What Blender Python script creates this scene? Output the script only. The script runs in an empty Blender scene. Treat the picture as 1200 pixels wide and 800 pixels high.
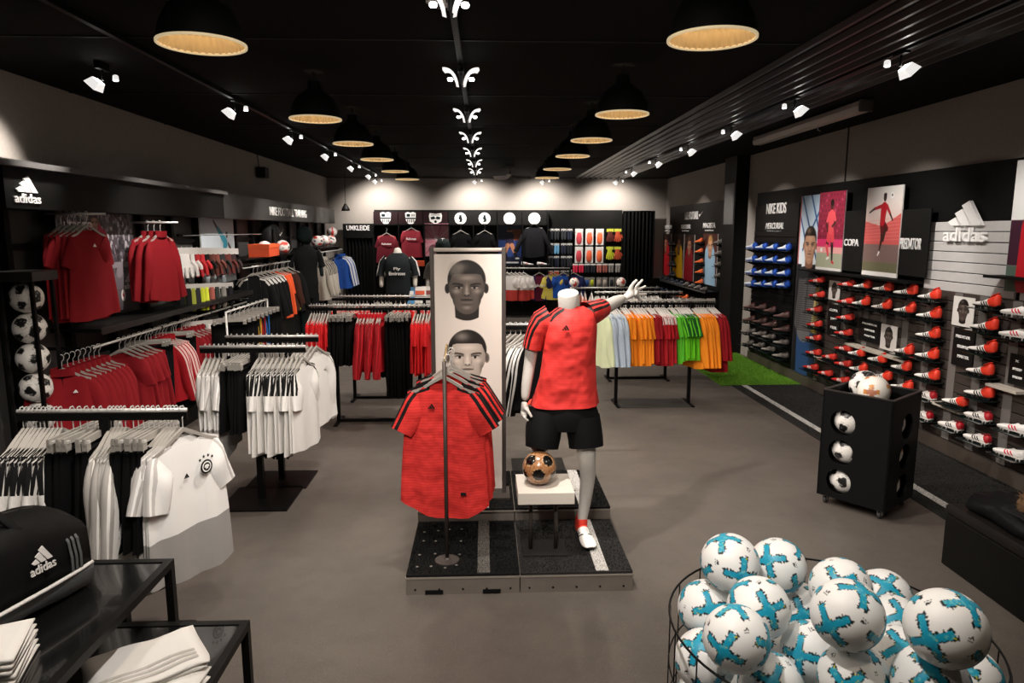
import bpy, bmesh, math, random
import numpy as np
from mathutils import Vector, Matrix
random.seed(11)
RNG = np.random.RandomState(5)
SC = bpy.context.scene
COLL = SC.collection
# ------------------------------------------------------------------ camera, world, exposure
FPX, CAMH = 820.0, 2.0
TH = math.atan(130 / FPX)
PS = math.atan(32 / FPX * math.cos(TH))
cam_d = bpy.data.cameras.new('camera')
cam_d.sensor_width = 36.0
cam_d.lens = FPX / 1200 * 36.0
cam_d.clip_start = 0.05
cam = bpy.data.objects.new('camera', cam_d)
COLL.objects.link(cam)
cam.location = (0, 0, CAMH)
cam.rotation_euler = (math.pi / 2 - TH, 0, -PS)
SC.camera = cam
W = bpy.data.worlds.new('world'); SC.world = W
W.use_nodes = True
W.node_tree.nodes['Background'].inputs[0].default_value = (0.9, 0.93, 1.0, 1)
W.node_tree.nodes['Background'].inputs[1].default_value = 0.004
SC.view_settings.view_transform = 'Standard'
SC.view_settings.look = 'None'
SC.view_settings.exposure = 0.55
SC.view_settings.gamma = 1.0
SC.view_settings.use_curve_mapping = False
SPOT_W, PEND_W = 100.0, 15.0

# ------------------------------------------------------------------ pixel helpers (photo 1200x800 -> metres)
R_ = np.array([math.cos(PS), -math.sin(PS), 0])
F_ = np.array([math.sin(PS) * math.cos(TH), math.cos(PS) * math.cos(TH), -math.sin(TH)])
U_ = np.cross(R_, F_)
C_ = np.array([0, 0, CAMH])
def ray(x, y): return R_ * (x - 600) / FPX + U_ * (400 - y) / FPX + F_
def G(x, y, z=0.0): d = ray(x, y); return Vector(C_ + d * ((z - CAMH) / d[2]))
def PX(x, y, X): d = ray(x, y); return Vector(C_ + d * (X / d[0]))
def PY(x, y, Y): d = ray(x, y); return Vector(C_ + d * (Y / d[1]))

# ------------------------------------------------------------------ scene helpers
def tag(o, label=None, cat=None, group=None, kind=None):
    if label: o['label'] = label
    if cat: o['category'] = cat
    if group: o['group'] = group
    if kind: o['kind'] = kind
    return o
def link(name, data, parent=None, loc=None, rot=None):
    o = bpy.data.objects.new(name, data); COLL.objects.link(o)
    if parent is not None: o.parent = parent
    if loc is not None: o.location = loc
    if rot is not None: o.rotation_euler = rot
    return o
def thing(name, label, cat, loc=(0, 0, 0), rotz=0.0, group=None):
    o = link(name, None, None, loc, (0, 0, rotz)); o.empty_display_size = 0.1
    return tag(o, label, cat, group)

def lin(c):
    return tuple(((v / 12.92) if v <= 0.04045 else ((v + 0.055) / 1.055) ** 2.4) for v in c)
def hx(s):
    s = s.lstrip('#'); return lin(tuple(int(s[i:i + 2], 16) / 255 for i in (0, 2, 4)))

MATS = {}
def mat(name, color, rough=0.6, metal=0.0, noise=0.0, nscale=40.0, bump=0.0, spec=0.5, emit=None, estr=0.0, alpha=None, coat=0.0):
    """plain surface with a little procedural colour noise and bump"""
    if name in MATS: return MATS[name]
    if isinstance(color, str): color = hx(color)
    if max(color) < .02 and rough > .2 and spec == .5: spec = .14   # deep matt blacks
    m = bpy.data.materials.new(name); m.use_nodes = True
    nt = m.node_tree; b = nt.nodes['Principled BSDF']
    b.inputs['Base Color'].default_value = (*color, 1)
    b.inputs['Roughness'].default_value = rough
    b.inputs['Metallic'].default_value = metal
    b.inputs['Specular IOR Level'].default_value = spec
    b.inputs['Coat Weight'].default_value = coat
    if emit is not None:
        b.inputs['Emission Color'].default_value = (*emit, 1); b.inputs['Emission Strength'].default_value = estr
    if noise > 0 or bump > 0:
        tc = nt.nodes.new('ShaderNodeTexCoord'); n = nt.nodes.new('ShaderNodeTexNoise')
        n.inputs['Scale'].default_value = nscale; n.inputs['Detail'].default_value = 3
        nt.links.new(tc.outputs['Object'], n.inputs['Vector'])
        if noise > 0:
            mr = nt.nodes.new('ShaderNodeMapRange')
            mr.inputs['From Min'].default_value = 0.3; mr.inputs['From Max'].default_value = 0.7
            mr.inputs['To Min'].default_value = 1 - noise; mr.inputs['To Max'].default_value = 1 + noise
            nt.links.new(n.outputs['Fac'], mr.inputs['Value'])
            mx = nt.nodes.new('ShaderNodeVectorMath'); mx.operation = 'SCALE'
            mx.inputs[0].default_value = color
            nt.links.new(mr.outputs[0], mx.inputs['Scale'])
            nt.links.new(mx.outputs[0], b.inputs['Base Color'])
        if bump > 0:
            bp = nt.nodes.new('ShaderNodeBump'); bp.inputs['Strength'].default_value = bump; bp.inputs['Distance'].default_value = 0.01
            nt.links.new(n.outputs['Fac'], bp.inputs['Height']); nt.links.new(bp.outputs[0], b.inputs['Normal'])
    MATS[name] = m
    return m
def math_node(nt, op, a, b=None, clamp=False):
    n = nt.nodes.new('ShaderNodeMath'); n.operation = op; n.use_clamp = clamp
    for i, v in enumerate((a, b)):
        if v is None: continue
        if isinstance(v, (int, float)): n.inputs[i].default_value = v
        else: nt.links.new(v, n.inputs[i])
    return n.outputs[0]
def mixc(nt, fac, a, b):
    n = nt.nodes.new('ShaderNodeMix'); n.data_type = 'RGBA'
    for i, v in ((0, fac), (6, a), (7, b)):
        if isinstance(v, (int, float)): n.inputs[i].default_value = v
        elif isinstance(v, tuple): n.inputs[i].default_value = (*v[:3], 1)
        else: nt.links.new(v, n.inputs[i])
    return n.outputs[2]
def attr_mat(name, rough=0.5, spec=0.4, bump=0.0, nscale=200, coat=0.0, gain=1.0):
    """colour comes from the point colour attribute 'Col' computed in this script"""
    if name in MATS: return MATS[name]
    m = bpy.data.materials.new(name); m.use_nodes = True; nt = m.node_tree; b = nt.nodes['Principled BSDF']
    a = nt.nodes.new('ShaderNodeAttribute'); a.attribute_name = 'Col'
    nt.links.new(a.outputs['Color'], b.inputs['Base Color'])
    b.inputs['Roughness'].default_value = rough; b.inputs['Specular IOR Level'].default_value = spec
    b.inputs['Coat Weight'].default_value = coat
    if bump:
        n = nt.nodes.new('ShaderNodeTexNoise'); n.inputs['Scale'].default_value = nscale
        tc = nt.nodes.new('ShaderNodeTexCoord'); nt.links.new(tc.outputs['Object'], n.inputs['Vector'])
        bp = nt.nodes.new('ShaderNodeBump'); bp.inputs['Strength'].default_value = bump; bp.inputs['Distance'].default_value = 0.004
        nt.links.new(n.outputs['Fac'], bp.inputs['Height']); nt.links.new(bp.outputs[0], b.inputs['Normal'])
    MATS[name] = m; return m

class MB:
    """mesh builder"""
    def __init__(s): s.v = []; s.f = []; s.m = []; s.attr = {}
    def add(s, vs, fs, mi=0):
        o = len(s.v); s.v.extend([tuple(p) for p in vs]); s.f.extend([tuple(i + o for i in f) for f in fs]); s.m.extend([mi] * len(fs)); return s
    def box(s, c, d, mi=0, rot=None, ch=0.0):
        x, y, z = d[0] / 2, d[1] / 2, d[2] / 2
        if ch <= 0:
            vs = [Vector((a * x, b * y, e * z)) for a in (-1, 1) for b in (-1, 1) for e in (-1, 1)]
            fs = [(0, 1, 3, 2), (4, 6, 7, 5), (0, 4, 5, 1), (2, 3, 7, 6), (0, 2, 6, 4), (1, 5, 7, 3)]
        else:
            bm = bmesh.new(); bmesh.ops.create_cube(bm, size=1.0)
            for v in bm.verts: v.co = Vector((v.co.x * d[0], v.co.y * d[1], v.co.z * d[2]))
            bmesh.ops.bevel(bm, geom=bm.edges[:], offset=ch, segments=2, affect='EDGES', profile=0.5)
            bm.verts.index_update(); vs = [v.co.copy() for v in bm.verts]; fs = [tuple(v.index for v in f.verts) for f in bm.faces]; bm.free()
        if rot is not None: vs = [rot @ v for v in vs]
        c = Vector(c); return s.add([v + c for v in vs], fs, mi)
    def b2(s, lo, hi, mi=0, ch=0.0):
        lo, hi = Vector(lo), Vector(hi); return s.box((lo + hi) / 2, [abs(k) for k in (hi - lo)], mi, None, ch)
    def tube(s, path, r, n=8, mi=0, cap=True, closed=False):
        P = [Vector(p) for p in path]; N = len(P); rs = r if isinstance(r, (list, tuple)) else [r] * N
        up = None; rings = []
        for i in range(N):
            if closed: t = P[(i + 1) % N] - P[i - 1]
            else: t = P[min(i + 1, N - 1)] - P[max(i - 1, 0)]
            t = t.normalized() if t.length > 1e-9 else Vector((0, 0, 1))
            if up is None:
                up = Vector((0, 0, 1)) if abs(t.z) < 0.9 else Vector((0, 1, 0))
            a = t.cross(up)
            if a.length < 1e-6: up = Vector((1, 0, 0)); a = t.cross(up)
            a.normalize(); b = a.cross(t).normalized(); up = b
            rr = rs[i]; ra, rb = (rr if isinstance(rr, (tuple, list)) else (rr, rr))
            rings.append([P[i] + a * (ra * math.cos(k * 2 * math.pi / n)) + b * (rb * math.sin(k * 2 * math.pi / n)) for k in range(n)])
        return s.loft(rings, mi, cap and not closed, closed)
    def loft(s, rings, mi=0, cap=True, closed=False):
        n = len(rings[0]); N = len(rings); vs = [p for r in rings for p in r]; fs = []
        for i in range(N if closed else N - 1):
            j = (i + 1) % N
            for k in range(n):
                k2 = (k + 1) % n; fs.append((i * n + k, i * n + k2, j * n + k2, j * n + k))
        if cap: fs.append(tuple(range(n))[::-1]); fs.append(tuple((N - 1) * n + k for k in range(n)))
        return s.add(vs, fs, mi)
    def lathe(s, prof, n=24, c=(0, 0, 0), mi=0, axis='z', cap=True):
        c = Vector(c); rings = []
        for r, h in prof:
            ring = []
            for k in range(n):
                a = k * 2 * math.pi / n; p = Vector((r * math.cos(a), r * math.sin(a), h))
                if axis == 'y': p = Vector((p.x, p.z, -p.y))
                if axis == 'x': p = Vector((p.z, p.y, -p.x))
                ring.append(p + c)
            rings.append(ring)
        return s.loft(rings, mi, cap)
    def prism(s, poly, axis, a0, a1, mi=0):
        """extrude 2-D polygon: axis 'x' -> poly in (y,z); 'y' -> (x,z); 'z' -> (x,y)"""
        def P(p, a): return {'x': (a, p[0], p[1]), 'y': (p[0], a, p[1]), 'z': (p[0], p[1], a)}[axis]
        return s.loft([[P(p, a0) for p in poly], [P(p, a1) for p in poly]], mi)
    def mesh(s, name, mats):
        me = bpy.data.meshes.new(name); me.from_pydata(s.v, [], s.f)
        for m in (mats if isinstance(mats, (list, tuple)) else [mats]): me.materials.append(m)
        me.polygons.foreach_set('material_index', s.m)
        return me
    def build(s, name, mats, parent=None, smooth=False, loc=None, rot=None, fix=True):
        me = s.mesh(name, mats)
        finish(me, smooth, fix)
        return link(name, me, parent, loc, rot)
def finish(me, smooth=False, fix=True):
    if fix:
        bm = bmesh.new(); bm.from_mesh(me); bmesh.ops.recalc_face_normals(bm, faces=bm.faces[:]); bm.to_mesh(me); bm.free()
    if smooth:
        me.polygons.foreach_set('use_smooth', [True] * len(me.polygons))
        if smooth == 'auto':
            try: me.set_sharp_from_angle(angle=math.radians(40))
            except Exception: pass
    me.update(); return me
def set_col(me, cols):
    a = me.color_attributes.new('Col', 'FLOAT_COLOR', 'POINT')
    c = np.ones((len(me.vertices), 4), np.float32); c[:, :3] = cols
    a.data.foreach_set('color', c.ravel())
def struct(o): o['kind'] = 'structure'; return o

# text as real lettering meshes
def text_mesh(txt, size=0.1, ext=0.004, bold=0.0, shear=0.0, squeeze=1.0, align='CENTER'):
    cu = bpy.data.curves.new('t', 'FONT'); cu.body = txt; cu.size = size; cu.extrude = ext; cu.offset = bold; cu.shear = shear
    cu.align_x = align; cu.align_y = 'CENTER'; cu.resolution_u = 3
    ob = bpy.data.objects.new('t', cu); COLL.objects.link(ob)
    bpy.context.view_layer.update()
    me = bpy.data.meshes.new_from_object(ob.evaluated_get(bpy.context.evaluated_depsgraph_get()))
    bpy.data.objects.remove(ob); bpy.data.curves.remove(cu)
    if squeeze != 1.0:
        for v in me.vertices: v.co.x *= squeeze
    return me
def text(txt, name, m, parent, loc, rot, size, ext=0.004, bold=0.0, shear=0.0, squeeze=1.0, fit=None, align='CENTER'):
    me = text_mesh(txt, size, ext, bold, shear, squeeze, align)
    if fit:  # fit width/height exactly
        xs = [v.co.x for v in me.vertices]; ys = [v.co.y for v in me.vertices]
        sx = fit[0] / (max(xs) - min(xs)); sy = (fit[1] / (max(ys) - min(ys))) if fit[1] else sx
        cx = (max(xs) + min(xs)) / 2; cy = (max(ys) + min(ys)) / 2
        for v in me.vertices: v.co.x = (v.co.x - cx) * sx; v.co.y = (v.co.y - cy) * sy
    me.materials.append(m); me.name = name
    return link(name, me, parent, loc, rot)
RW = (math.pi / 2, 0, -math.pi / 2)   # lettering on the right wall, read from inside the room
LW = (math.pi / 2, 0, math.pi / 2)    # on the left wall
BW = (math.pi / 2, 0, 0)              # on the back wall, facing the camera
def three_bar_mesh(h=1.0, d=0.01):
    """three slanted bars growing to the right, in local XY (height h, base at y=0)"""
    mb = MB()
    def bar(x0, w, top, cut):
        # parallelogram leaning left, with flat foot
        s = 0.577
        pts = [(x0, 0), (x0 + w, 0), (x0 + w - top * s, top), (x0 + w - top * s - w * 0.86, top - w * 0.50)]
        # clip the rising foot so that the left edge ends on the ground line
        x, y = pts[3]
        if y < 0: pts = pts[:3]
        mb.prism([(p[0] * h, p[1] * h) for p in pts], 'z', 0, d * 1.0)
    bar(0.10, 0.36, 0.34, 0); bar(0.56, 0.36, 0.68, 0); bar(1.02, 0.36, 1.0, 0)
    return mb
def brand_mark(name, m, parent, loc, rot, w, h, d=0.012, words=True):
    """bars over lower-case lettering, centred; w x h metres"""
    root = link(name, None, parent, loc, rot) if parent is None else None
    mb = three_bar_mesh(1.0, d)
    xs = [v[0] for v in mb.v]; mx0, mx1 = min(xs), max(xs)
    bh = h * (0.62 if words else 1.0); y0 = h * (0.38 if words else 0.0) - h / 2; bw = w * (0.80 if words else 1.0)
    mb.v = [((v[0] - (mx0 + mx1) / 2) / (mx1 - mx0) * bw, y0 + v[1] * bh, v[2]) for v in mb.v]
    o = mb.build('logo_bars', m, parent, False, loc, rot)
    if words:
        M = Matrix.Translation(Vector(loc)) @ Matrix.Rotation(rot[2], 4, 'Z') @ Matrix.Rotation(rot[1], 4, 'Y') @ Matrix.Rotation(rot[0], 4, 'X')
        p = M @ Vector((0, -h / 2 + h * 0.15, d / 2))
        text('adidas', 'logo_lettering', m, parent, p, rot, 0.2, d / 2, 0.002, fit=(w, h * 0.36))
    return o

# ------------------------------------------------------------------ base materials
M_BLACK = mat('black_paint', (0.0045, 0.0043, 0.004), 0.55, noise=0.15, nscale=6)
M_BLACKMET = mat('black_metal', (0.005, 0.005, 0.005), 0.4, 0.2)
M_CEIL = mat('black_ceiling', (0.0016, 0.0015, 0.0014), 0.9, noise=0.25, nscale=3)
M_WALL = mat('grey_plaster', hx('#948d86'), 0.85, noise=0.05, nscale=30, bump=0.08)
M_DARKP = mat('charcoal_panel', (0.0085, 0.0082, 0.008), 0.5, noise=0.12, nscale=5)
M_GREYP = mat('grey_panel', hx('#4e4c4b'), 0.55, noise=0.06, nscale=8)
M_WHITE = mat('white_letters', hx('#f2f0ee'), 0.4)
M_CHROME = mat('chrome', hx('#cfcdca'), 0.35, 0.35)
M_HANG = mat('grey_hanger_plastic', hx('#9b968f'), 0.45)
M_HANGW = mat('pale_hanger_plastic', hx('#d9d5d0'), 0.45)
M_GREYMET = mat('grey_metal', hx('#8c8884'), 0.4, 0.6)
M_BROWNMET = mat('brown_grey_metal', hx('#4a433f'), 0.45, 0.4)

# ------------------------------------------------------------------ room shell
XL, XR, YB, YF, ZC = -3.55, 4.2, 16.3, -1.2, 3.17
def floor_material():
    m = bpy.data.materials.new('polished_concrete'); m.use_nodes = True; nt = m.node_tree; b = nt.nodes['Principled BSDF']
    tc = nt.nodes.new('ShaderNodeTexCoord')
    def noise(sc, det=4, rough=0.6):
        n = nt.nodes.new('ShaderNodeTexNoise'); n.inputs['Scale'].default_value = sc; n.inputs['Detail'].default_value = det; n.inputs['Roughness'].default_value = rough
        nt.links.new(tc.outputs['Object'], n.inputs['Vector']); return n.outputs['Fac']
    big = noise(0.9, 5); mid = noise(7, 4); fine = noise(160, 2, 0.7); spk = noise(330, 1)
    def ramp(f, lo, hi):
        r = nt.nodes.new('ShaderNodeMapRange'); r.inputs['From Min'].default_value = lo; r.inputs['From Max'].default_value = hi; nt.links.new(f, r.inputs['Value']); return r.outputs[0]
    c = mixc(nt, ramp(big, 0.35, 0.65), hx('#46403b'), hx('#5a534c'))
    c = mixc(nt, math_node(nt, 'MULTIPLY', ramp(mid, 0.55, 0.75), 0.35), c, hx('#3f3a36'))
    c = mixc(nt, math_node(nt, 'MULTIPLY', ramp(fine, 0.35, 0.75), 0.45), c, hx('#6f6760'))
    c = mixc(nt, ramp(spk, 0.70, 0.73), c, hx('#b5aea4'))
    nt.links.new(c, b.inputs['Base Color'])
    rr = nt.nodes.new('ShaderNodeMapRange'); rr.inputs['To Min'].default_value = 0.34; rr.inputs['To Max'].default_value = 0.62
    nt.links.new(mid, rr.inputs['Value']); nt.links.new(rr.outputs[0], b.inputs['Roughness'])
    b.inputs['Specular IOR Level'].default_value = 0.45
    bp = nt.nodes.new('ShaderNodeBump'); bp.inputs['Strength'].default_value = 0.12; bp.inputs['Distance'].default_value = 0.004
    nt.links.new(fine, bp.inputs['Height']); nt.links.new(bp.outputs[0], b.inputs['Normal'])
    return m
struct(MB().b2((XL - .1, YF, -.1), (XR + .1, YB, 0)).build('floor', floor_material()))
struct(MB().b2((XL - .1, YF, ZC), (XR + .1, YB, ZC + .1)).build('ceiling', M_CEIL))
struct(MB().b2((XL - .1, YF, 0), (XL, YB, ZC)).build('wall_left', M_WALL))
struct(MB().b2((XR, YF, 0), (XR + .1, YB, ZC)).build('wall_right', M_WALL))
struct(MB().b2((XL - .1, YB, 0), (XR + .1, YB + .1, ZC)).build('wall_back', M_WALL))
struct(MB().b2((XL - .1, YF - .1, 0), (XR + .1, YF, ZC)).build('wall_front', M_BLACK))
# recessed vertical joint in the right wall
struct(MB().b2((XR - .004, PX(992, 190, XR).y - .015, 2.4), (XR + .001, PX(992, 190, XR).y + .015, ZC)).build('trim_1', M_BLACK))
# dark cross joints of the ceiling panels
for y in (4.6, 6.4, 8.2, 10.0, 11.8, 13.6):
    struct(MB().b2((XL, y - .012, ZC - .006), (2.0, y + .012, ZC + .001)).build('trim_2', M_BLACK))
# ribbed metal strips of the right half of the ceiling
m_rib = mat('dark_ceiling_rib', (0.02, 0.018, 0.017), 0.35, 0.5)
for k in range(10):
    x = 2.06 + k * .115
    struct(MB().prism([(x - .028, ZC), (x + .028, ZC), (x + .012, ZC - .03), (x - .012, ZC - .03)], 'y', 1.5, YB - .4).build('trim_3', m_rib))
# pillar against the right wall
py = G(856, 414).y
struct(MB().b2((3.99, py, 0), (XR, py + .55, ZC), 0).build('pillar', mat('pillar_paint', (0.007, 0.0068, 0.0066), 0.6)))
struct(MB().b2((3.984, py + .05, 2.1), (3.989, py + .5, 2.75)).build('trim_4', M_GREYP))

# ------------------------------------------------------------------ lamps
def spot(parent, loc, target, watt, size=1.2, blend=0.6, col=(1, .93, .86), rad=0.04):
    l = bpy.data.lights.new('spot', 'SPOT'); l.energy = watt; l.spot_size = size; l.spot_blend = blend; l.color = col; l.shadow_soft_size = rad
    o = link('spot_beam', l, parent); d = Vector(target) - Vector(loc)
    o.rotation_euler = d.to_track_quat('-Z', 'Y').to_euler(); o.location = Vector(loc) - (parent.location if parent else Vector())
    return o
m_refl = mat('lamp_reflector', hx('#f4f2ee'), 0.25, 0.2, emit=(1, .97, .93), estr=.55)
m_lens = mat('lamp_lens', (1, 1, 1), 0.3, emit=(1, .95, .88), estr=9)
def horn(side, aim):
    """curved reflector of a track spot: a flared gutter leaving the track sideways"""
    mb = MB(); n = 9; rings = []
    for i in range(n):
        t = i / (n - 1); a = t * 1.9
        c = Vector((side * (.015 + .10 * (1 - math.cos(a)) * .6 + .02 * t), 0, .09 * math.sin(a) - .06 + .02 * t)); w = .035 + .05 * t
        rings.append([c + Vector((0, -w, 0)), c + Vector((side * .012, -w * .5, .012 * t)), c + Vector((side * .016, w * .5, .012 * t)), c + Vector((0, w, 0))])
    vs = [p for r in rings for p in r]; fs = [(i * 4 + k, i * 4 + k + 1, i * 4 + k + 5, i * 4 + k + 4) for i in range(n - 1) for k in range(3)]
    mb.add(vs, fs); return mb
def lens_disc(c, r, mi=0):
    return MB().lathe([(0.0001, .004), (r * .7, .003), (r, 0), (r, -.006)], 14, c, mi)
def twin_track_spot(loc, targets, label, group, watt, gain=1.0):
    t = thing('track_spotlight', label, 'spotlight', loc, 0, group)
    MB().b2((-.02, -.09, .0), (.02, .09, .05), 0, .004).build('adapter', M_BLACKMET, t)
    MB().tube([(0, 0, .0), (0, 0, -.06)], .008).build('stem', M_BLACKMET, t)
    for s, tg in zip((-1, 1), targets):
        o = horn(s, tg).build('reflector', m_refl, t, True, (0, 0, -.02))
        md = o.modifiers.new('s', 'SOLIDIFY'); md.thickness = .003
        MB().lathe([(.001, .012), (.016, .010), (.02, 0), (.016, -.01), (.001, -.012)], 12, (s * .075, 0, -.035)).build('bulb', m_lens, t, True)
        spot(t, Vector(loc) + Vector((s * .12, 0, -.10)), tg, watt * (gain if s > 0 else 1), 1.35, .7)
    return t
GRP = 'ceiling track spotlights'
ORD = ['nearest', 'second', 'third', 'fourth', 'fifth', 'sixth', 'seventh', 'eighth', 'ninth', 'tenth', 'eleventh', 'twelfth', 'thirteenth', 'fourteenth']
def FAR(k): return 'nearest the far wall' if k == 0 else ORD[k] + ' from the far wall'
for i, y in enumerate((.9, 1.9, 3.5, 5.14, 6.79, 8.35, 9.9, 11.5, 13.1)):  # nearest couple of fixtures added out of view to brighten banner, tables and balls
    twin_track_spot((-.16, y, ZC - .09), {0: [(-.35, 4.6, 1.2), (.6, 4.2, 1.0)], 1: [(-1.6, 3.0, .7), (1.3, 2.6, .4)], 2: [(-1.5, 4.2, .3), (1.75, 5.1, .0)], 3: [(-1.5, 5.2, .6), (1.7, 5.6, .0)], 4: [(-1.4, 7.0, .6), (1.6, 6.6, .0)]}.get(i, [(-1.7, y + .3, .4), (1.5, y + .3, .4)]), 'twin spotlight with white horn reflectors on the middle track, ' + FAR(8 - i), GRP + ', middle row', SPOT_W * (.85 if i == 0 else 1), 1.9 if i in (2, 3) else 1)
def head_spot(loc, target, label, group, watt, two=True, size=1.5):
    """box-shaped floodlight head plus a small round companion"""
    t = thing('track_spotlight', label, 'spotlight', loc, 0, group)
    d = Vector(target) - Vector(loc); s = 1 if d.x > 0 else -1
    MB().b2((-.02, -.07, .0), (.02, .07, .05), 0, .004).build('adapter', M_BLACKMET, t)
    MB().tube([(0, 0, .0), (0, 0, -.07)], .008).build('stem', M_BLACKMET, t)
    rot = Matrix.Rotation(s * -.75, 3, 'Y')
    o = MB().loft([[rot @ Vector((s * .0 + a * .03, b * .04, 0)) for a, b in ((-1, -1), (1, -1), (1, 1), (-1, 1))], [rot @ Vector((a * .045, b * .06, -.06)) for a, b in ((-1, -1), (1, -1), (1, 1), (-1, 1))]], 0, False).build('reflector', m_refl, t, False, (s * .03, 0, -.07))
    md = o.modifiers.new('s', 'SOLIDIFY'); md.thickness = .004
    MB().box((0, 0, .0), (.055, .075, .006), 0, rot).build('lens', m_lens, t, False, (s * .03, 0, -.075))
    MB().lathe([(.008, .02), (.018, .014), (.021, -.02), (.017, -.02)], 14, (-s * .10, -.02, -.055)).build('companion_head', m_refl, t, True)
    MB().lathe([(.001, 0), (.015, 0), (.015, -.004)], 12, (-s * .10, -.02, -.073)).build('companion_lens', m_lens, t)
    spot(t, Vector(loc) + Vector((s * .09, 0, -.17)), target, watt, size, .75)
    if two: spot(t, Vector(loc) + Vector((-s * .12, -.02, -.10)), (loc[0] - s * 1.2, loc[1] - .4, 0), watt * .35, 1.5, .8)
    return t
for i, y in enumerate((2.6, 6.53, 8.41, 10.28, 12.2, 14.0)):
    head_spot((-2.2, y, ZC - .05), (XL + .35, y + .5, 1.1), 'white floodlight head facing the clothes wall, ' + FAR(5 - i), GRP + ', clothes wall row', SPOT_W)
for i, y in enumerate((3.0, 4.66, 6.23, 7.81, 9.47, 11.26, 13.1)):
    head_spot((2.7, y, ZC - .05), (XR - .1, y + .5, 1.45), 'white floodlight head facing the boot wall, ' + FAR(6 - i), GRP + ', boot wall row', SPOT_W * .95, True, 1.3)
head_spot((-2.7, 5.3, ZC - .05), (XL, 5.2, 2.35), 'white floodlight head washing the upper clothes wall above the ball tower', GRP + ', clothes wall row', SPOT_W * .8, True, 1.25)
for x in (-2.3, -.16, 1.3, 2.9):
    head_spot((x, 15.45, ZC - .05), (x, 16.3, 2.1), 'white floodlight head washing the far wall, above the ' + {-2.3: 'changing room', -.16: 'middle crests', 1.3: 'charcoal jacket', 2.9: 'clear bags and curtain'}[x], GRP + ', far wall row', SPOT_W * 1.0, False, 2.2)
for x in (-2.2, -.16, 2.7):
    tag(MB().b2((x - .018, 1.0, ZC - .035), (x + .018, 14.6, ZC), 0).build('ceiling_track', M_BLACKMET), {-2.2: 'black lighting track along the clothes wall side of the ceiling', -.16: 'black lighting track down the middle of the ceiling', 2.7: 'black lighting track along the boot wall side of the ceiling'}[x], 'track')
# pendant lamps with ribbed shades
m_shade_in = mat('cream_shade_inside', hx('#c4ae86'), 0.7)
m_bulb = mat('warm_bulb', (1, .8, .5), .3, emit=(1, .80, .55), estr=16)
def pendant(x, y, z, label, group):
    t = thing('pendant_lamp', label, 'lamp', (x, y, z), 0, group)
    r = .19; n = 72; prof_o = [(r, 0), (r * .93, .07), (r * .72, .15), (r * .34, .20), (.05, .22), (.045, .27)]
    rings = []
    for rr, h in prof_o[:4]:
        rings.append([Vector((math.cos(k * 2 * math.pi / n) * (rr - .004 - (.006 if k % 2 else 0)), math.sin(k * 2 * math.pi / n) * (rr - .004 - (.006 if k % 2 else 0)), h)) for k in range(n)])
    mb = MB(); mb.loft(rings, 0, False); mb.build('shade_inside', m_shade_in, t, False)
    MB().lathe([(a + .002, b) for a, b in prof_o], 36, cap=False).build('shade', M_BLACK, t, True)
    MB().lathe([(r - .008, .004), (r + .004, .004), (r + .004, -.006), (r - .008, -.006), (r - .008, .004)], 48, cap=False).build('rim', mat('cream_rim', hx('#e2cda2'), .4, emit=hx('#e8d2a8'), estr=.35), t, True)
    MB().lathe([(.001, -.07), (.03, -.055), (.036, -.03), (.02, 0), (.018, .02)], 14, (0, 0, .16)).build('bulb', m_bulb, t, True)
    MB().tube([(0, 0, .26), (0, 0, ZC - z)], .006).build('cord', M_BLACK, t)
    l = bpy.data.lights.new('pendant_light', 'SPOT'); l.energy = PEND_W; l.spot_size = 2.6; l.spot_blend = .4; l.color = (1, .84, .66); l.shadow_soft_size = .03
    link('pendant_beam', l, t, (0, 0, .03))
for i, y in enumerate((1.3, 3.38, 5.53, 7.06, 8.59, 10.28, 11.83)):  # row extended by an added, unseen lamp near the camera to light the front
    pendant(-1.27, y, 2.83, 'black pendant lamp with ribbed cream inside above the white racks, ' + FAR(6 - i), 'pendant lamps above the white racks')
for i, y in enumerate((1.2, 3.2, 5.23, 6.71, 8.12, 9.82, 11.42)):  # nearest lamp of this row likewise added out of view for foreground light
    pendant(1.0, y, 2.83, 'black pendant lamp with ribbed cream inside above the mannequin side, ' + FAR(6 - i), 'pendant lamps above the mannequin side')
c_ = G(515, -2, ZC); t = thing('smoke_detector', 'white round smoke detector on the black ceiling beside the middle track', 'detector', (c_.x, c_.y, ZC))
MB().lathe([(.07, 0), (.07, -.02), (.05, -.035)], 24).build('body', mat('detector_white', hx('#d8d4cf'), .5), t, 'auto'); MB().lathe([(.03, -.034), (.028, -.045), (.004, -.047)], 16).build('sensor_cap', M_GREYP, t, 'auto')
# unlit strip lamp by the right wall
a, b = PX(1015, 120, 3.4), PX(887, 163, 3.4)
t = thing('strip_lamp', 'long unlit grey fluorescent strip lamp under the ceiling above the boot wall', 'lamp', (3.4, a.y, 3.10))
MB().b2((-.05, 0, .0), (.05, b.y - a.y, .05), 0, .012).build('housing', mat('grey_lamp_housing', hx('#8a8178'), .5), t)
MB().loft([[(x, y, z) for x, z in ((-.06, 0), (.06, 0), (.045, -.05), (-.045, -.05))] for y in (.01, b.y - a.y - .01)]).build('diffuser', mat('grey_diffuser', hx('#a59b90'), .4), t)
MB().b2((-.065, -.015, -.055), (.065, .01, .055), 0, .01).build('end_cap', M_GREYP, t)
MB().tube([(0, .9, -.05), (.0, .9, -.09), (.03, .9, -.10)], .006).build('clip', M_GREYMET, t)
for yy in (.4, b.y - a.y - .4): MB().b2((-.02, yy - .02, .05), (.02, yy + .02, ZC - 3.10)).build('bracket', M_BLACKMET, t)

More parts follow.
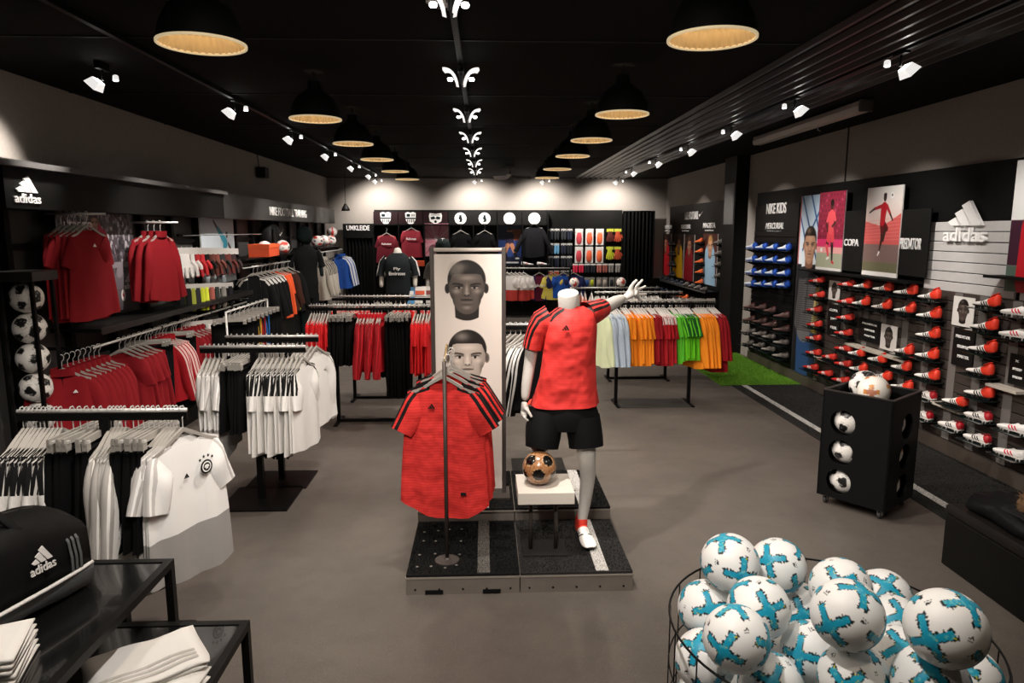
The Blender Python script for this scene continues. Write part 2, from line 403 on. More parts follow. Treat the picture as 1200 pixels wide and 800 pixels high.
# ------------------------------------------------------------------ fabrics and garments
def fabric(name, base, stripe=None, slim=9.0, hem=None, hemz=-9.0, lines=None, rough=.85, sheen=.15, yoke=None, sw=.0065, wr=.28, wsc=10):
    """cloth: stripes follow the shoulder/sleeve ridge ('st' = metres from the ridge), optional hem zone and thin lines"""
    if name in MATS: return MATS[name]
    base = hx(base) if isinstance(base, str) else base
    m = bpy.data.materials.new(name); m.use_nodes = True; nt = m.node_tree; b = nt.nodes['Principled BSDF']
    tc = nt.nodes.new('ShaderNodeTexCoord')
    sep = nt.nodes.new('ShaderNodeSeparateXYZ'); nt.links.new(tc.outputs['Object'], sep.inputs[0])
    c = base
    n = nt.nodes.new('ShaderNodeTexNoise'); n.inputs['Scale'].default_value = 14; n.inputs['Detail'].default_value = 3; nt.links.new(tc.outputs['Object'], n.inputs['Vector'])
    c = mixc(nt, math_node(nt, 'MULTIPLY', n.outputs['Fac'], .12), c, tuple(v * .72 for v in base))
    if lines:
        fr = math_node(nt, 'FRACT', math_node(nt, 'MULTIPLY', sep.outputs['Z'], 62.0))
        c = mixc(nt, math_node(nt, 'MULTIPLY', math_node(nt, 'LESS_THAN', fr, .3), .5), c, hx(lines))
    if hem: c = mixc(nt, math_node(nt, 'LESS_THAN', sep.outputs['Z'], hemz), c, hx(hem))
    if yoke: c = mixc(nt, math_node(nt, 'GREATER_THAN', sep.outputs['Z'], yoke[1]), c, hx(yoke[0]))
    if stripe:
        a = nt.nodes.new('ShaderNodeAttribute'); a.attribute_name = 'st'; sv = nt.nodes.new('ShaderNodeAttribute'); sv.attribute_name = 'sv'
        ab = math_node(nt, 'ABSOLUTE', a.outputs['Fac'])
        s1 = math_node(nt, 'LESS_THAN', ab, sw)
        s2 = math_node(nt, 'LESS_THAN', math_node(nt, 'ABSOLUTE', math_node(nt, 'SUBTRACT', ab, sw * 3.3)), sw)
        s = math_node(nt, 'MAXIMUM', s1, s2)
        s = math_node(nt, 'MULTIPLY', s, math_node(nt, 'LESS_THAN', sv.outputs['Fac'], slim))
        c = mixc(nt, s, c, hx(stripe))
    nt.links.new(c, b.inputs['Base Color'])
    b.inputs['Roughness'].default_value = rough; b.inputs['Specular IOR Level'].default_value = .25 if max(base) > .03 else .10
    b.inputs['Sheen Weight'].default_value = 0
    n2 = nt.nodes.new('ShaderNodeTexNoise'); n2.inputs['Scale'].default_value = wsc; n2.inputs['Detail'].default_value = 2; nt.links.new(tc.outputs['Object'], n2.inputs['Vector'])
    bp = nt.nodes.new('ShaderNodeBump'); bp.inputs['Strength'].default_value = wr; bp.inputs['Distance'].default_value = .012 if wr < .5 else .06
    nt.links.new(n2.outputs['Fac'], bp.inputs['Height']); nt.links.new(bp.outputs[0], b.inputs['Normal'])
    MATS[name] = m; return m

def put_attr(me, name, vals):
    a = me.attributes.new(name, 'FLOAT', 'POINT'); a.data.foreach_set('value', np.asarray(vals, np.float32))
def shirt_mesh(name, m, hw=.245, L=.70, sleeve=.22, ang=62, thick=.03, neck=.085, drop=.05, seed=0, fold=.012, hood=False, tail=0.0, collar=None):
    """hanging top; origin at the rail, front towards -Y, width along X"""
    rs = np.random.RandomState(seed + 3); V = []; Fc = []; st = []; sv = []; mi = []
    NU, NV = 34, 13; ph = rs.rand(6) * 6.28; SH = .205
    def zt(x): return -.105 - min(abs(x), SH + .02) / SH * .062
    for j in range(NV):
        v = j / (NV - 1); vv = 1 - (1 - v) ** 1.5 if v > .5 else v * (1 - .5 ** 1.5) / .5
        A = (hw + .012) * (1 - vv) + SH * vv; A *= 1 + .02 * math.sin(5 * v + ph[0])
        if vv > .72: A = max(SH, A)
        b = thick * (1 - vv ** 3) + .010
        for k in range(NU):
            a = 2 * math.pi * k / NU; cx, sx = math.cos(a), math.sin(a)
            x = A * math.copysign(abs(cx) ** .75, cx); xt = SH * math.copysign(abs(cx) ** .75, cx)
            zb = -.105 - L + .014 * math.sin(7 * x + ph[1]) + .02 * (abs(x) / hw) ** 2 - tail * (1 - (x / hw) ** 2)
            top = zt(xt)
            if abs(xt) < neck:
                q = 1 - (xt / neck) ** 2; top -= (drop if sx < 0 else drop * .25) * math.sqrt(max(q, 0))
            z = zb + (top - zb) * vv
            f = fold * (1 - vv) ** .8 * (math.sin(x / hw * 7.5 + ph[2] + 1.2 * vv) + .6 * math.sin(x / hw * 13 + ph[3]))
            y = b * sx * (.75 + .25 * math.sin(x * 22 + ph[4])) + f
            V.append((x, y, z))
            d = zt(xt) - z
            st.append((math.copysign(max(d, 0), sx)) if abs(xt) > neck * .8 else 9.0); sv.append(abs(xt))
    for j in range(NV - 1):
        for k in range(NU):
            k2 = (k + 1) % NU; Fc.append((j * NU + k, j * NU + k2, (j + 1) * NU + k2, (j + 1) * NU + k)); mi.append(0)
    if sleeve > 0:
        for s in (-1, 1):
            NR, NS = (8 if sleeve < .35 else 13), 14
            th0 = math.radians(38); th1 = math.radians(ang + rs.rand() * 8); base = len(V)
            pos = Vector((s * (SH - .03), 0, zt(SH) + .010)); sh_y = (rs.rand() - .5) * .05
            hh0, hh1 = .085, (.068 if sleeve < .35 else .045)
            step = (sleeve + .03) / (NR - 1)
            for i in range(NR):
                t = i / (NR - 1); th = th0 + (th1 - th0) * min(1, t * 2.5)
                d = Vector((s * math.cos(th), 0, -math.sin(th))); p = Vector((s * math.sin(th), 0, math.cos(th)))
                if i: pos = pos + d * step
                hh = hh0 + (hh1 - hh0) * t; hd = .016 + .012 * math.sin(math.pi * t)
                if sleeve > .35: hh *= 1 + .10 * math.sin(9 * t + ph[5]); 
                c = pos - p * hh + Vector((0, sh_y * t * t, 0))
                for k in range(NS):
                    a = 2 * math.pi * k / NS
                    q = c + p * (hh * math.cos(a)) + Vector((0, hd * math.sin(a) * (1.2 + .35 * math.sin(7 * t + k)), 0))
                    V.append(tuple(q)); st.append(math.copysign(hh * (1 - math.cos(a)), math.sin(a)) * .8); sv.append(SH + sleeve * t)
            for i in range(NR - 1):
                for k in range(NS):
                    k2 = (k + 1) % NS; Fc.append((base + i * NS + k, base + i * NS + k2, base + (i + 1) * NS + k2, base + (i + 1) * NS + k)); mi.append(0)
    if hood or collar:
        base = len(V); NS = 14; rows = 4; hgt = .10 if hood else .045
        for i in range(rows):
            t = i / (rows - 1)
            for k in range(NS):
                a = 2 * math.pi * k / NS; r = neck * (1.0 + (.35 * math.sin(t * 3) if hood else -.1 * t))
                V.append((r * math.cos(a), (.03 + .02 * t) * math.sin(a) + (.04 * t if hood else 0), -.112 - (.03 if math.sin(a) < 0 else 0) * (1 - t) + hgt * t * (.25 if hood else .7))); st.append(9); sv.append(0)
        for i in range(rows - 1):
            for k in range(NS):
                k2 = (k + 1) % NS; Fc.append((base + i * NS + k, base + i * NS + k2, base + (i + 1) * NS + k2, base + (i + 1) * NS + k)); mi.append(0)
    me = bpy.data.meshes.new(name); me.from_pydata(V, [], Fc); me.materials.append(m)
    put_attr(me, 'st', st); put_attr(me, 'sv', sv)
    return finish(me, True, False)
def trousers_mesh(name, m, L=.45, hw=.17, seed=0, flare=.03):
    """shorts or trousers clipped by the waist; origin at the rail"""
    rs = np.random.RandomState(seed); V = []; Fc = []; st = []; sv = []
    NU, NV = 16, 9
    for s in (-1, 1):
        base = len(V); ph = rs.rand(4) * 6
        for j in range(NV):
            t = j / (NV - 1); z = -.145 - L * t + .006 * math.sin(ph[0] + 3 * t)
            cx = s * (hw * .5 + .02 * t); rx = hw * .5 * (1.02 + .15 * t if L < .6 else 1.0 - .45 * t) + .004 + flare * t * (1 if L < .6 else 0); ry = .016 + .022 * math.sin(math.pi * min(t * 1.2, 1))
            for k in range(NU):
                a = 2 * math.pi * k / NU; x = cx + rx * math.cos(a)
                y = ry * math.sin(a) * (1 + .25 * math.sin(3 * a + ph[1])) + .010 * t * math.sin(x * 60 + ph[2])
                V.append((x, y, z)); st.append(math.copysign(ry * 2 * (1 - s * math.cos(a)), math.sin(a))); sv.append(t)
        for j in range(NV - 1):
            for k in range(NU):
                k2 = (k + 1) % NU; Fc.append((base + j * NU + k, base + j * NU + k2, base + (j + 1) * NU + k2, base + (j + 1) * NU + k))
        Fc.append(tuple(base + k for k in range(NU)))
    me = bpy.data.meshes.new(name); me.from_pydata(V, [], Fc); me.materials.append(m)
    put_attr(me, 'st', st); put_attr(me, 'sv', sv)
    return finish(me, True, False)
def hook_path(): return [(.0, .0, -.085), (0, 0, -.035), (.014, 0, -.018), (.018, 0, .004), (.008, 0, .02), (-.008, 0, .02), (-.016, 0, .008)]
def hanger_mesh(mats):
    mb = MB(); mb.tube(hook_path(), .0028, 5, 1)
    for s in (-1, 1):
        mb.loft([[Vector((s * x, y, z + dz)) for y, dz in ((-w, -.010), (w, -.010), (w, .008), (-w, .008))] for x, z, w in ((0, -.086, .007), (.05, -.112, .008), (.12, -.155, .010), (.18, -.178, .012))])
    return finish(mb.mesh('hanger', mats), False)
def clip_mesh(mats):
    mb = MB(); mb.tube(hook_path(), .0028, 5, 1); mb.box((0, 0, -.10), (.34, .012, .03))
    for s in (-1, 1): mb.box((s * .15, 0, -.128), (.035, .022, .045)); mb.box((s * .15, 0, -.103), (.02, .03, .012), 1)
    return finish(mb.mesh('clip_hanger', mats), False)
HANG = hanger_mesh([M_HANG, M_CHROME]); HANGW = hanger_mesh([M_HANGW, M_CHROME]); CLIP = clip_mesh([M_HANG, M_CHROME])
def hang(name, me, loc, rz, label, cat, group=None, hanger=None):
    o = link(name, me, None, loc, (0, 0, rz)); tag(o, label, cat, group)
    link('hanger', hanger or HANG, o); return o
def row(name, meshes, p0, p1, n, rz, label, cat, group, hanger=None, jit=.09, lm=None, rev=False):
    """n look-alike garments hung from p0 to p1; lm = landmark the places are counted from (rev: counted from p1)"""
    p0, p1 = Vector(p0), Vector(p1); out = []
    for i in range(n):
        t = (i + .5) / n; p = p0.lerp(p1, t)
        k = (n - 1 - i) if rev else i
        lb = f'{label}, {ORD[k]} from {lm}' if (lm and k) else (f'{label}, nearest {lm}' if lm else label)
        out.append(hang(name, meshes[i % len(meshes)], p, rz + random.uniform(-jit, jit), lb, cat, group, hanger))
    return out

# ------------------------------------------------------------------ football boots
def boot_material(name, toe, heel, stripe=None, split=.135, sole=None, marks=None):
    if name in MATS: return MATS[name]
    m = bpy.data.materials.new(name); m.use_nodes = True; nt = m.node_tree; b = nt.nodes['Principled BSDF']
    tc = nt.nodes.new('ShaderNodeTexCoord'); sep = nt.nodes.new('ShaderNodeSeparateXYZ'); nt.links.new(tc.outputs['Object'], sep.inputs[0])
    # x runs heel(0) to toe(.28); the colours meet on a slanted line
    u = math_node(nt, 'ADD', sep.outputs['X'], math_node(nt, 'MULTIPLY', sep.outputs['Z'], -.55))
    c = mixc(nt, math_node(nt, 'GREATER_THAN', u, split - .055), hx(heel), hx(toe))
    if stripe:
        fr = math_node(nt, 'FRACT', math_node(nt, 'MULTIPLY', math_node(nt, 'SUBTRACT', u, .07), 1 / .026))
        s = math_node(nt, 'LESS_THAN', fr, .52)
        for op, v, src in (('GREATER_THAN', .07, u), ('LESS_THAN', .07 + .078, u), ('GREATER_THAN', .022, sep.outputs['Z']), ('LESS_THAN', .062, sep.outputs['Z'])):
            s = math_node(nt, 'MULTIPLY', s, math_node(nt, op, src, v))
        s = math_node(nt, 'MULTIPLY', s, math_node(nt, 'GREATER_THAN', math_node(nt, 'ABSOLUTE', sep.outputs['Y']), .012))
        c = mixc(nt, s, c, hx(stripe))
    nt.links.new(c, b.inputs['Base Color']); b.inputs['Roughness'].default_value = .5
    MATS[name] = m; return m
BOOT_ST = [  # x, half width, top z, bottom z
    (.000, .012, .062, .030), (.006, .026, .086, .022), (.022, .033, .098, .018), (.045, .035, .094, .016), (.070, .034, .088, .016), (.095, .034, .086, .017),
    (.120, .036, .080, .017), (.150, .041, .068, .016), (.180, .045, .058, .015), (.210, .047, .052, .016), (.238, .046, .047, .017), (.260, .041, .042, .019), (.273, .030, .037, .021), (.280, .014, .033, .025)]
def boot_meshes(name, m, m_sole, m_in, m_lace, high=0.0):
    mb = MB(); rings = []; NS = 16
    for x, w, zt, zb in BOOT_ST:
        if .003 < x < .10: zt += high * (1 - x / .12)
        ring = []
        for k in range(NS):
            a = 2 * math.pi * k / NS - math.pi / 2; ca, sa = math.cos(a), math.sin(a)
            zz = (zt + zb) / 2 + (zt - zb) / 2 * math.copysign(abs(sa) ** .8, sa); yy = w * math.copysign(abs(ca) ** .7, ca)
            if sa > 0 and x > .02: yy *= 1 - .45 * sa ** 2 * (1 if x < .2 else .5)
            ring.append(Vector((x, yy, zz)))
        rings.append(ring)
    mb.loft(rings)
    up = finish(mb.mesh(name, m), True)
    so = MB()
    pts = [(x, w * .93, zb) for x, w, zt, zb in BOOT_ST]
    so.loft([[Vector((x, -w, z + .006)), Vector((x, w, z + .006)), Vector((x, w * .9, z - .004)), Vector((x, -w * .9, z - .004))] for x, w, z in pts])
    for x, y in ((.03, .02), (.03, -.02), (.06, .022), (.06, -.022), (.16, .028), (.16, -.028), (.19, .0), (.21, .028), (.21, -.028), (.245, .018), (.245, -.018)):
        so.lathe([(.0055, .0), (.004, -.014)], 6, (x, y, .0135))
    so = finish(so.mesh('sole', m_sole), False)
    ins = MB(); n = 14   # the dark opening of the collar and its padded rim
    rim = [Vector((.052 + .040 * math.cos(a), .020 * math.sin(a), .0945 - .010 * math.cos(a) + high * (.75 - .35 * math.cos(a)) * .8)) for a in [2 * math.pi * k / n for k in range(n)]]
    ins.tube(rim, .0045, 6, 0, False, True)
    ins.add([p + Vector((0, 0, .002)) for p in rim] + [Vector((.052, 0, .086 + high * .5))], [(k, (k + 1) % n, n) for k in range(n)], 0)
    ins = finish(ins.mesh('collar', m_in), True)
    la = MB()
    for i, x in enumerate((.118, .132, .146, .160, .174)):
        z = .083 - (x - .118) * .42; la.tube([(x - .004, -.018, z - .008), (x, 0, z), (x + .004, .018, z - .008)], .0028, 5)
    la = finish(la.mesh('laces', m_lace), True)
    return (('sole', so), ('collar', ins), ('laces', la)), up
def boot(kind, loc, rz, label, group, tilt=0.0):
    parts, up = kind
    o = link('football_boot', up, None, loc, (0, tilt, rz)); tag(o, label, 'boot', group)
    for n, me in parts: link(n, me, o)
    return o
M_SOLEB = mat('boot_sole_black', (.012, .012, .012), .4); M_SOLER = mat('boot_sole_red', hx('#b3231b'), .4)
BOOT_RED = boot_meshes('football_boot', boot_material('boot_white_red', '#ece7e2', '#e23a24', '#0c0c0c', .115), M_SOLEB, mat('boot_red_knit', hx('#d83420'), .8, bump=.3), M_HANGW, .036)
BOOT_RED2 = boot_meshes('football_boot', boot_material('boot_white_darkred', '#ece7e2', '#a8121f', '#0c0c0c', .06), mat('boot_sole_white', hx('#d9d4cf'), .4), mat('boot_dark_red_lining', hx('#7d0f18'), .8, bump=.3), M_HANGW, .0)
BOOT_KID = boot_meshes('football_boot', boot_material('boot_red_black', '#b9211c', '#d8352a', '#e8e4e0', .13), M_SOLEB, mat('boot_black_lining', (.012, .01, .01), .8), M_BLACK, .012)
BOOT_WHITE = boot_meshes('football_boot', boot_material('boot_white_pink', '#eae6e2', '#e6e1dd', '#d2314a', .02), mat('boot_sole_white', hx('#d9d4cf'), .4), mat('boot_black_lining2', (.02, .018, .018), .8), M_BLACK, .0)
BOOT_BLUE = boot_meshes('football_boot', boot_material('boot_blue_white', '#dfe6ee', '#1f55c0', None, .10), mat('boot_sole_blue', hx('#1e4aa8'), .4), mat('boot_blue_lining', hx('#163a8a'), .8), M_HANGW, .004)
BOOT_BROWN = boot_meshes('football_boot', boot_material('boot_brown', '#5f4440', '#4a3230', None, .13), M_SOLEB, mat('boot_brown_lining', hx('#7a3a34'), .8), mat('boot_lace_pale', hx('#a89a92'), .7), .010)
BOOT_GREY = boot_meshes('football_boot', boot_material('boot_grey', '#8b8580', '#5a5450', None, .13), M_SOLEB, mat('boot_grey_lining', hx('#3a3532'), .8), M_HANGW, .0)
BOOT_ORANGE = boot_meshes('football_boot', boot_material('boot_orange', '#e8743a', '#e2642c', None, .13), M_SOLEB, mat('boot_orange_lining', hx('#7a2c14'), .8), M_HANGW, .014)
BOOT_NAVY = boot_meshes('football_boot', boot_material('boot_navy', '#4a5664', '#1a2230', None, .15), mat('boot_sole_grey', hx('#8b9298'), .4), mat('boot_navy_lining', hx('#10151e'), .8), M_HANGW, .0)

# ------------------------------------------------------------------ balls
def ico(sub, r):
    bm = bmesh.new(); bmesh.ops.create_icosphere(bm, subdivisions=sub, radius=r); me = bpy.data.meshes.new('football'); bm.to_mesh(me); bm.free()
    me.polygons.foreach_set('use_smooth', [True] * len(me.polygons)); return me
def dirs_of(me):
    c = np.zeros(len(me.vertices) * 3, np.float32); me.vertices.foreach_get('co', c); c = c.reshape(-1, 3); return c / np.linalg.norm(c, axis=1, keepdims=True)
def vnoise(d, f, seed):
    r = np.random.RandomState(seed); out = np.zeros(len(d))
    for i in range(10):
        k = r.randn(3) * f; out += np.sin(d @ k + r.rand() * 6.28)
    return out / 10 ** .5
def ss(x, a, b): t = np.clip((x - a) / (b - a), 0, 1); return t * t * (3 - 2 * t)
AX6 = np.array([[1, 0, 0], [-1, 0, 0], [0, 1, 0], [0, -1, 0], [0, 0, 1], [0, 0, -1]], float)
PH = (1 + 5 ** .5) / 2
ICO12 = np.array([[0, s1, s2 * PH] for s1 in (1, -1) for s2 in (1, -1)] + [[s1, s2 * PH, 0] for s1 in (1, -1) for s2 in (1, -1)] + [[s2 * PH, 0, s1] for s1 in (1, -1) for s2 in (1, -1)]); ICO12 /= np.linalg.norm(ICO12[0])
def tangent(ax, d, twist=0.0):
    up = np.array([0, 0, 1.0]) if abs(ax[2]) < .9 else np.array([1.0, 0, 0])
    a = np.cross(up, ax); a /= np.linalg.norm(a); b = np.cross(ax, a)
    x, y = d @ a, d @ b; c = d @ ax; th = np.arctan2(np.hypot(x, y), c); ph = np.arctan2(y, x) + twist
    return th * np.cos(ph), th * np.sin(ph), th
def ball_blue():
    me = ico(6, .11); d = dirs_of(me); col = np.tile(np.array(hx('#f6f5f3')), (len(d), 1))
    n1, n2, n3 = vnoise(d, 26, 1), vnoise(d, 55, 2), vnoise(d, 75, 9)
    for i, ax in enumerate(AX6):
        x, y, th = tangent(ax, d, .5 + .35 * (i % 2)); x, y = x - .06 * y * np.abs(y), y + .06 * x * np.abs(x)
        arm = lambda p, q: np.maximum(np.abs(q) - (.085 + .05 * np.abs(p)), np.abs(p) - .62)
        r = np.minimum(arm(x, y), arm(y, x)); r = np.minimum(r, th - .21)
        near = th < .9
        blk = near & (r < .030 + .045 * np.clip(n1, -.4, 1.2) + .012 * n2); tea = near & (r < -.004 + .014 * n3)
        col[blk] = hx('#141a1c'); col[tea] = hx('#1b9fc0')
        hl = tea & (n1 > .9); col[hl] = hx('#58b9c6')
        yl = near & (r < .02) & (r > -.06) & (n3 > 1.25); col[yl] = hx('#d3cf3a')
    for i, ax in enumerate(np.array([[1, 1, 1], [-1, 1, 1], [1, -1, 1], [1, 1, -1], [-1, -1, 1], [-1, 1, -1], [1, -1, -1], [-1, -1, -1]]) / 3 ** .5):
        x, y, th = tangent(ax, d, i * .8)
        if i % 2 == 0:   # small dark bar mark with fine text rows
            for q, hgt in ((-.05, .05), (.0, .075), (.05, .1)):
                m_ = (th < .3) & (np.abs(x - q) < .019) & (y > -.02) & (y < -.02 + hgt); col[m_] = hx('#1a1a1a')
            m_ = (th < .3) & (np.abs(x) < .09) & (np.abs(y + .06) < .016); col[m_] = hx('#777777')
        else:
            m_ = (th < .3) & (np.abs(x) < .075) & (np.abs(y) < .055) & ~((np.abs(x) < .04) & (np.abs(y) < .014)); col[m_ & (i % 4 == 1)] = hx('#d8342c')
            m_ = (th < .3) & (np.abs(np.abs(x) - .035) < .012) & (np.abs(y) < .05); col[m_ & (i % 4 == 3)] = hx('#6a6a6a')
    set_col(me, col); me.materials.append(attr_mat('ball_printed_skin', .42, .4, coat=.15)); return me
def ball_blackpatch(sub=5, r=.11):
    me = ico(sub, r); d = dirs_of(me); col = np.tile(np.array(hx('#e9e5df')), (len(d), 1)); n1 = vnoise(d, 40, 3)
    for i, ax in enumerate(ICO12):
        x, y, th = tangent(ax, d, i * 1.7)
        k = .30 + .05 * (i % 3); s = np.maximum(np.maximum(np.abs(x) * .92, np.abs(y) * 1.25 + .28 * x), th * .85)
        col[(th < .6) & (s < k * .92)] = hx('#141414')
        gl = (th < .5) & (s < k * .8) & (n1 > 1.1); col[gl] = hx('#8d8a86')
        rim = (th < .6) & (s > k * 1.16) & (s < k * 1.22); col[rim] = hx('#b5b0a9')
    set_col(me, col); me.materials.append(attr_mat('ball_printed_skin', .42, .4, coat=.15)); return me
def ball_goldcross():
    me = ico(5, .11); d = dirs_of(me); col = np.tile(np.array(hx('#ece6dc')), (len(d), 1)); n1 = vnoise(d, 30, 4)
    for i, ax in enumerate(AX6):
        x, y, th = tangent(ax, d, .3)
        s = np.minimum(np.maximum(np.abs(x) - .5, np.abs(y) - .15), np.maximum(np.abs(y) - .5, np.abs(x) - .15))
        col[(th < .8) & (s < 0)] = hx('#c9833a'); col[(th < .3) & (s < 0)] = hx('#b5755c')
        col[(th < .8) & (s < 0) & (n1 > .9)] = hx('#dba55c')
    set_col(me, col); me.materials.append(attr_mat('ball_printed_skin', .42, .4)); return me
def ball_copper(r=.10):
    me = ico(5, r); d = dirs_of(me); n1 = vnoise(d, 60, 5); col = np.tile(np.array(hx('#a5744c')), (len(d), 1)); col[n1 > .6] = hx('#7c5233')
    for i, ax in enumerate(ICO12):
        x, y, th = tangent(ax, d, i); col[th < .36] = hx('#0d0c0b'); col[(th < .40) & (th > .36)] = hx('#c9a27a')
        col[(th < .3) & (n1 > 1.3)] = hx('#4a4541')
        if i in (3, 6): col[(th < .17) & (y > -.08) & (np.abs(x) < .12 - y * .6)] = hx('#e0503a')
    set_col(me, col); me.materials.append(attr_mat('ball_copper_skin', .22, .6, coat=.5)); return me
def ball_redswirl():
    me = ico(4, .11); d = dirs_of(me); n = vnoise(d, 3.2, 8); col = np.tile(np.array(hx('#e8e2de')), (len(d), 1)); col[n > .75] = hx('#d0402f'); col[n < -.95] = hx('#1c1c1c')
    set_col(me, col); me.materials.append(attr_mat('ball_printed_skin', .42, .4)); return me
B_BLUE, B_TEL, B_GOLD, B_COP, B_RED = ball_blue(), ball_blackpatch(), ball_goldcross(), ball_copper(), ball_redswirl()
def ball(me, loc, label, group=None, rot=None):
    o = link('football', me, None, loc, rot or tuple(random.uniform(0, 6.28) for _ in range(3))); return tag(o, label, 'ball', group)

# ------------------------------------------------------------------ printed pictures: colour computed per grid point
class Pic:
    """little painter on an nx x ny grid; coordinates: x 0..asp, y 0..1 (up), unit = picture height"""
    def __init__(s, asp, ny, bg):
        s.ny = ny; s.nx = max(4, int(ny * asp)); s.asp = asp
        s.y, s.x = np.mgrid[0:s.ny, 0:s.nx]; s.x = s.x / (s.nx - 1) * asp; s.y = s.y / (s.ny - 1)
        s.c = np.zeros((s.ny, s.nx, 3)); s.c[:] = hx(bg); s.px = 1.0 / s.ny
    def put(s, sd, col, a=1.0, soft=1.0):
        k = np.clip(.5 - sd / (s.px * soft), 0, 1)[..., None] * a; s.c = s.c * (1 - k) + np.array(hx(col) if isinstance(col, str) else col) * k; return s
    def ell(s, cx, cy, rx, ry, col, a=1.0, soft=1.0, rot=0.0):
        dx, dy = s.x - cx, s.y - cy; c, n = math.cos(rot), math.sin(rot); u, v = dx * c + dy * n, -dx * n + dy * c
        return s.put((np.sqrt((u / rx) ** 2 + (v / ry) ** 2) - 1) * min(rx, ry), col, a, soft)
    def cap(s, p, q, r0, r1, col, a=1.0, soft=1.0):
        p, q = np.array(p, float), np.array(q, float); d = q - p; t = np.clip(((s.x - p[0]) * d[0] + (s.y - p[1]) * d[1]) / max(d @ d, 1e-9), 0, 1)
        return s.put(np.hypot(s.x - p[0] - t * d[0], s.y - p[1] - t * d[1]) - (r0 + (r1 - r0) * t), col, a, soft)
    def rect(s, x0, y0, x1, y1, col, a=1.0, soft=1.0): return s.put(np.maximum(np.maximum(x0 - s.x, s.x - x1), np.maximum(y0 - s.y, s.y - y1)), col, a, soft)
    def poly(s, pts, col, a=1.0):
        ins = np.zeros(s.x.shape, bool); n = len(pts)
        for i in range(n):
            (x0, y0), (x1, y1) = pts[i], pts[(i + 1) % n]
            if y0 == y1: continue
            cr = ((y0 > s.y) != (y1 > s.y)) & (s.x < (x1 - x0) * (s.y - y0) / (y1 - y0) + x0); ins ^= cr
        k = ins[..., None] * a; s.c = s.c * (1 - k) + np.array(hx(col)) * k; return s
    def vgrad(s, y0, y1, c0, c1):
        t = np.clip((s.y - y0) / (y1 - y0), 0, 1)[..., None]; m = ((s.y >= y0) & (s.y <= y1))[..., None]
        s.c = np.where(m, np.array(hx(c0)) * (1 - t) + np.array(hx(c1)) * t, s.c); return s
    def speck(s, y0, y1, n, r, cols, seed, x0=0, x1=None):
        q = np.random.RandomState(seed); x1 = s.asp if x1 is None else x1
        for i in range(n): s.ell(x0 + q.rand() * (x1 - x0), y0 + q.rand() * (y1 - y0), r * (.6 + q.rand() * .6), r * (.8 + q.rand() * .8), cols[q.randint(len(cols))])
        return s
    def face(s, cx, cy, h, skin, shade, hair, light=None, short=True, dark='#120e0c'):
        """frontal head with modelled light, h = chin-to-crown height; cy = centre"""
        X, Y = (s.x - cx) / h, (s.y - cy) / h
        sk, sh, lt = (np.array(hx(c)) for c in (skin, shade, light or skin))
        def blend(m, col, a=1.0):
            k = np.clip(m, 0, 1)[..., None] * a; s.c = s.c * (1 - k) + (np.array(hx(col)) if isinstance(col, str) else col) * k
        px = s.px / h; E = lambda x0, y0, rx, ry: np.sqrt(((X - x0) / rx) ** 2 + ((Y - y0) / ry) ** 2)
        M = lambda d, soft=1.0: np.clip(.5 - d / (px * soft), 0, 1)
        nk = np.maximum(np.abs(X) - .235 + .05 * np.clip(-.3 - Y, 0, 1), np.maximum(Y + .25, -.62 - Y + 1.2 * X * X)); blend(M(nk), sh * .75)
        for g in (-1, 1): blend(M((E(g * .365, -.01, .05, .095) - 1) * .05), sh); blend(M((E(g * .365, -.01, .025, .06) - 1) * .03), sh * .5)
        cr = (E(0, .13, .350, .37) - 1) * .35; jw = (E(0, -.16, .275, .34) - 1) * .28; ck = (E(0, -.02, .335, .33) - 1) * .33
        hd = np.minimum(np.minimum(cr, jw), ck); hm = M(hd)
        nx = np.clip(X / .36, -1, 1); lamb = np.clip(.25 + .75 * np.sqrt(np.clip(1 - nx ** 2, 0, 1)) - .22 * np.clip(nx, 0, 1), 0, 1); lamb *= np.clip(1.05 - .35 * np.clip(-Y - .15, 0, 1) / .35, 0, 1.1)
        base = sh * (1 - lamb[..., None]) + sk * lamb[..., None]; s.c = s.c * (1 - hm[..., None]) + base * hm[..., None]
        gl = lambda x0, y0, rx, ry, p=2.0: np.exp(-(((X - x0) / rx) ** 2 + ((Y - y0) / ry) ** 2) * p)
        for x0, y0, rx, ry, a in ((0, .19, .20, .06, .55), (-.20, -.06, .09, .06, .7), (.20, -.06, .09, .06, .5), (0, -.03, .035, .12, .8), (0, -.10, .05, .03, .7), (0, -.37, .10, .05, .45), (0, -.265, .10, .02, .4)): blend(gl(x0, y0, rx, ry) * hm, lt, a)
        for x0, y0, rx, ry, a in ((-.15, .03, .11, .055, .85), (.15, .03, .11, .055, .9), (0, -.155, .09, .025, .8), (-.075, -.09, .02, .09, .45), (.075, -.09, .02, .09, .55), (0, -.32, .13, .025, .5), (-.27, -.20, .06, .17, .6), (.27, -.20, .06, .17, .75), (-.11, -.19, .02, .07, .3), (.11, -.19, .02, .07, .3)): blend(gl(x0, y0, rx, ry) * hm, sh * .55, a)
        for g in (-1, 1):
            blend(M((E(g * .15, .005, .068, .026) - 1) * .026), lt * .8, .8); blend(M((E(g * .145, .006, .027, .027) - 1) * .026), dark); blend(M(np.maximum(np.abs(Y - .03 + .6 * (X - g * .15) ** 2) - .008, np.abs(X - g * .15) - .078)), dark)
            blend(M(np.maximum(np.abs(Y - .078 - .10 * (g * X - .15) + 1.6 * (g * X - .17) ** 2) - .017, np.abs(g * X - .165) - .10), 2), dark, .9)
            blend(M((E(g * .035, -.135, .02, .011) - 1) * .011), dark, .9)
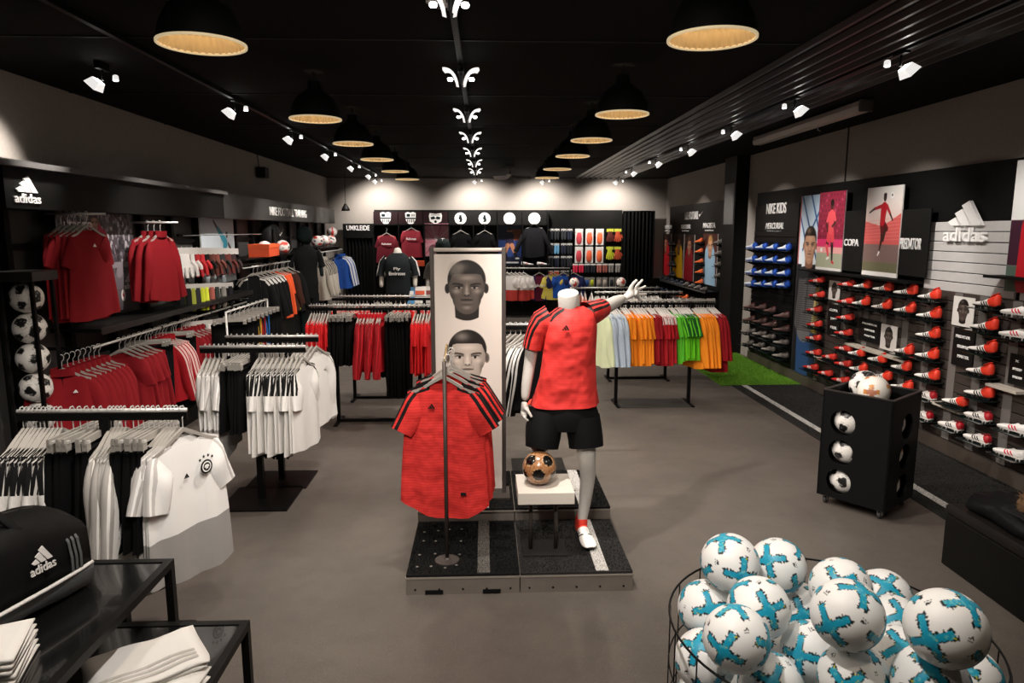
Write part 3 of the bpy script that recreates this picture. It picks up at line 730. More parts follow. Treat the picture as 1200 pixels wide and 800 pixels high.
        blend(M((E(0, -.222, .105, .020) - 1) * .02, 2), sh * .6, .9); blend(M((E(0, -.250, .085, .020) - 1) * .02, 2), sk * .8 + sh * .1, .9); blend(M(np.maximum(np.abs(Y + .233 - .25 * X * X) - .006, np.abs(X) - .11)), dark)
        line = .265 - .30 * np.clip(np.abs(X) - .20, 0, 1) - 2.2 * np.clip(np.abs(X) - .27, 0, 1); hr = np.maximum(np.minimum(hd, (E(0, .15, .358, .375) - 1) * .35) - .004, line - Y); blend(M(hr, 2), hair); blend(M(hr, 2) * gl(-.10, .40, .16, .10), lt, .28)
        tex = (np.sin(X * 190 + 40 * Y) * np.sin(Y * 230 - 30 * X)); blend(M(hr, 2) * (tex > .3), hair, .4)
        return s
M_PRINT = attr_mat('poster_print', .45, .35)
def poster(name, pic, loc, rot, w, h, label, group=None, thick=.012, back=None, cat='poster', parent=None, frame=None):
    """loc = centre of the print, local X right / Y up / Z out of the print"""
    mb = MB(); mb.b2((-w / 2, -h / 2, -thick), (w / 2, h / 2, -.0008))
    o = mb.build(name, back or mat('poster_board', hx('#d8d4d0'), .6), parent, False, loc, rot)
    if parent is None: tag(o, label, cat, group)
    ny, nx = pic.ny, pic.nx
    ys, xs = np.mgrid[0:ny, 0:nx]
    V = np.stack([(xs / (nx - 1) - .5) * w, (ys / (ny - 1) - .5) * h, np.zeros_like(xs, float)], -1).reshape(-1, 3)
    i = (ys[:-1, :-1] * nx + xs[:-1, :-1]).ravel(); Fq = np.stack([i, i + 1, i + nx + 1, i + nx], -1)
    me = bpy.data.meshes.new('print'); me.from_pydata(V.tolist(), [], Fq.tolist()); me.materials.append(M_PRINT)
    set_col(me, pic.c.reshape(-1, 3)); me.update()
    link('print', me, o); return o

# ------------------------------------------------------------------ podium of four turf-topped pallets
M_TURFB = None
def turf_mat(name, c0, c1, sc=260, bump=.9):
    if name in MATS: return MATS[name]
    m = bpy.data.materials.new(name); m.use_nodes = True; nt = m.node_tree; b = nt.nodes['Principled BSDF']
    tc = nt.nodes.new('ShaderNodeTexCoord'); n = nt.nodes.new('ShaderNodeTexNoise'); n.inputs['Scale'].default_value = sc; n.inputs['Detail'].default_value = 2; n.inputs['Roughness'].default_value = .7
    nt.links.new(tc.outputs['Object'], n.inputs['Vector'])
    n2 = nt.nodes.new('ShaderNodeTexNoise'); n2.inputs['Scale'].default_value = 5; nt.links.new(tc.outputs['Object'], n2.inputs['Vector'])
    r = nt.nodes.new('ShaderNodeMapRange'); r.inputs['From Min'].default_value = .38; r.inputs['From Max'].default_value = .68; nt.links.new(n.outputs['Fac'], r.inputs['Value'])
    c = mixc(nt, r.outputs[0], hx(c0), hx(c1)); c = mixc(nt, math_node(nt, 'MULTIPLY', n2.outputs['Fac'], .35), c, hx(c0))
    nt.links.new(c, b.inputs['Base Color']); b.inputs['Roughness'].default_value = .9; b.inputs['Specular IOR Level'].default_value = .2
    bp = nt.nodes.new('ShaderNodeBump'); bp.inputs['Strength'].default_value = bump; bp.inputs['Distance'].default_value = .01
    nt.links.new(n.outputs['Fac'], bp.inputs['Height']); nt.links.new(bp.outputs[0], b.inputs['Normal']); MATS[name] = m; return m
M_TURFB = turf_mat('black_turf', '#0d0d0d', '#4a4846'); M_TURFK = turf_mat('jet_black_turf', '#060606', '#1f1e1d'); M_TURFG = turf_mat('green_turf', '#3a6a14', '#86b838', 200)
M_LINE = turf_mat('white_turf_line', '#9a9692', '#e6e3df', 200, .5)
M_PAL = mat('grey_pallet_metal', hx('#7d756d'), .45, .35, noise=.08, nscale=10)
def tuft_mesh(name, w, d, n, h, m, seed):
    """loose turf blades on a w x d patch (one mesh)"""
    q = np.random.RandomState(seed); V = []; Fc = []
    for i in range(n):
        x, y = (q.rand() - .5) * w, (q.rand() - .5) * d; a = q.rand() * 6.28; l = h * (.6 + .6 * q.rand()); dx, dy = math.cos(a) * .0022, math.sin(a) * .0022; lx, ly = (q.rand() - .5) * h, (q.rand() - .5) * h
        b = len(V); V += [(x - dx, y - dy, 0), (x + dx, y + dy, 0), (x + lx, y + ly, l)]; Fc.append((b, b + 1, b + 2))
    me = bpy.data.meshes.new(name); me.from_pydata(V, [], Fc); me.materials.append(m); return me
PW, PD, PYF, PXM = .635, .72, 3.64, .185   # pallet width, depth, front Y, middle joint X
PH1, PH2 = .125, .21
def pallet(x0, y0, h, turf, label, line=None, dots=False, seed=0):
    t = thing('display_pallet', label, 'pallet', (x0 + PW / 2, y0, 0))
    w = PW / 2 - .003; mb = MB()
    mb.b2((-w, 0, .0), (w, .02, h - .03)); mb.b2((-w, PD - .02, .0), (w, PD, h - .03)); mb.b2((-w, 0.02, 0), (-w + .02, PD - .02, h - .03)); mb.b2((w - .02, .02, 0), (w, PD - .02, h - .03))
    mb.build('frame', M_PAL, t)
    MB().b2((-w - .004, -.004, h - .032), (w + .004, PD, h - .022)).build('edge_lip', mat('pallet_lip', hx('#a39a90'), .35, .5), t)
    for x in ((-.16, .16) if dots else ()): MB().b2((x - .05, -.006, .004), (x + .05, .0, .026)).build('fork_slot', M_BLACK, t)
    for x in np.linspace(-w + .05, w - .05, 5): MB().lathe([(.006, .004), (.006, 0), (.001, -.001)], 8, (x, -.003, .03), 0, 'y').build('rivet', M_BLACK, t)
    MB().b2((-w, 0, h - .022), (w, PD, h - .008)).build('turf_mat', turf, t)
    bl = link('turf_blades', tuft_mesh('turf_blades', 2 * w - .01, PD - .01, 5200, .012, turf, seed), t, (0, PD / 2, h - .009)); bl['kind'] = 'stuff'
    if line: MB().b2((line[0], .01, h - .009), (line[1], PD - .01, h - .0035)).build('white_line', M_LINE if line[2] else turf_mat('grey_turf_line', '#3a3836', '#8a8680', 200, .5), t)
    if dots:
        q = random.Random(3)
        for i in range(16):
            x, y = -w + .06 + (i % 4) * .075 + q.uniform(-.01, .01), .08 + (i // 4) * .16 + q.uniform(-.02, .02)
            MB().lathe([(.004, 0), (.008, .003), (.008, .006), (.004, .006)], 8, (x, y, h - .004)).build('eyelet', M_GREYMET, t, True)
    return t
pallet(PXM - PW, PYF, PH1, M_TURFK, 'front turf pallet under the red shirt stand, with studs and a grey line', (.08, .15, False), True, 1)
pallet(PXM, PYF, PH1, M_TURFB, 'front turf pallet under the standing mannequin leg with a bright white line', (.11, .18, True), False, 2)
pallet(PXM - PW, PYF + PD, PH2, M_TURFK, 'raised turf pallet carrying the portrait banner behind the red shirt stand', (.08, .15, True), False, 3)
pallet(PXM, PYF + PD, PH2, M_TURFK, 'raised turf pallet behind the white plinth and mannequin leg', (.11, .18, True), False, 4)

# portrait banner
bt = thing('portrait_banner', 'tall pale banner with stern black and white portrait heads in a brown metal frame', 'banner')
BY = 4.62; bl, br, btop = PY(508, 289, BY).x, PY(588, 289, BY).x, PY(545, 289, BY).z
bt.location = ((bl + br) / 2, BY, PH2 - .008); bw, bh = br - bl, btop - PH2
for s in (-1, 1): MB().b2((s * (bw / 2 + .012) - .014, -.014, 0), (s * (bw / 2 + .012) + .014, .014, bh + .004), 0, .003).build('frame_post', M_BROWNMET, bt)
MB().tube([(-bw / 2, 0, bh - .012), (bw / 2, 0, bh - .012)], .013, 12).build('top_roll', mat('banner_cloth', hx('#cfc5bc'), .7), bt, True)
MB().b2((-bw / 2 - .05, -.11, 0), (bw / 2 + .05, .11, .012)).build('foot_plate', M_BROWNMET, bt)
asp = bw / (bh - .08)
p = Pic(asp, 620, '#d3c9c0')
k = 1.0 / (bh - .08)
def vpx(py): return (PY(548, py, BY).z - PH2 - .04) / (bh - .08)
yc1, yc2 = (vpx(305) + vpx(372)) / 2, (vpx(389) + vpx(456)) / 2; hh = (vpx(306) - vpx(368))
xc = (PY(547, 340, BY).x - bl) / bw * asp
p.face(xc, yc1 + .01, hh * 1.0, '#5a5049', '#2a2420', '#191513', '#a1958b'); p.ell(xc - hh * .2, yc1 + hh * .40, hh * .12, hh * .12, '#8b8178', .5, 14)
p.face(xc, yc2 + .02, hh * 1.02, '#b5a89d', '#6d625a', '#1d1815', '#d8ccc1')
p.face(xc, yc2 * 2 - yc1 + .03, hh, '#8a7f76', '#4a423c', '#2a2420', '#b8ab9f')
poster('banner_cloth', p, (0, -.006, (bh - .08) / 2 + .04), (math.pi / 2, 0, 0), bw, bh - .08, None, None, .006, mat('banner_cloth', hx('#cfc5bc'), .7), parent=bt)

# red training shirts on a single-arm stand
F_RED = fabric('coral_red_jersey', '#d43430', '#141010', 9, lines='#b01f22', sw=.008, wr=.5, wsc=7)
ME_T1 = shirt_mesh('training_shirt', F_RED, .245, .75, .22, 56, .035, .09, .06, 1, .010, tail=.055)
sy = G(524, 655, PH1).y; sx = G(524, 655, PH1).x
st_ = thing('shirt_stand', 'slim brown metal stand with a stepped arm carrying the coral red training shirts', 'stand', (sx, sy, PH1 - .008))
ARM = PY(519, 428, sy).z - PH1
MB().tube([(0, 0, 0), (0, 0, ARM + .03)], .011, 10).build('post', M_BROWNMET, st_, True)
MB().tube([(0, 0, ARM), (0, .15, ARM + .03), (0, .34, ARM + .06)], .010, 8).build('arm', M_GREYMET, st_, True)
for i in range(7): MB().lathe([(.004, -.012), (.007, 0), (.004, .014)], 8, (0, .05 + i * .04, ARM + .02 + i * .008)).build('arm_stud', mat('brass_stud', hx('#b59a6a'), .35, .7), st_, True)
MB().lathe([(.07, 0), (.07, .006), (.02, .012), (.012, .02)], 20).build('base_disc', M_BROWNMET, st_)
def mark(parent, loc, s, m, rot=(math.pi / 2, 0, 0)):
    mb = three_bar_mesh(1, .002); xs = [v[0] for v in mb.v]; c = (min(xs) + max(xs)) / 2; f = s / (max(xs) - min(xs))
    mb.v = [((v[0] - c) * f, v[1] * f, v[2]) for v in mb.v]; return mb.build('chest_mark', m, parent, False, loc, rot)
M_BMARK = mat('black_print', (.01, .01, .01), .6); M_WMARK = mat('white_print', hx('#efedea'), .6)
for i, (dx, dy, rz, lb) in enumerate([(-.01, .045, -.10, 'coral red training shirt with black shoulder stripes, front one on the brown stand'), (.015, .10, .10, 'coral red training shirt with black stripes, second on the brown stand'), (.03, .155, .22, 'coral red training shirt with black stripes, third on the brown stand'), (.03, .21, .12, 'coral red training shirt with black stripes, rear one on the brown stand')]):
    o = hang('training_shirt', ME_T1, (sx + dx, sy + dy, PH1 + ARM + .014 + i * .010), rz, lb, 'shirt', 'coral training shirts on the stand')
    if i == 0: mark(o, (-.06, -.052, -.26), .042, M_BMARK); MB().b2((.10, -.06, -.76), (.13, -.05, -.745)).build('hem_label', M_BMARK, o)

# plinth with copper ball
pl, pr = G(607, 578, .52), G(674, 578, .52)
pt = thing('display_plinth', 'white slab plinth on two thin legs in front of the kicking mannequin', 'plinth', ((pl.x + pr.x) / 2, pl.y, PH1))
pw = (pr.x - pl.x) / 2
MB().b2((-pw, 0, .325), (pw, .32, .395), 0, .003).build('slab', mat('white_slab', hx('#d6cdc2'), .6), pt)
for s in (-.5, .42): MB().tube([(pw * s, .12, 0), (pw * s, .12, .33)], .012, 10).build('leg', M_BROWNMET, pt, True)
MB().b2((-pw * .8, .03, -.005), (pw * .8, .24, .004)).build('foot_plate', M_TURFB, pt)
ball(B_COP, (PY(632, 547, pl.y + .15).x, pl.y + .15, PH1 + .395 + .10), 'copper coloured football with black discs on the white plinth', None, (.3, .2, .5))

# ------------------------------------------------------------------ kicking mannequin
def skin_mesh(name, pts, edges, m, sub=2, root=0):
    me = bpy.data.meshes.new(name); me.from_pydata([p[0] for p in pts], edges, []); ob = bpy.data.objects.new(name, me); COLL.objects.link(ob)
    ob.modifiers.new('sk', 'SKIN'); sv = me.skin_vertices[0].data
    for i, p in enumerate(pts):
        r = p[1]; sv[i].radius = (r, r) if isinstance(r, (int, float)) else r; sv[i].use_root = (i == root)
    ss_ = ob.modifiers.new('ss', 'SUBSURF'); ss_.levels = sub; ss_.render_levels = sub
    bpy.context.view_layer.update()
    out = bpy.data.meshes.new_from_object(ob.evaluated_get(bpy.context.evaluated_depsgraph_get())); out.name = name
    bpy.data.objects.remove(ob); out.materials.clear(); out.materials.append(m)
    out.polygons.foreach_set('use_smooth', [True] * len(out.polygons)); return out
M_MANN = mat('mannequin_grey', hx('#bdb8b1'), .55, noise=.03, nscale=60)
def hand_pts(wr, dirv, pal, spread, curl, s=1.0, thumb=1):
    """chains for palm + five fingers; dirv = finger direction, pal = palm normal"""
    d = Vector(dirv).normalized(); n = Vector(pal).normalized(); side = d.cross(n).normalized(); P = []; E = []
    wr = Vector(wr); P.append((wr, (.024 * s, .019 * s)))
    P.append((wr + d * .045 * s, (.030 * s, .016 * s))); E.append((0, 1))
    P.append((wr + d * .08 * s, (.030 * s, .014 * s))); E.append((1, 2))
    for i, (off, ln) in enumerate(((-.033, .068), (-.011, .080), (.011, .076), (.031, .060))):
        a = spread * (i - 1.5); fd = (d * math.cos(a) + side * math.sin(a)).normalized(); base = wr + d * .088 * s + side * off * s; prev = 2
        for j in range(3):
            cc = curl * (j + .4); q = (fd * math.cos(cc) + n * math.sin(cc)); base = base + q * ln * s * (.45, .32, .26)[j] if j else base + fd * .008
            P.append((base.copy(), .0088 * s - .0012 * j)); E.append((prev, len(P) - 1)); prev = len(P) - 1
        P.append((base + q * .014 * s, .006 * s)); E.append((prev, len(P) - 1))
    tb = wr + d * .03 * s - side * thumb * .02 * s; prev = 1
    for j in range(3):
        td = (d * (.6 + .1 * j) - side * thumb * (.75 - .15 * j) + n * (.25 + curl * .4)).normalized(); tb = tb + td * (.035, .03, .022)[j] * s
        P.append((tb.copy(), .0105 * s - .0013 * j)); E.append((prev, len(P) - 1)); prev = len(P) - 1
    return P, E
MY = 4.07
mo = G(685, 632, PH1); ORG = Vector((mo.x, mo.y, PH1 - .008))
mn = thing('mannequin', 'headless grey mannequin in coral red shirt and black shorts kicking on the turf podium', 'mannequin', ORG)
def J(px, py, Y, r): return (PY(px, py, Y) - ORG, r)
BODY = [J(661, 478, MY + .02, (.13, .09)), J(661, 452, MY + .02, (.125, .085)), J(662, 420, MY, (.14, .10)), J(663, 388, MY - .01, (.115, .075)), J(666, 368, MY, (.08, .06)),
        J(667, 357, MY - .01, .058), J(666, 346, MY - .04, .056),
        # viewer-left arm (hanging)
        J(645, 379, MY, .042), J(631, 385, MY + .01, .044), J(624, 402, MY + .02, .044), J(621, 424, MY + .03, .038), J(617, 450, MY + .0, .034), J(615, 470, MY - .02, .024),
        # viewer-right arm (raised, reaching back)
        J(692, 368, MY + .03, .048), J(702, 363, MY + .10, .050), J(713, 358, MY + .20, .046), J(722, 353, MY + .30, .040), J(731, 349, MY + .38, .027),
        # standing leg
        J(680, 488, MY, .085), J(686, 512, MY - .03, .075), J(688, 535, MY - .05, .056), J(689, 556, MY + .0, .052), J(686, 585, MY + .02, .042), J(682, 610, MY + .03, .031), J(681, 622, MY + .03, .034),
        # kicking leg folded back
        J(643, 490, MY, .085), J(636, 512, MY - .04, .070), J(632, 526, MY - .05, .056), J(628, 512, MY + .14, .052), J(624, 499, MY + .28, .040), J(621, 492, MY + .40, .032)]
BE = [(0, 1), (1, 2), (2, 3), (3, 4), (4, 5), (5, 6), (3, 7), (7, 8), (8, 9), (9, 10), (10, 11), (11, 12), (3, 13), (13, 14), (14, 15), (15, 16), (16, 17),
      (0, 18), (18, 19), (19, 20), (20, 21), (21, 22), (22, 23), (23, 24), (0, 25), (25, 26), (26, 27), (27, 28), (28, 29), (29, 30)]
link('body', skin_mesh('body', BODY, BE, M_MANN), mn)
P_, E_ = hand_pts(BODY[12][0], Vector((-.06, -.04, -1)), (1, .1, 0), .10, .5, .95, -1)
link('hand', skin_mesh('hand', P_, E_, M_MANN), mn)
hd = (BODY[17][0] - BODY[16][0]).normalized()
P_, E_ = hand_pts(BODY[17][0], Vector((.75, .35, .22)), (.1, -1, -.15), .36, .08, 1.2, 1)
link('hand', skin_mesh('hand', P_, E_, M_MANN), mn)
nk = BODY[6][0]; nd = Vector((-.12, -.35, 1)).normalized(); rq = nd.to_track_quat('Z', 'Y').to_matrix()
mb = MB(); mb.loft([[BODY[5][0] + Vector((.002, .0, -.02)) + rq @ Vector((math.cos(a) * .064, math.sin(a) * .064, -.03)) for a in np.linspace(0, 6.28318, 24, endpoint=False)], [nk + rq @ Vector((math.cos(a) * .061, math.sin(a) * .061, .012)) for a in np.linspace(0, 6.28318, 24, endpoint=False)], [nk + rq @ Vector((math.cos(a) * .058, math.sin(a) * .058, .016)) for a in np.linspace(0, 6.28318, 24, endpoint=False)]])
mb.build('neck_cap', M_MANN, mn, 'auto')
def ring(c, rx, ry, n=28, tilt=(0, 0), wob=0, ph=0):
    out = []
    for k in range(n):
        a = 2 * math.pi * k / n; x, y = rx * math.copysign(abs(math.cos(a)) ** .8, math.cos(a)), ry * math.sin(a)
        w_ = 1 + wob * math.sin(5 * a + ph) + wob * .6 * math.sin(9 * a - ph); out.append(Vector(c) + Vector((x * w_, y * w_, x * tilt[0] + y * tilt[1])))
    return out
def garment_mesh(name, m, parts, st_fn):
    V = []; Fc = []; st = []; sv = []
    for pi, rings in enumerate(parts):
        b = len(V); n = len(rings[0])
        for i, r in enumerate(rings):
            for k, q in enumerate(r): V.append(tuple(q)); s1, s2 = st_fn(pi, i / (len(rings) - 1), k / n, Vector(q)); st.append(s1); sv.append(s2)
        for i in range(len(rings) - 1):
            for k in range(n): k2 = (k + 1) % n; Fc.append((b + i * n + k, b + i * n + k2, b + (i + 1) * n + k2, b + (i + 1) * n + k))
    me = bpy.data.meshes.new(name); me.from_pydata(V, [], Fc); me.materials.append(m); put_attr(me, 'st', st); put_attr(me, 'sv', sv); return finish(me, True, True)
def c2(x0, x1, y, Y): a, b_ = PY(x0, y, Y) - ORG, PY(x1, y, Y) - ORG; return (a + b_) / 2, (b_ - a).x / 2
rows = [(622, 702, 474, .130), (627, 700, 460, .120), (632, 698, 440, .112), (635, 697, 420, .118), (637, 698, 400, .128), (637, 699, 386, .125), (637, 699, 374, .108), (643, 695, 366, .085), (650, 687, 361, .070), (654, 684, 359, .066)]
torso = []
for i, (x0, x1, yy, dp) in enumerate(rows):
    c, rx = c2(x0, x1, yy, MY); c.y += (.01 if i < 2 else -.005); torso.append(ring(c, rx, dp, 36, (0.03 if i > 5 else .02, -.12 if i > 6 else 0), .030 * max(0, 1 - i / 7), i * .7))
def path_rings(pts, n=18):
    mb = MB(); mb.tube([p[0] for p in pts], [p[1] for p in pts], n, 0, False); return [[Vector(v) for v in mb.v[i * n:(i + 1) * n]] for i in range(len(pts))]
SLL = path_rings([J(646, 373, MY, (.07, .085)), J(636, 378, MY, (.074, .08)), J(630, 387, MY + .01, (.07, .068)), J(626, 398, MY + .015, (.068, .062)), J(624, 407, MY + .02, (.066, .060))])
SLR = path_rings([J(686, 369, MY, (.075, .08)), J(694, 366, MY + .04, (.074, .072)), J(700, 364, MY + .09, (.066, .064)), J(705, 361, MY + .15, (.062, .060))])
def shirt_st(pi, t, u, q):
    if pi == 0:
        if t > .55:   # shoulder region: distance from the ridge line y=0
            return (q.y + .02) * 1.0, .1
        return 9, 9
    return (q.y - (SLL[2][0].y * 0 + (.01 if pi == 1 else .07))) * (1.0 if q.z > -9 else 1), .1
# stripes run over the upper outside of the shoulder and sleeve
def shirt_st2(pi, t, u, q):
    if pi == 0: return ((q.y - (MY - ORG.y) + .045) if t > .62 and q.x < -.13 else 9), .1
    r = (SLL if pi == 1 else SLR); i = int(round(t * (len(r) - 1))); c = sum(r[i], Vector()) / len(r[i]); d = q - c
    ax = (sum(r[-1], Vector()) - sum(r[0], Vector())).normalized(); ref = Vector((-.75, -.62, .25)) if pi == 1 else Vector((.1, -.75, .65))
    ref = (ref - ax * ref.dot(ax)).normalized(); d = d - ax * d.dot(ax); sg = ax.cross(ref)
    return math.atan2(d.dot(sg), d.dot(ref)) * .065, .1
F_MANS = fabric('mannequin_shirt_cloth', '#d83a35', '#161010', 9, lines='#d02a2a', rough=.6, sw=.0085, wr=.8, wsc=6)
sh = link('shirt', garment_mesh('shirt', F_MANS, [torso, SLL, SLR], shirt_st2), mn); sh['label'] = 'coral red training shirt with black shoulder stripes'
lc = PY(663, 387, MY - .14) - ORG; mark(mn, lc, .045, M_BMARK)
F_SHORT = fabric('black_shorts_cloth', (.005, .005, .0055), rough=.7)
hipr = []
for x0, x1, yy, dp in ((630, 695, 466, .10), (627, 698, 474, .115), (621, 702, 486, .13), (622, 702, 500, .12)):
    c, rx = c2(x0, x1, yy, MY + .01); hipr.append(ring(c, rx, dp, 28, (0, 0), .01, yy))
LGR = path_rings([J(682, 488, MY, (.108, .12)), J(684, 500, MY - .01, (.108, .118)), J(686, 512, MY - .02, (.106, .112)), J(687, 523, MY - .03, (.104, .106))])
LGL = path_rings([J(640, 488, MY, (.108, .12)), J(637, 502, MY - .03, (.108, .115)), J(636, 514, MY - .05, (.104, .108)), J(635, 524, MY - .06, (.098, .100))])
shs = link('shorts', garment_mesh('shorts', F_SHORT, [hipr, LGR, LGL], lambda *a: (9, 9)), mn); shs['label'] = 'black football shorts'
parts, up = BOOT_RED
ft = BODY[24][0]
for (loc, rot) in (((ft.x - .005, ft.y + .06, .0), (0, 0, -math.pi / 2 + .12)),):
    o = link('boot', up, mn, loc, rot); o['label'] = 'white and red football boot on the standing foot'
    for n_, me_ in parts: link(n_, me_, o)
MB().lathe([(.036, .07), (.040, .10), (.036, .125)], 16, (ft.x, ft.y, 0), cap=False).build('sock', mat('red_sock', hx('#e23a2a'), .8), mn, True)
kf = BODY[30][0]
o = link('boot', up, mn, kf + Vector((.0, -.0, .09)), (math.radians(0), math.radians(75), math.radians(75))); o['label'] = 'white and red football boot on the kicking foot'
for n_, me_ in parts: link(n_, me_, o)

# ------------------------------------------------------------------ clothes racks
def t_rack(name, x0, x1, y, z, label, plate=(.52, .42), post_x=None):
    px = (x0 + x1) / 2 if post_x is None else post_x
    t = thing(name, label, 'rack', (px, y, 0))
    MB().b2((-plate[0] / 2, -plate[1] / 2, 0), (plate[0] / 2, plate[1] / 2, .012), 0, .002).build('base_plate', M_BLACKMET, t)
    MB().b2((-.022, -.022, .01), (.022, .022, z - .03)).build('post', M_BLACKMET, t)
    MB().b2((x0 - px, -.008, z - .045), (x1 - px, .008, z - .012)).build('crossbar', M_BLACKMET, t)
    MB().tube([(x0 - px, 0, z), (x1 - px, 0, z)], .010, 8).build('rail', M_CHROME, t, True)
    return t
def frame_rack(x0, x1, y, z, label, depth=.42, plate=False, px=None):
    t = thing('garment_rack', label, 'rack', ((x0 + x1) / 2, y, 0)); hw = (x1 - x0) / 2; pw = hw if px is None else px
    for s in (-1, 1):
        MB().b2((s * pw - .018, -.018, .012), (s * pw + .018, .018, z - .02)).build('post', M_BLACKMET, t)
        MB().b2((s * pw - .02, -depth / 2, 0), (s * pw + .02, depth / 2, .014)).build('foot', M_BLACKMET, t)
    if plate: MB().b2((-pw + .02, -depth / 2, .0), (pw - .02, depth / 2, .010)).build('base_plate', mat('grey_base_plate', hx('#3c3936'), .5), t)
    else: MB().b2((-pw, -.02, .0), (pw, .02, .03)).build('base_beam', M_BLACKMET, t)
    MB().b2((-hw, -.008, z - .05), (hw, .008, z - .02)).build('crossbar', M_BLACKMET, t)
    MB().tube([(-hw, 0, z), (hw, 0, z)], .010, 8).build('rail', M_CHROME, t, True)
    return t
F_WB = fabric('white_top_black_stripes', '#e6e3df', '#101010', .36)
F_WG = fabric('white_top_grey_stripes', '#e9e6e2', '#a8a49f', 9)
F_WH = fabric('white_jersey_grey_hem', '#f0eeeb', '#c2bebb', 9, hem='#9b9895', hemz=-.56)
F_WP = fabric('plain_white_jersey', '#ebe8e4')
F_WM = fabric('white_jersey_red_print', '#e8e3df', hem='#c98a80', hemz=-.62)
F_BK = fabric('black_cloth', (.0045, .0045, .005)); F_BKW = fabric('black_top_white_stripes', (.006, .006, .0065), '#d9d6d2', 9)
F_R = fabric('bright_red_cloth', '#e0262b'); F_RD = fabric('deep_red_cloth', '#84101a'); F_RS = fabric('red_white_stripe_cloth', '#9c101b', '#d8b8b4', 9)
F_RW = fabric('red_jacket_cloth', '#d01f2c', '#8a0f18', 9)
F_OR = fabric('orange_cloth', '#f08a1e'); F_DR = fabric('dark_red_cloth', '#8f0f1a'); F_GN = fabric('lime_green_cloth', '#63c21c', '#1c5a1e', 9, yoke=('#1d7a3a', -.165)); F_GN2 = fabric('green_cloth', '#55b52a')
F_LB = fabric('pale_blue_cloth', '#aebccb'); F_PY = fabric('pale_yellow_cloth', '#d8e0b8'); F_LB2 = fabric('grey_blue_cloth', '#93a5b8')
def S3(base, m, **k): return [shirt_mesh(base, m, seed=s * 7 + 1, **k) for s in range(3)]
TEE_WB = S3('jersey', F_WB, L=.66, sleeve=.25, ang=74, thick=.014, fold=.006)
TOP_WG = S3('sweatshirt', F_WG, L=.66, sleeve=.58, ang=80, thick=.018, fold=.006)
TEE_WH = S3('jersey', F_WH, L=.70, sleeve=.24, ang=68, thick=.016, fold=.008)
TEE_WP = S3('jersey', F_WP, L=.64, sleeve=.22, ang=72, thick=.014, fold=.008)
LS_W = S3('sweatshirt', F_WG, L=.62, sleeve=.56, ang=78, thick=.022, fold=.008)
SHORTS = [trousers_mesh('shorts', F_BK, .44, .19, s) for s in range(3)]
PANTS = [trousers_mesh('track_trousers', F_BK, .80, .19, s + 5) for s in range(3)]
TEE_R = S3('shirt', F_R, L=.60, sleeve=.22, ang=76, thick=.02, fold=.008); JKT_R = S3('jacket', F_RW, L=.56, sleeve=.56, ang=72, thick=.03, fold=.010, collar=True)
Q = math.pi / 2
# rack A, nearest white rack by the tables
AY, AZ = 3.2, PY(120, 481, 3.2).z
def AX(px): return PY(px, 481, AY).x
t_rack('garment_rack', AX(20), AX(219), AY, AZ, 'chrome rail on a black T stand holding white jerseys behind the duffel bag', (.5, .42), AX(123))
row('jersey', TEE_WB, (AX(23), AY, AZ), (AX(73), AY, AZ), 10, Q, 'white top with black shoulder stripes behind the duffel bag', 'shirt', 'white striped tops behind the duffel bag', None, .05, 'the black shorts', True)
row('shorts', SHORTS, (AX(80), AY, AZ), (AX(122), AY, AZ), 5, Q, 'black shorts beside the duffel bag', 'shorts', 'black shorts beside the duffel bag', CLIP, .12, 'grey striped tops', True)
row('sweatshirt', TOP_WG, (AX(126), AY, AZ), (AX(148), AY, AZ), 5, Q + .05, 'white long sleeved top with grey arm stripes above the table', 'shirt', 'white grey striped tops', None, .04, 'the crest jersey', True)
row('shorts', SHORTS, (AX(152), AY, AZ), (AX(188), AY, AZ), 6, Q, 'black shorts hanging above the table', 'shorts', 'black shorts beside the crest jersey', CLIP, .10, 'the crest jersey', True)
row('jersey', TEE_WH, (AX(192), AY, AZ), (AX(208), AY, AZ), 4, Q - .30, 'white jersey with grey hem hanging behind the crest jersey', 'shirt', 'white jerseys with grey hem', None, .05, 'the crest jersey', True)
o = hang('jersey', TEE_WH[0], (AX(214), AY - .01, AZ), Q - .45, 'white jersey with round black crest and grey hem at the rail end', 'shirt')
cr = thing('x', 'x', 'x'); bpy.data.objects.remove(cr)
CRL = (.085, -.036, -.29)
def disc(r, d=.002, n=24): return MB().lathe([(r, 0), (r, d)], n)
c_ = disc(.034).build('crest', M_BMARK, o, False, CRL, (Q, 0, 0)); disc(.026, .0026).build('crest_field', M_WMARK, c_); MB().lathe([(.020, 0), (.020, .0032)], 20).build('crest_ring', M_BMARK, c_)
mb = MB(); mb.prism([(0, .012), (.012, .008), (.014, -.002), (.005, -.003), (.008, -.012), (0, -.008), (-.008, -.012), (-.005, -.003), (-.014, -.002), (-.012, .008)], 'z', .003, .004); mb.build('crest_bird', M_WMARK, c_)
for k, (dx, dz) in enumerate(((-.036, .040), (-.013, .052), (.013, .052), (.036, .040))):
    mb = MB(); mb.prism([(math.cos(a * math.pi / 5 + Q) * (.009 if a % 2 == 0 else .004), math.sin(a * math.pi / 5 + Q) * (.009 if a % 2 == 0 else .004)) for a in range(10)], 'z', 0, .002); mb.build('crest_star', M_BMARK, o, False, (CRL[0] + dx, CRL[1], CRL[2] + dz), (Q, 0, 0))
mark(o, (-.03, -.034, -.31), .03, M_BMARK)
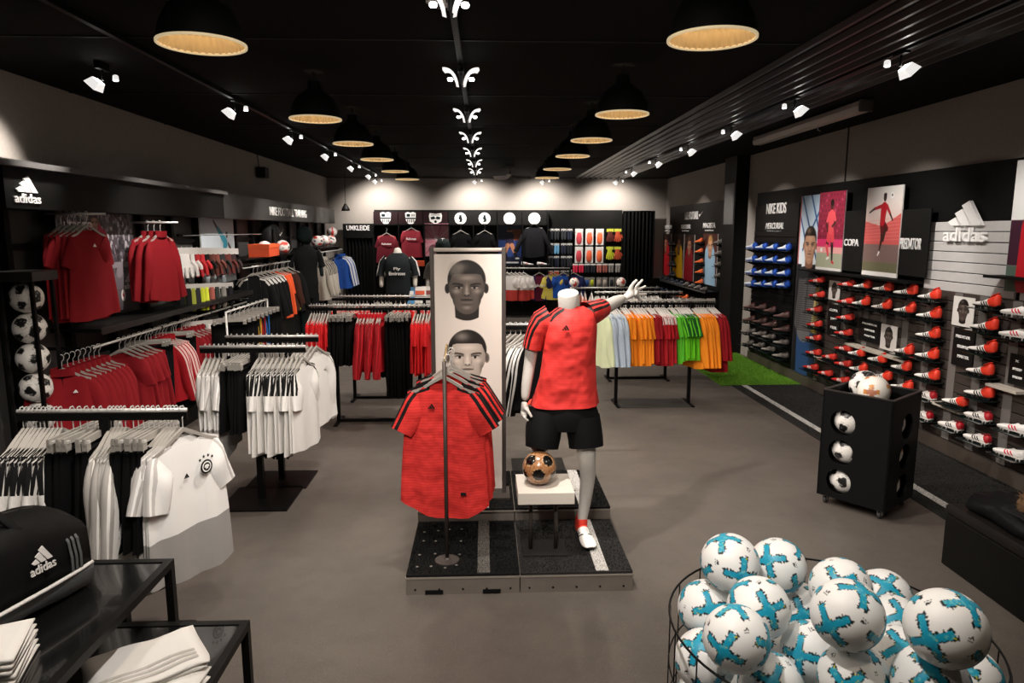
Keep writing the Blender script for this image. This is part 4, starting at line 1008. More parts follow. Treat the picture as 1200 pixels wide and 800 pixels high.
# rack B front / back
B1Y = 5.09; B1Z = PY(300, 406, B1Y).z
def BX(px): return PY(px, 406, B1Y).x
t_rack('garment_rack', BX(234), BX(358), B1Y, B1Z, 'front one of two black T racks with square bases holding white jerseys', (.50, .48), BX(297))
row('jersey', TEE_WH, (BX(238), B1Y, B1Z), (BX(264), B1Y, B1Z), 5, Q + .05, 'white jersey with grey hem on the square-base rack', 'shirt', 'white jerseys left of the shorts', None, .08, 'the rack post', True)
row('shorts', SHORTS, (BX(268), B1Y, B1Z), (BX(292), B1Y, B1Z), 6, Q, 'black shorts beside the post of the square-base rack', 'shorts', 'black shorts on the square-base rack', CLIP, .10, 'the rack post', True)
row('jersey', TEE_WB, (BX(300), B1Y, B1Z), (BX(357), B1Y, B1Z), 10, Q - .12, 'white jersey with black stripes on the square-base rack', 'shirt', 'white striped jerseys on the square-base rack', None, .05, 'the rack post')
B2Y = 5.50; B2Z = PY(320, 394, B2Y).z
def BX2(px): return PY(px, 394, B2Y).x
t_rack('garment_rack', BX2(264), BX2(373), B2Y, B2Z, 'rear one of two black T racks with square bases, white tops and black trousers', (.48, .40), BX2(322))
row('shorts', SHORTS, (BX2(268), B2Y, B2Z), (BX2(300), B2Y, B2Z), 5, Q, 'black shorts on the rear square-base rack', 'shorts', 'black shorts on the rear square-base rack', CLIP, .10, 'the rear post', True)
row('track_trousers', PANTS, (BX2(303), B2Y, B2Z), (BX2(340), B2Y, B2Z), 6, Q, 'long black trousers on the rear square-base rack', 'trousers', 'black trousers on the rear square-base rack', CLIP, .10, 'the rear post')
row('sweatshirt', LS_W, (BX2(346), B2Y, B2Z), (BX2(373), B2Y, B2Z), 5, Q - .25, 'white long sleeved top on the rear square-base rack', 'shirt', 'white long sleeved tops at the rail end', None, .06, 'the red shirts', True)
# red racks C
C1Y = 7.26; C1Z = PY(430, 358, C1Y).z
def CX(px, Y=7.26): return PY(px, 358, Y).x
frame_rack(CX(362), CX(520), C1Y, C1Z, 'front black frame rack full of bright red sportswear beside the portrait banner', .40, px=(CX(520) - CX(362)) / 2 - (CX(392) - CX(362)))
row('shirt', TEE_R, (CX(363), C1Y, C1Z), (CX(386), C1Y, C1Z), 7, Q, 'bright red short sleeved shirt on the front red rack', 'shirt', 'red shirts at the rack end', None, .06, 'the black shorts', True)
row('shorts', SHORTS, (CX(389), C1Y, C1Z), (CX(415), C1Y, C1Z), 9, Q, 'black shorts between red shirts and red jackets', 'shorts', 'black shorts on the red rack', CLIP, .08, 'red jackets', True)
row('jacket', JKT_R, (CX(419), C1Y, C1Z), (CX(449), C1Y, C1Z), 8, Q - .05, 'red track jacket between black shorts and black trousers', 'jacket', 'red track jackets', None, .06, 'the black shorts')
row('track_trousers', PANTS, (CX(453), C1Y, C1Z), (CX(480), C1Y, C1Z), 7, Q, 'long black trousers beside the red track jackets', 'trousers', 'black trousers on the red rack', CLIP, .08, 'red jackets')
row('shirt', TEE_R, (CX(485), C1Y, C1Z), (CX(506), C1Y, C1Z), 6, Q - .1, 'bright red shirt hanging next to the portrait banner', 'shirt', 'red shirts beside the banner', None, .06, 'the black trousers')
C2Y = 8.29; C2Z = PY(450, 347, C2Y).z
def CX2(px): return PY(px, 347, C2Y).x
frame_rack(CX2(389), CX2(520), C2Y, C2Z, 'rear black frame rack of red sportswear in front of the grey sports jersey mannequin', .40, px=(CX2(520) - CX2(389)) / 2 - (CX2(412) - CX2(389)))
row('shirt', TEE_R, (CX2(390), C2Y, C2Z), (CX2(432), C2Y, C2Z), 10, Q, 'red shirt on the rear red rack behind black shorts', 'shirt', 'red shirts on the rear red rack', None, .08, 'the clothes wall')
row('track_trousers', PANTS, (CX2(436), C2Y, C2Z), (CX2(458), C2Y, C2Z), 5, Q, 'black trousers on the rear red rack', 'trousers', 'black trousers on the rear red rack', CLIP, .08, 'the clothes wall')
row('shirt', TEE_R, (CX2(461), C2Y, C2Z), (CX2(505), C2Y, C2Z), 8, Q, 'red shirt on the rear red rack beside the banner', 'shirt', 'red shirts on the rear red rack by the banner', None, .08, 'the banner', True)
# black tops with white stripes behind the mannequin
EY = 5.75; EZ = 1.23; ex = PY(612, 420, EY).x
t_rack('garment_rack', ex - .22, ex + .50, EY, EZ, 'black T rack behind the mannequin holding black striped tracksuit tops', (.45, .4))
TOP_BK = S3('tracksuit_top', F_BKW, L=.62, sleeve=.58, ang=78, thick=.022)
row('tracksuit_top', TOP_BK, (ex - .12, EY, EZ), (ex + .14, EY, EZ), 6, Q - .9, 'black tracksuit top with white arm stripes behind the mannequin', 'jacket', 'black striped tops behind the mannequin', None, .08, 'the portrait banner')
# colourful racks D
D1Y = 7.91; D1Z = PY(770, 352, D1Y).z
def DX(px, Y=7.91): return PY(px, 352, Y).x
frame_rack(DX(697), DX(838), D1Y, D1Z, 'black frame rack with grey base plate holding blue, orange, green and red tops', .40, True, px=(DX(811) - DX(724)) / 2)
TEE_O = S3('shirt', F_OR, L=.62, sleeve=.24, ang=74, thick=.03); LS_LB = S3('sweatshirt', F_LB, L=.62, sleeve=.56, ang=78, thick=.022); TEE_DR = S3('shirt', F_DR, L=.60, sleeve=.24, ang=74, thick=.028)
TEE_G = S3('shirt', F_GN, L=.56, sleeve=.22, ang=62, thick=.024); LS_O = S3('sweatshirt', F_OR, L=.66, sleeve=.58, ang=78, thick=.028); TEE_G2 = S3('shirt', F_GN2, L=.6, sleeve=.22, ang=70, thick=.03)
LS_PY = S3('sweatshirt', F_PY, L=.64, sleeve=.56, ang=80, thick=.03); TEE_DRW = S3('shirt', fabric('dark_red_white_stripe_cloth', '#a5121c', '#dcd0cc', .30), L=.62, sleeve=.24, ang=72, thick=.028); LS_DR = S3('sweatshirt', F_DR, L=.70, sleeve=.5, ang=78, thick=.028)
def drow(nm, me, a, b, n, lb, grp, lm, rev=False, dy=0): row(nm, me, (DX(a), D1Y, D1Z), (DX(b), D1Y, D1Z), n, -Q + .42, lb, 'shirt', grp, HANGW, .06, lm, rev)
drow('sweatshirt', LS_PY, 699, 705, 1, 'pale yellow long sleeved top at the mannequin end of the colourful rack', 'pale tops', None)
drow('sweatshirt', LS_LB, 705, 724, 6, 'pale blue long sleeved top on the colourful rack', 'pale blue tops on the colourful rack', 'orange shirts', True)
drow('shirt', TEE_O, 726, 735, 3, 'orange shirt on the colourful rack', 'orange shirts by the blue tops', 'the pale blue tops')
drow('shirt', TEE_O, 738, 754, 5, 'bright orange shirt hanging before the dark red shirts', 'orange shirts by the red shirts', 'dark red shirts', True)
drow('shirt', TEE_DR, 756, 764, 3, 'plain dark red shirt next to the orange shirts', 'dark red shirts', 'orange shirts')
drow('shirt', TEE_DRW, 766, 780, 5, 'dark red shirt with white shoulder stripes', 'dark red striped shirts', 'green shirts', True)
drow('shirt', TEE_G2, 783, 789, 2, 'plain green shirt beside the dark red shirts', 'plain green shirts', 'dark red shirts')
drow('shirt', TEE_G, 791, 807, 7, 'lime green shirt with dark green shoulders', 'lime green shirts', 'the orange tops', True)
drow('sweatshirt', LS_O, 809, 826, 6, 'orange long sleeved top between green and dark red', 'orange long sleeved tops', 'green shirts')
drow('sweatshirt', LS_DR, 828, 838, 4, 'dark red long top at the end of the colourful rack', 'dark red long tops', 'the boot wall', True)
D2Y = 9.3; D2Z = PY(770, 342, D2Y).z
def DX2(px): return PY(px, 342, D2Y).x
frame_rack(DX2(697), DX2(800), D2Y, D2Z, 'second black frame rack directly behind the colourful rack with black tops', .40, px=(DX2(788) - DX2(720)) / 2)
TEE_BK = S3('shirt', F_BK, L=.62, sleeve=.24, ang=76, thick=.02)
row('shirt', TEE_BK, (DX2(698), D2Y, D2Z), (DX2(800), D2Y, D2Z), 14, -Q, 'black shirt on the rack behind the colourful rack', 'shirt', 'black shirts behind the colourful rack', HANGW, .07, 'the mannequin')
D3Y = 11.2; D3Z = PY(730, 337, D3Y).z
def DX3(px): return PY(px, 337, D3Y).x
frame_rack(DX3(668), DX3(773), D3Y, D3Z, 'third frame rack with pale tops near the curtain', .40)
row('shirt', TEE_WP, (DX3(690), D3Y, D3Z), (DX3(773), D3Y, D3Z), 12, -Q, 'white shirt on the third rack near the curtain', 'shirt', 'white shirts near the curtain', HANGW, .07, 'the boot wall', True)
TEE_PK = S3('shirt', fabric('salmon_cloth', '#d99a8a'), L=.6, sleeve=.22, ang=74, thick=.02)
row('shirt', TEE_PK, (DX3(670), D3Y, D3Z), (DX3(688), D3Y, D3Z), 4, -Q, 'salmon shirt on the third rack near the curtain', 'shirt', 'salmon shirts near the curtain', HANGW, .07, 'white shirts', True)
for px, nm in ((673, 'salmon'), (728, 'white')):
    c = PY(px, 331, D3Y); ball(B_RED, (c.x, D3Y, D3Z + .088), f'small {nm} patterned ball lying on top of the third rack', None).scale = (.7, .7, .7)

# ------------------------------------------------------------------ turf strip along the boot wall, green turf
lx = (G(876, 455).x + G(1104, 590).x) / 2
gy0, gy1 = G(845, 452).y, G(838, 413).y
def ground_patch(name, x0, x1, y0, y1, m, z, label, cat):
    return tag(MB().b2((x0, y0, .0), (x1, y1, z)).build(name, m), label, cat)
gx = G(845, 452).x
tg = ground_patch('green_turf', gx, XR - .07, gy0, gy1, M_TURFG, .012, 'bright green artificial turf patch in front of the blue boots', 'turf')
bl = link('turf_blades', tuft_mesh('turf_blades', XR - .07 - gx, gy1 - gy0, 16000, .02, M_TURFG, 9), tg, ((gx + XR - .07) / 2, (gy0 + gy1) / 2, .011)); bl['kind'] = 'stuff'
tb = ground_patch('black_turf_strip', lx - .16, XR - .07, 1.5, gy0 - .005, M_TURFB, .010, 'black artificial turf strip along the foot of the boot wall', 'turf')
MB().b2((lx - .035, 1.5, .009), (lx + .035, gy0 - .01, .0125)).build('white_line', M_LINE, tb)
bl = link('turf_blades', tuft_mesh('turf_blades', XR - .07 - lx + .16, gy0 - 3.0, 26000, .013, M_TURFB, 10), tb, ((XR - .07 + lx - .16) / 2, (gy0 + 3.0) / 2, .009)); bl['kind'] = 'stuff'

# ------------------------------------------------------------------ ball bin on castors
b0, b1, b2_ = G(956, 588), G(1036, 612), G(1068, 582)
ex1 = Vector((b1.x - b0.x, b1.y - b0.y, 0)); ang = math.atan2(ex1.y, ex1.x); BWD = ex1.length; BDP = .48; BHT = .86
bn = thing('ball_bin', 'black display bin on castors with round ball holes, footballs lying on top', 'bin', (b0.x, b0.y, 0), ang)
HOLE = .092; HZ = [.20, .42, .64]
def pierced(w, h0, h1, holes, th):
    """flat panel w wide with round holes (x, z, r); XZ plane, thickness th along +y"""
    bm = bmesh.new(); outer = [bm.verts.new((x, 0, z)) for x, z in ((0, h0), (w, h0), (w, h1), (0, h1))]
    ed = [bm.edges.new((outer[i], outer[(i + 1) % 4])) for i in range(4)]
    for hx_, hz_, hr_ in holes:
        c = [bm.verts.new((hx_ + hr_ * math.cos(a), 0, hz_ + hr_ * math.sin(a))) for a in np.linspace(0, 2 * math.pi, 24, endpoint=False)]
        ed += [bm.edges.new((c[i], c[(i + 1) % 24])) for i in range(24)]
    bmesh.ops.triangle_fill(bm, edges=ed, use_beauty=True)
    r = bmesh.ops.extrude_face_region(bm, geom=bm.faces[:]); vs = [g_ for g_ in r['geom'] if isinstance(g_, bmesh.types.BMVert)]
    bmesh.ops.translate(bm, verts=vs, vec=(0, th, 0)); bmesh.ops.recalc_face_normals(bm, faces=bm.faces[:])
    me = bpy.data.meshes.new('panel'); bm.to_mesh(me); bm.free(); me.materials.append(mat('bin_black', (.0045, .0045, .005), .5)); return me
hs = [(.15, z, HOLE) for z in HZ]
link('front_panel', pierced(BWD, .07, BHT, hs, .015), bn)
link('back_panel', pierced(BWD, .07, BHT, hs, .015), bn, (0, BDP - .015, 0))
sp = pierced(BDP, .07, BHT, [(BDP * .55, z, HOLE) for z in HZ], .015)
link('side_panel', sp, bn, (BWD, 0, 0), (0, 0, Q)); link('side_panel', sp, bn, (.015, 0, 0), (0, 0, Q))
MB().b2((0.015, .015, .07), (BWD - .015, BDP - .015, .085)).build('bottom_panel', MATS['bin_black'], bn)
MB().b2((.015, .015, BHT - .12), (BWD - .015, BDP - .015, BHT - .105)).build('tray', MATS['bin_black'], bn)
for z in (.315, .535): MB().b2((.015, .015, z - .006), (BWD - .015, BDP - .015, z + .0)).build('shelf', MATS['bin_black'], bn)
rim = MB()
for lo, hi in (((-.004, -.004), (BWD + .004, .018)), ((-.004, BDP - .018), (BWD + .004, BDP + .004)), ((-.004, .018), (.018, BDP - .018)), ((BWD - .018, .018), (BWD + .004, BDP - .018))): rim.b2((*lo, BHT - .002), (*hi, BHT + .006))
rim.build('rim', mat('bin_edge', hx('#2e2b29'), .4), bn)
for x, y in ((.05, .05), (BWD - .05, .05), (.05, BDP - .05), (BWD - .05, BDP - .05)):
    w_ = MB().lathe([(.012, -.012), (.028, -.010), (.028, .010), (.012, .012)], 14, (0, 0, .028), 0, 'x').build('castor_wheel', mat('castor_rubber', (.03, .03, .03), .6), bn, 'auto', (x, y, 0))
    MB().b2((-.018, -.012, .028), (.018, .012, .07)).build('castor_fork', M_GREYMET, w_)
Mb = Matrix.Translation(bn.location) @ Matrix.Rotation(ang, 4, 'Z')
for i, z in enumerate(HZ):
    zz = (.085, .315, .535)[i] + .11
    for (x, y, lb, me) in ((.15, .125, f'white football with black patches in the {("bottom", "middle", "top")[i]} hole of the bin front', B_TEL), (BWD - .13, BDP * .55, f'football in the {("bottom", "middle", "top")[i]} hole of the bin side facing the boots', B_GOLD if i == 1 else B_TEL)):
        ball(me, Mb @ Vector((x, y, zz)), lb, 'footballs inside the bin')
zt_ = BHT - .105 + .11
c1 = PY(1022, 454, 4.82); c1.z = zt_; ball(B_GOLD, Mb @ Vector((BWD * .55, .20, zt_)), 'white football with ochre crosses on top of the ball bin', None, (1.2, .1, .9))
ball(B_TEL, Mb @ Vector((BWD * .30, .34, zt_)), 'white football with black patches on top of the ball bin', None)

# ------------------------------------------------------------------ wire basket of blue-starred footballs
BALLS = [[0.935, 2.493, 0.739], [1.167, 2.592, 0.67], [0.861, 2.522, 0.533], [0.972, 2.289, 0.666], [0.831, 2.12, 0.656], [1.267, 2.601, 0.474], [0.796, 2.318, 0.449], [1.16, 2.25, 0.514], [1.107, 2.424, 0.389], [1.307, 2.365, 0.694], [1.138, 2.007, 0.801], [1.563, 2.516, 0.567], [1.32, 1.812, 0.869], [1.483, 2.311, 0.572], [1.371, 2.093, 0.582], [1.172, 1.999, 0.584], [1.332, 1.867, 0.656], [1.582, 2.052, 0.534], [0.971, 2.151, 0.459], [1.608, 2.432, 0.134], [1.273, 2.695, 0.134], [0.876, 2.541, 0.134], [0.983, 2.241, 0.134], [1.122, 2.07, 0.134], [1.16, 1.843, 0.134], [1.552, 2.009, 0.134], [1.476, 2.608, 0.134], [1.054, 2.671, 0.134], [0.786, 2.34, 0.134], [0.817, 2.096, 0.134], [0.955, 1.924, 0.134], [1.378, 1.874, 0.134], [1.636, 2.213, 0.134], [1.175, 2.349, 0.134], [1.362, 2.23, 0.134]]
bc = (1.21, 2.27); BR = .545
bk = thing('wire_basket', 'round black wire basket overflowing with white and turquoise footballs', 'basket', (bc[0], bc[1], 0))
M_WIRE = mat('black_wire', (.012, .012, .012), .35, .5)
def circ(r, z, n=64): return [(r * math.cos(2 * math.pi * k / n), r * math.sin(2 * math.pi * k / n), z) for k in range(n)]
MB().tube(circ(BR, .60), .0045, 6, 0, False, True).build('rim', M_WIRE, bk, True)
for z in (.02, .21, .40): MB().tube(circ(BR - .004, z), .003, 6, 0, False, True).build('hoop', M_WIRE, bk, True)
for k in range(20):
    a = 2 * math.pi * k / 20; MB().tube([((BR - .004) * math.cos(a), (BR - .004) * math.sin(a), z) for z in (.0, .3, .6)], .0028, 6).build('upright', M_WIRE, bk)
for k in range(-4, 5):
    x = k * .12; l = math.sqrt(BR ** 2 - x ** 2); MB().tube([(x, -l, .02), (x, l, .02)], .0028, 6).build('base_wire', M_WIRE, bk); MB().tube([(-l, x, .016), (l, x, .016)], .0028, 6).build('base_wire', M_WIRE, bk)
BL = {0: 'white and turquoise football on the peak of the heap nearest the shirt podium', 1: 'white and turquoise football on the heap edge nearest the ball bin', 10: 'white and turquoise football high in the middle of the basket heap', 12: 'large looking white and turquoise football topping the heap nearest the black bench'}
for i, c in enumerate(BALLS):
    r_ = random.Random(i * 5 + 2)
    d = (Vector((0, 0, CAMH)) - Vector(c)).normalized()
    base = d.to_track_quat('X', 'Z').to_euler(); e = (Matrix.Rotation(0, 3, 'X') @ base.to_matrix() @ Matrix.Rotation(r_.uniform(-.5, .5), 3, 'Y') @ Matrix.Rotation(r_.uniform(-.5, .5), 3, 'Z') @ Matrix.Rotation(r_.uniform(0, 6), 3, 'X')).to_euler()
    ball(B_BLUE, c, BL.get(i, 'white football with turquoise stars in the upper heap of the wire basket' if i < 19 else 'white football with turquoise stars in the bottom layer of the wire basket'), 'footballs in the wire basket, ' + ('upper heap' if i < 19 else 'bottom layer'), tuple(e))

# ------------------------------------------------------------------ black bench with fur-hood jacket
q1 = G(1102, 659, 0); bz = PY(1105, 589, q1.y).z; bx0 = q1.x
bn2 = thing('bench', 'low black leather bench block on the turf edge with a dark jacket on it', 'bench', (bx0, q1.y, 0))
MB().b2((0, -1.5, 0), (.55, 0, bz - .06), 0, .01).build('body', M_BLACK, bn2)
MB().b2((-.006, -1.506, bz - .06), (.556, .006, bz), 0, .02).build('cushion', mat('bench_leather', (.011, .0095, .0085), .45, noise=.2, nscale=12, bump=.15), bn2)
jk = thing('dark_jacket', 'dark padded jacket with brown fur hood lying on the black bench', 'jacket', (bx0 + .33, q1.y - .42, bz), -1.1)
V = MB(); rings = []
for i in range(9):
    t = i / 8; x = -.40 + .9 * t; w = .20 * math.sin(math.pi * min(1, .15 + .8 * t)) + .05; h = .10 * math.sin(math.pi * (.1 + .8 * t)) + .05
    rings.append([Vector((x, w * math.cos(a) * (1 + .1 * math.sin(3 * a + i)), max(.0, h * (math.sin(a) * .7 + .4)) * (1 + .15 * math.sin(4 * a + 2 * i)))) for a in np.linspace(0, 2 * math.pi, 16, endpoint=False)])
V.loft(rings); ob = V.build('body', mat('jacket_nylon', (.005, .005, .006), .5, bump=.4, nscale=25), jk, True)
MB().tube([(-.30, -.05, .06), (-.20, -.16, .05), (-.05, -.24, .03), (.1, -.27, .02)], [.05, .055, .05, .04], 10).build('sleeve', MATS['jacket_nylon'], jk, True)
M_FUR = mat('brown_fur', hx('#6b5138'), .9, noise=.4, nscale=60)
fp = [Vector((.02 + .12 * math.cos(a), -.10 + .05 * math.cos(a), .14 + .10 * math.sin(a))) for a in np.linspace(.3, 4.2, 14)]
fm = MB(); fm.tube(fp, [.02] + [.035] * 12 + [.02], 8)
q = np.random.RandomState(4)
for c in fp:
    for _ in range(60):
        d = Vector(q.randn(3)).normalized(); s_ = Vector(q.randn(3)).normalized() * .003; p0 = c + d * .028; fm.add([p0 - s_, p0 + s_, c + d * (.05 + .02 * q.rand()) + Vector(q.randn(3)) * .008], [(0, 1, 2)])
fm.build('fur_trim', M_FUR, jk, False, None, None, False)

# ------------------------------------------------------------------ nesting tables, duffel bag, folded shirts
M_TTOP = mat('black_glossy_top', (.007, .007, .0072), .16, coat=.4); M_TFR = mat('table_frame', (.009, .0088, .0085), .4, .2)
def table(corner, w, d, label):
    """corner = far right corner of the top"""
    x, y, h = corner; t = thing('display_table', label, 'table', (x - w / 2, y - d / 2, 0)); a, b = w / 2, d / 2; s = .03
    mb = MB()
    for lo, hi in (((-a, -b), (a, -b + s)), ((-a, b - s), (a, b)), ((-a, -b + s), (-a + s, b - s)), ((a - s, -b + s), (a, b - s))): mb.b2((*lo, h - s), (*hi, h), 0)
    mb.build('frame', M_TFR, t)
    for sx_ in (-1, 1):
        for sy_ in (-1, 1): MB().box((sx_ * (a - s / 2), sy_ * (b - s / 2), (h - s) / 2), (s, s, h - s)).build('leg', M_TFR, t)
    MB().b2((-a + s, -b + s, h - .02), (a - s, b - s, h - .004)).build('top_panel', M_TTOP, t)
    return t
TZ1, TZ2 = .70, .47
k1 = G(204, 654, TZ1); k2 = G(293, 726, TZ2)
table(tuple(k1), 1.0, 1.68, 'taller black metal table carrying the duffel bag')
table(tuple(k2), .62, 1.45, 'lower black metal table nested beside the taller one with folded jerseys')
# duffel bag: rounded loft along its length
g0, g1 = G(112, 690, TZ1), G(0, 790, TZ1)
bd = Vector((g0.x - g1.x, g0.y - g1.y, 0)); BL_ = .68
bag_rot = math.atan2(1.0, .30)
bg = thing('duffel_bag', 'black sports duffel bag with white piping and white logo on the taller table', 'bag', (g0.x - .30 * math.cos(bag_rot) - .17, g0.y - .30 * math.sin(bag_rot) + .02, TZ1), bag_rot)
M_BAG = mat('black_bag_nylon', (.006, .006, .0063), .6, noise=.2, nscale=20, bump=.25); M_BAGG = mat('grey_bag_base', hx('#5a5d5f'), .7, bump=.2, nscale=90)
def bag_section(x, z0, z1, n=22):
    e = abs(x) / (BL_ / 2); w = .165 * (1 - .10 * e ** 3); top = .35 * (1 - .16 * e ** 2.5); out = []
    for k in range(n):
        a = 2 * math.pi * k / n; ca, sa = math.cos(a), math.sin(a); y = w * math.copysign(abs(ca) ** .45, ca); z = top / 2 + top / 2 * math.copysign(abs(sa) ** .5, sa)
        if sa > .3: y *= 1 - .45 * ((sa - .3) / .7) ** 2
        z += .008 * math.sin(14 * x + 3 * a); y += .006 * math.sin(11 * x + 2 * a)
        out.append(Vector((x, y, min(max(z, z0), z1))))
    return out
xs_ = list(np.linspace(-BL_ / 2, BL_ / 2, 17))
mb = MB(); mb.loft([bag_section(x, .095, 9) for x in xs_]); mb.build('body', M_BAG, bg, True)
mb = MB(); mb.loft([[p + Vector((0, math.copysign(.004, p.y), 0)) for p in bag_section(x, 0.0, .10)] for x in [xs_[0] - .006] + xs_[1:-1] + [xs_[-1] + .006]]); mb.build('base_shell', M_BAGG, bg, True)
pp = [(x, -.171 * (1 - .10 * (abs(x) / (BL_ / 2)) ** 3), .10) for x in xs_]; pp = pp + [(BL_ / 2 + .006, y, .10) for y in (-.09, 0, .09)] + [(x, -y, z) for x, y, z in pp[::-1]] + [(-BL_ / 2 - .006, y, .10) for y in (.09, 0, -.09)]
MB().tube(pp, .007, 6, 0, False, True).build('piping', M_WHITE, bg, True)
for s in (-1, 1):
    MB().tube([(-.15, s * .165, .14), (-.13, s * .15, .27), (-.06, s * .07, .40), (0, s * .03, .415), (.06, s * .07, .40), (.13, s * .15, .27), (.15, s * .165, .14)], [(.016, .004)] * 7, 8).build('handle', M_BAG, bg, True)
MB().tube([(-.26, 0, .325), (-.12, 0, .352), (0, 0, .357), (.12, 0, .352), (.26, 0, .325)], .005, 6).build('zip', mat('bag_zip', hx('#3a3a3a'), .4, .3), bg, True)
MB().box((-.02, .0, .42), (.09, .07, .016), 0, None, .006).build('handle_wrap', M_BAGG, bg)
for i in range(3):
    x = BL_ / 2 - .055 - i * .018; MB().tube([(x, -.166, .11), (x, -.168, .16), (x, -.158, .22), (x, -.12, .268)], [(.0055, .002)] * 4, 6).build('side_stripe', M_BAGG, bg)
brand_mark('logo', M_WHITE, bg, (.13, -.172, .215), (Q - .06, 0, 0), .095, .085, .004)
# folded shirts
def folded(name, loc, rz, w, d, h, m, label, layers=1, group=None, stripes=False):
    t = thing(name, label, 'shirt', loc, rz, group)
    mb = MB(); rings = []
    n = 9
    for i in range(n + 1):
        tt = i / n; x = -w / 2 + w * tt; prof = []
        for k in range(20):
            a = 2 * math.pi * k / 20; y = d / 2 * math.copysign(abs(math.cos(a)) ** .35, math.cos(a)); z = h / 2 + h / 2 * math.copysign(abs(math.sin(a)) ** .6, math.sin(a)) * (1 - .25 * abs(2 * tt - 1) ** 6)
            prof.append(Vector((x + .006 * math.sin(5 * y * 10), y + .005 * math.sin(9 * tt), z + (.004 * math.sin(8 * x * 4 + y * 20) if z > h / 2 else 0))))
        rings.append(prof)
    mb.loft(rings); mb.build('body', m, t, True)
    if stripes:
        for j in range(3): MB().tube([(x, -d / 2 + .03 + j * .028 + .02 * math.sin(x * 6), h + .002 + .004 * math.sin(8 * x * 4 + (-d / 2 + .03 + j * .028) * 20)) for x in np.linspace(-w / 2 + .02, w / 2 - .03, 9)], [(.008, .0015)] * 9, 6).build('stripe', mat('pale_grey_print', hx('#c2beb9'), .7), t)
    return t
for i in range(4): folded('folded_shirt', (k2.x - .26 + .006 * i, k2.y - .33 - .004 * i, TZ2 - .003 + i * .016), .45 + .05 * i, .36, .27, .016, F_WP if i < 3 else fabric('white_folded_cloth', '#efece8'), ('bottom', 'second', 'third', 'top')[i] + ' folded white jersey of the flat pile on the lower table', 1, 'folded white jerseys on the lower table', i == 3)
for i in range(2): folded('folded_shirt', (k2.x - .16, k2.y - .45 + .02 * i, TZ2 - .003 + i * .015), -.2 + .1 * i, .26, .22, .015, F_WP, ('lower', 'upper')[i] + ' folded white jersey beside the flat pile at the table edge', 1, 'folded white jerseys at the table edge')
for i in range(6):
    p_ = G(10, 792, TZ1); folded('folded_shirt', (p_.x - .10, p_.y + .0, TZ1 - .003 + i * .017), .25 + .03 * (i % 3), .27, .24, .017, F_WP, ('bottom', 'second', 'third', 'fourth', 'fifth', 'top')[i] + ' folded white shirt of the stack on the taller table beside the bag', 1, 'folded white shirts on the taller table')

# ================================================================== RIGHT WALL: boots
XW = XR - .03
def RY(px, py=300): return PX(px, py, XW).y
def wallbox(name, px0, px1, z0, z1, m, x0=XR, x1=XW, py=300):
    return MB().b2((x0, RY(px0, py), z0), (x1, RY(px1, py), z1))
yK0, yK1 = RY(884), RY(934)          # kids bay
bp = struct(MB().b2((XW, 4.2, .0), (XR, RY(884), 2.56)).build('wall_panel_right', M_BLACK))
yS0, yS1, yS2, yS3 = RY(948), RY(1012), RY(1088), RY(1196)
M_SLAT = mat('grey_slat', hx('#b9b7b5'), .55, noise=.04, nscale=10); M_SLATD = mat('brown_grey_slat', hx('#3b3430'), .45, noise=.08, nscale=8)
slp = .0885
def slats(y0, y1, z0, z1, m, parent, gap=.006, th=.018):
    n = int(round((z1 - z0) / slp)); L = abs(y1 - y0)
    mb = MB(); h = slp - gap; mb.prism([(0, -h / 2 + .004), (-th + .004, -h / 2), (-th, -h / 2 + .004), (-th, h / 2 - .004), (-th + .004, h / 2), (0, h / 2 - .004)], 'y', -L / 2, L / 2)
    me = finish(mb.mesh('slat', m))
    for i in range(n): link('slat', me, parent, (XW, (y0 + y1) / 2, z0 + slp * (i + .5)))
slats(yS2, yS3, 1.46, 2.08, M_SLAT, bp)
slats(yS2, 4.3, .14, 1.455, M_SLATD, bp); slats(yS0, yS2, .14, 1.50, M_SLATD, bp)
slats(RY(1203), 4.3, 1.46, 2.5, M_SLAT, bp); slats(yK0, yK1, .14, 2.0, mat('black_slat', (.006, .006, .006), .4), bp)
for px in (1012, 1033, 1059, 1086, 1118, 1148, 1188, 957, 990): MB().b2((XW - .022, RY(px + 1, 420) - .05, .14), (XW - .018, RY(px + 1, 420) + .05, 1.46)).build('grey_strip', mat('grey_strip', hx('#6a6663'), .5), bp)
MB().b2((XW - .03, 4.2, 0), (XW, RY(884), .13)).build('plinth', mat('brown_plinth', hx('#4a423c'), .4), bp)
# fixture lettering
brand_mark('logo', M_WHITE, bp, (XW - .03, (RY(1114, 260) + RY(1164, 260)) / 2, (PX(1139, 236, XW).z + PX(1139, 281, XW).z) / 2), RW, RY(1114, 260) - RY(1164, 260), .335, .03)
sgn = tag(MB().b2((XW - .012, yK1, 2.0), (XW, yK0, 2.36)).build('sign_panel', M_DARKP), 'charcoal sign panel with white lettering above the blue boots', 'sign')
def rtext(t_, parent, px0, px1, py0, py1, x, **k):
    c = PX((px0 + px1) / 2, (py0 + py1) / 2, x); w = abs(PX(px0, py0, x).y - PX(px1, py0, x).y); h = abs(PX(px0, py0, x).z - PX(px0, py1, x).z)
    return text(t_, 'lettering', M_WHITE, parent, c, RW, .1, .004, k.pop('bold', .001), fit=(w, h), **k)
rtext('NIKE KIDS', sgn, 898, 921, 238, 250, XW - .014, bold=.0012); rtext('MERCURIAL', sgn, 897, 918, 261, 268, XW - .014, shear=.25); rtext('built for speed', sgn, 899, 915, 270.0, 271.6, XW - .014, bold=0)
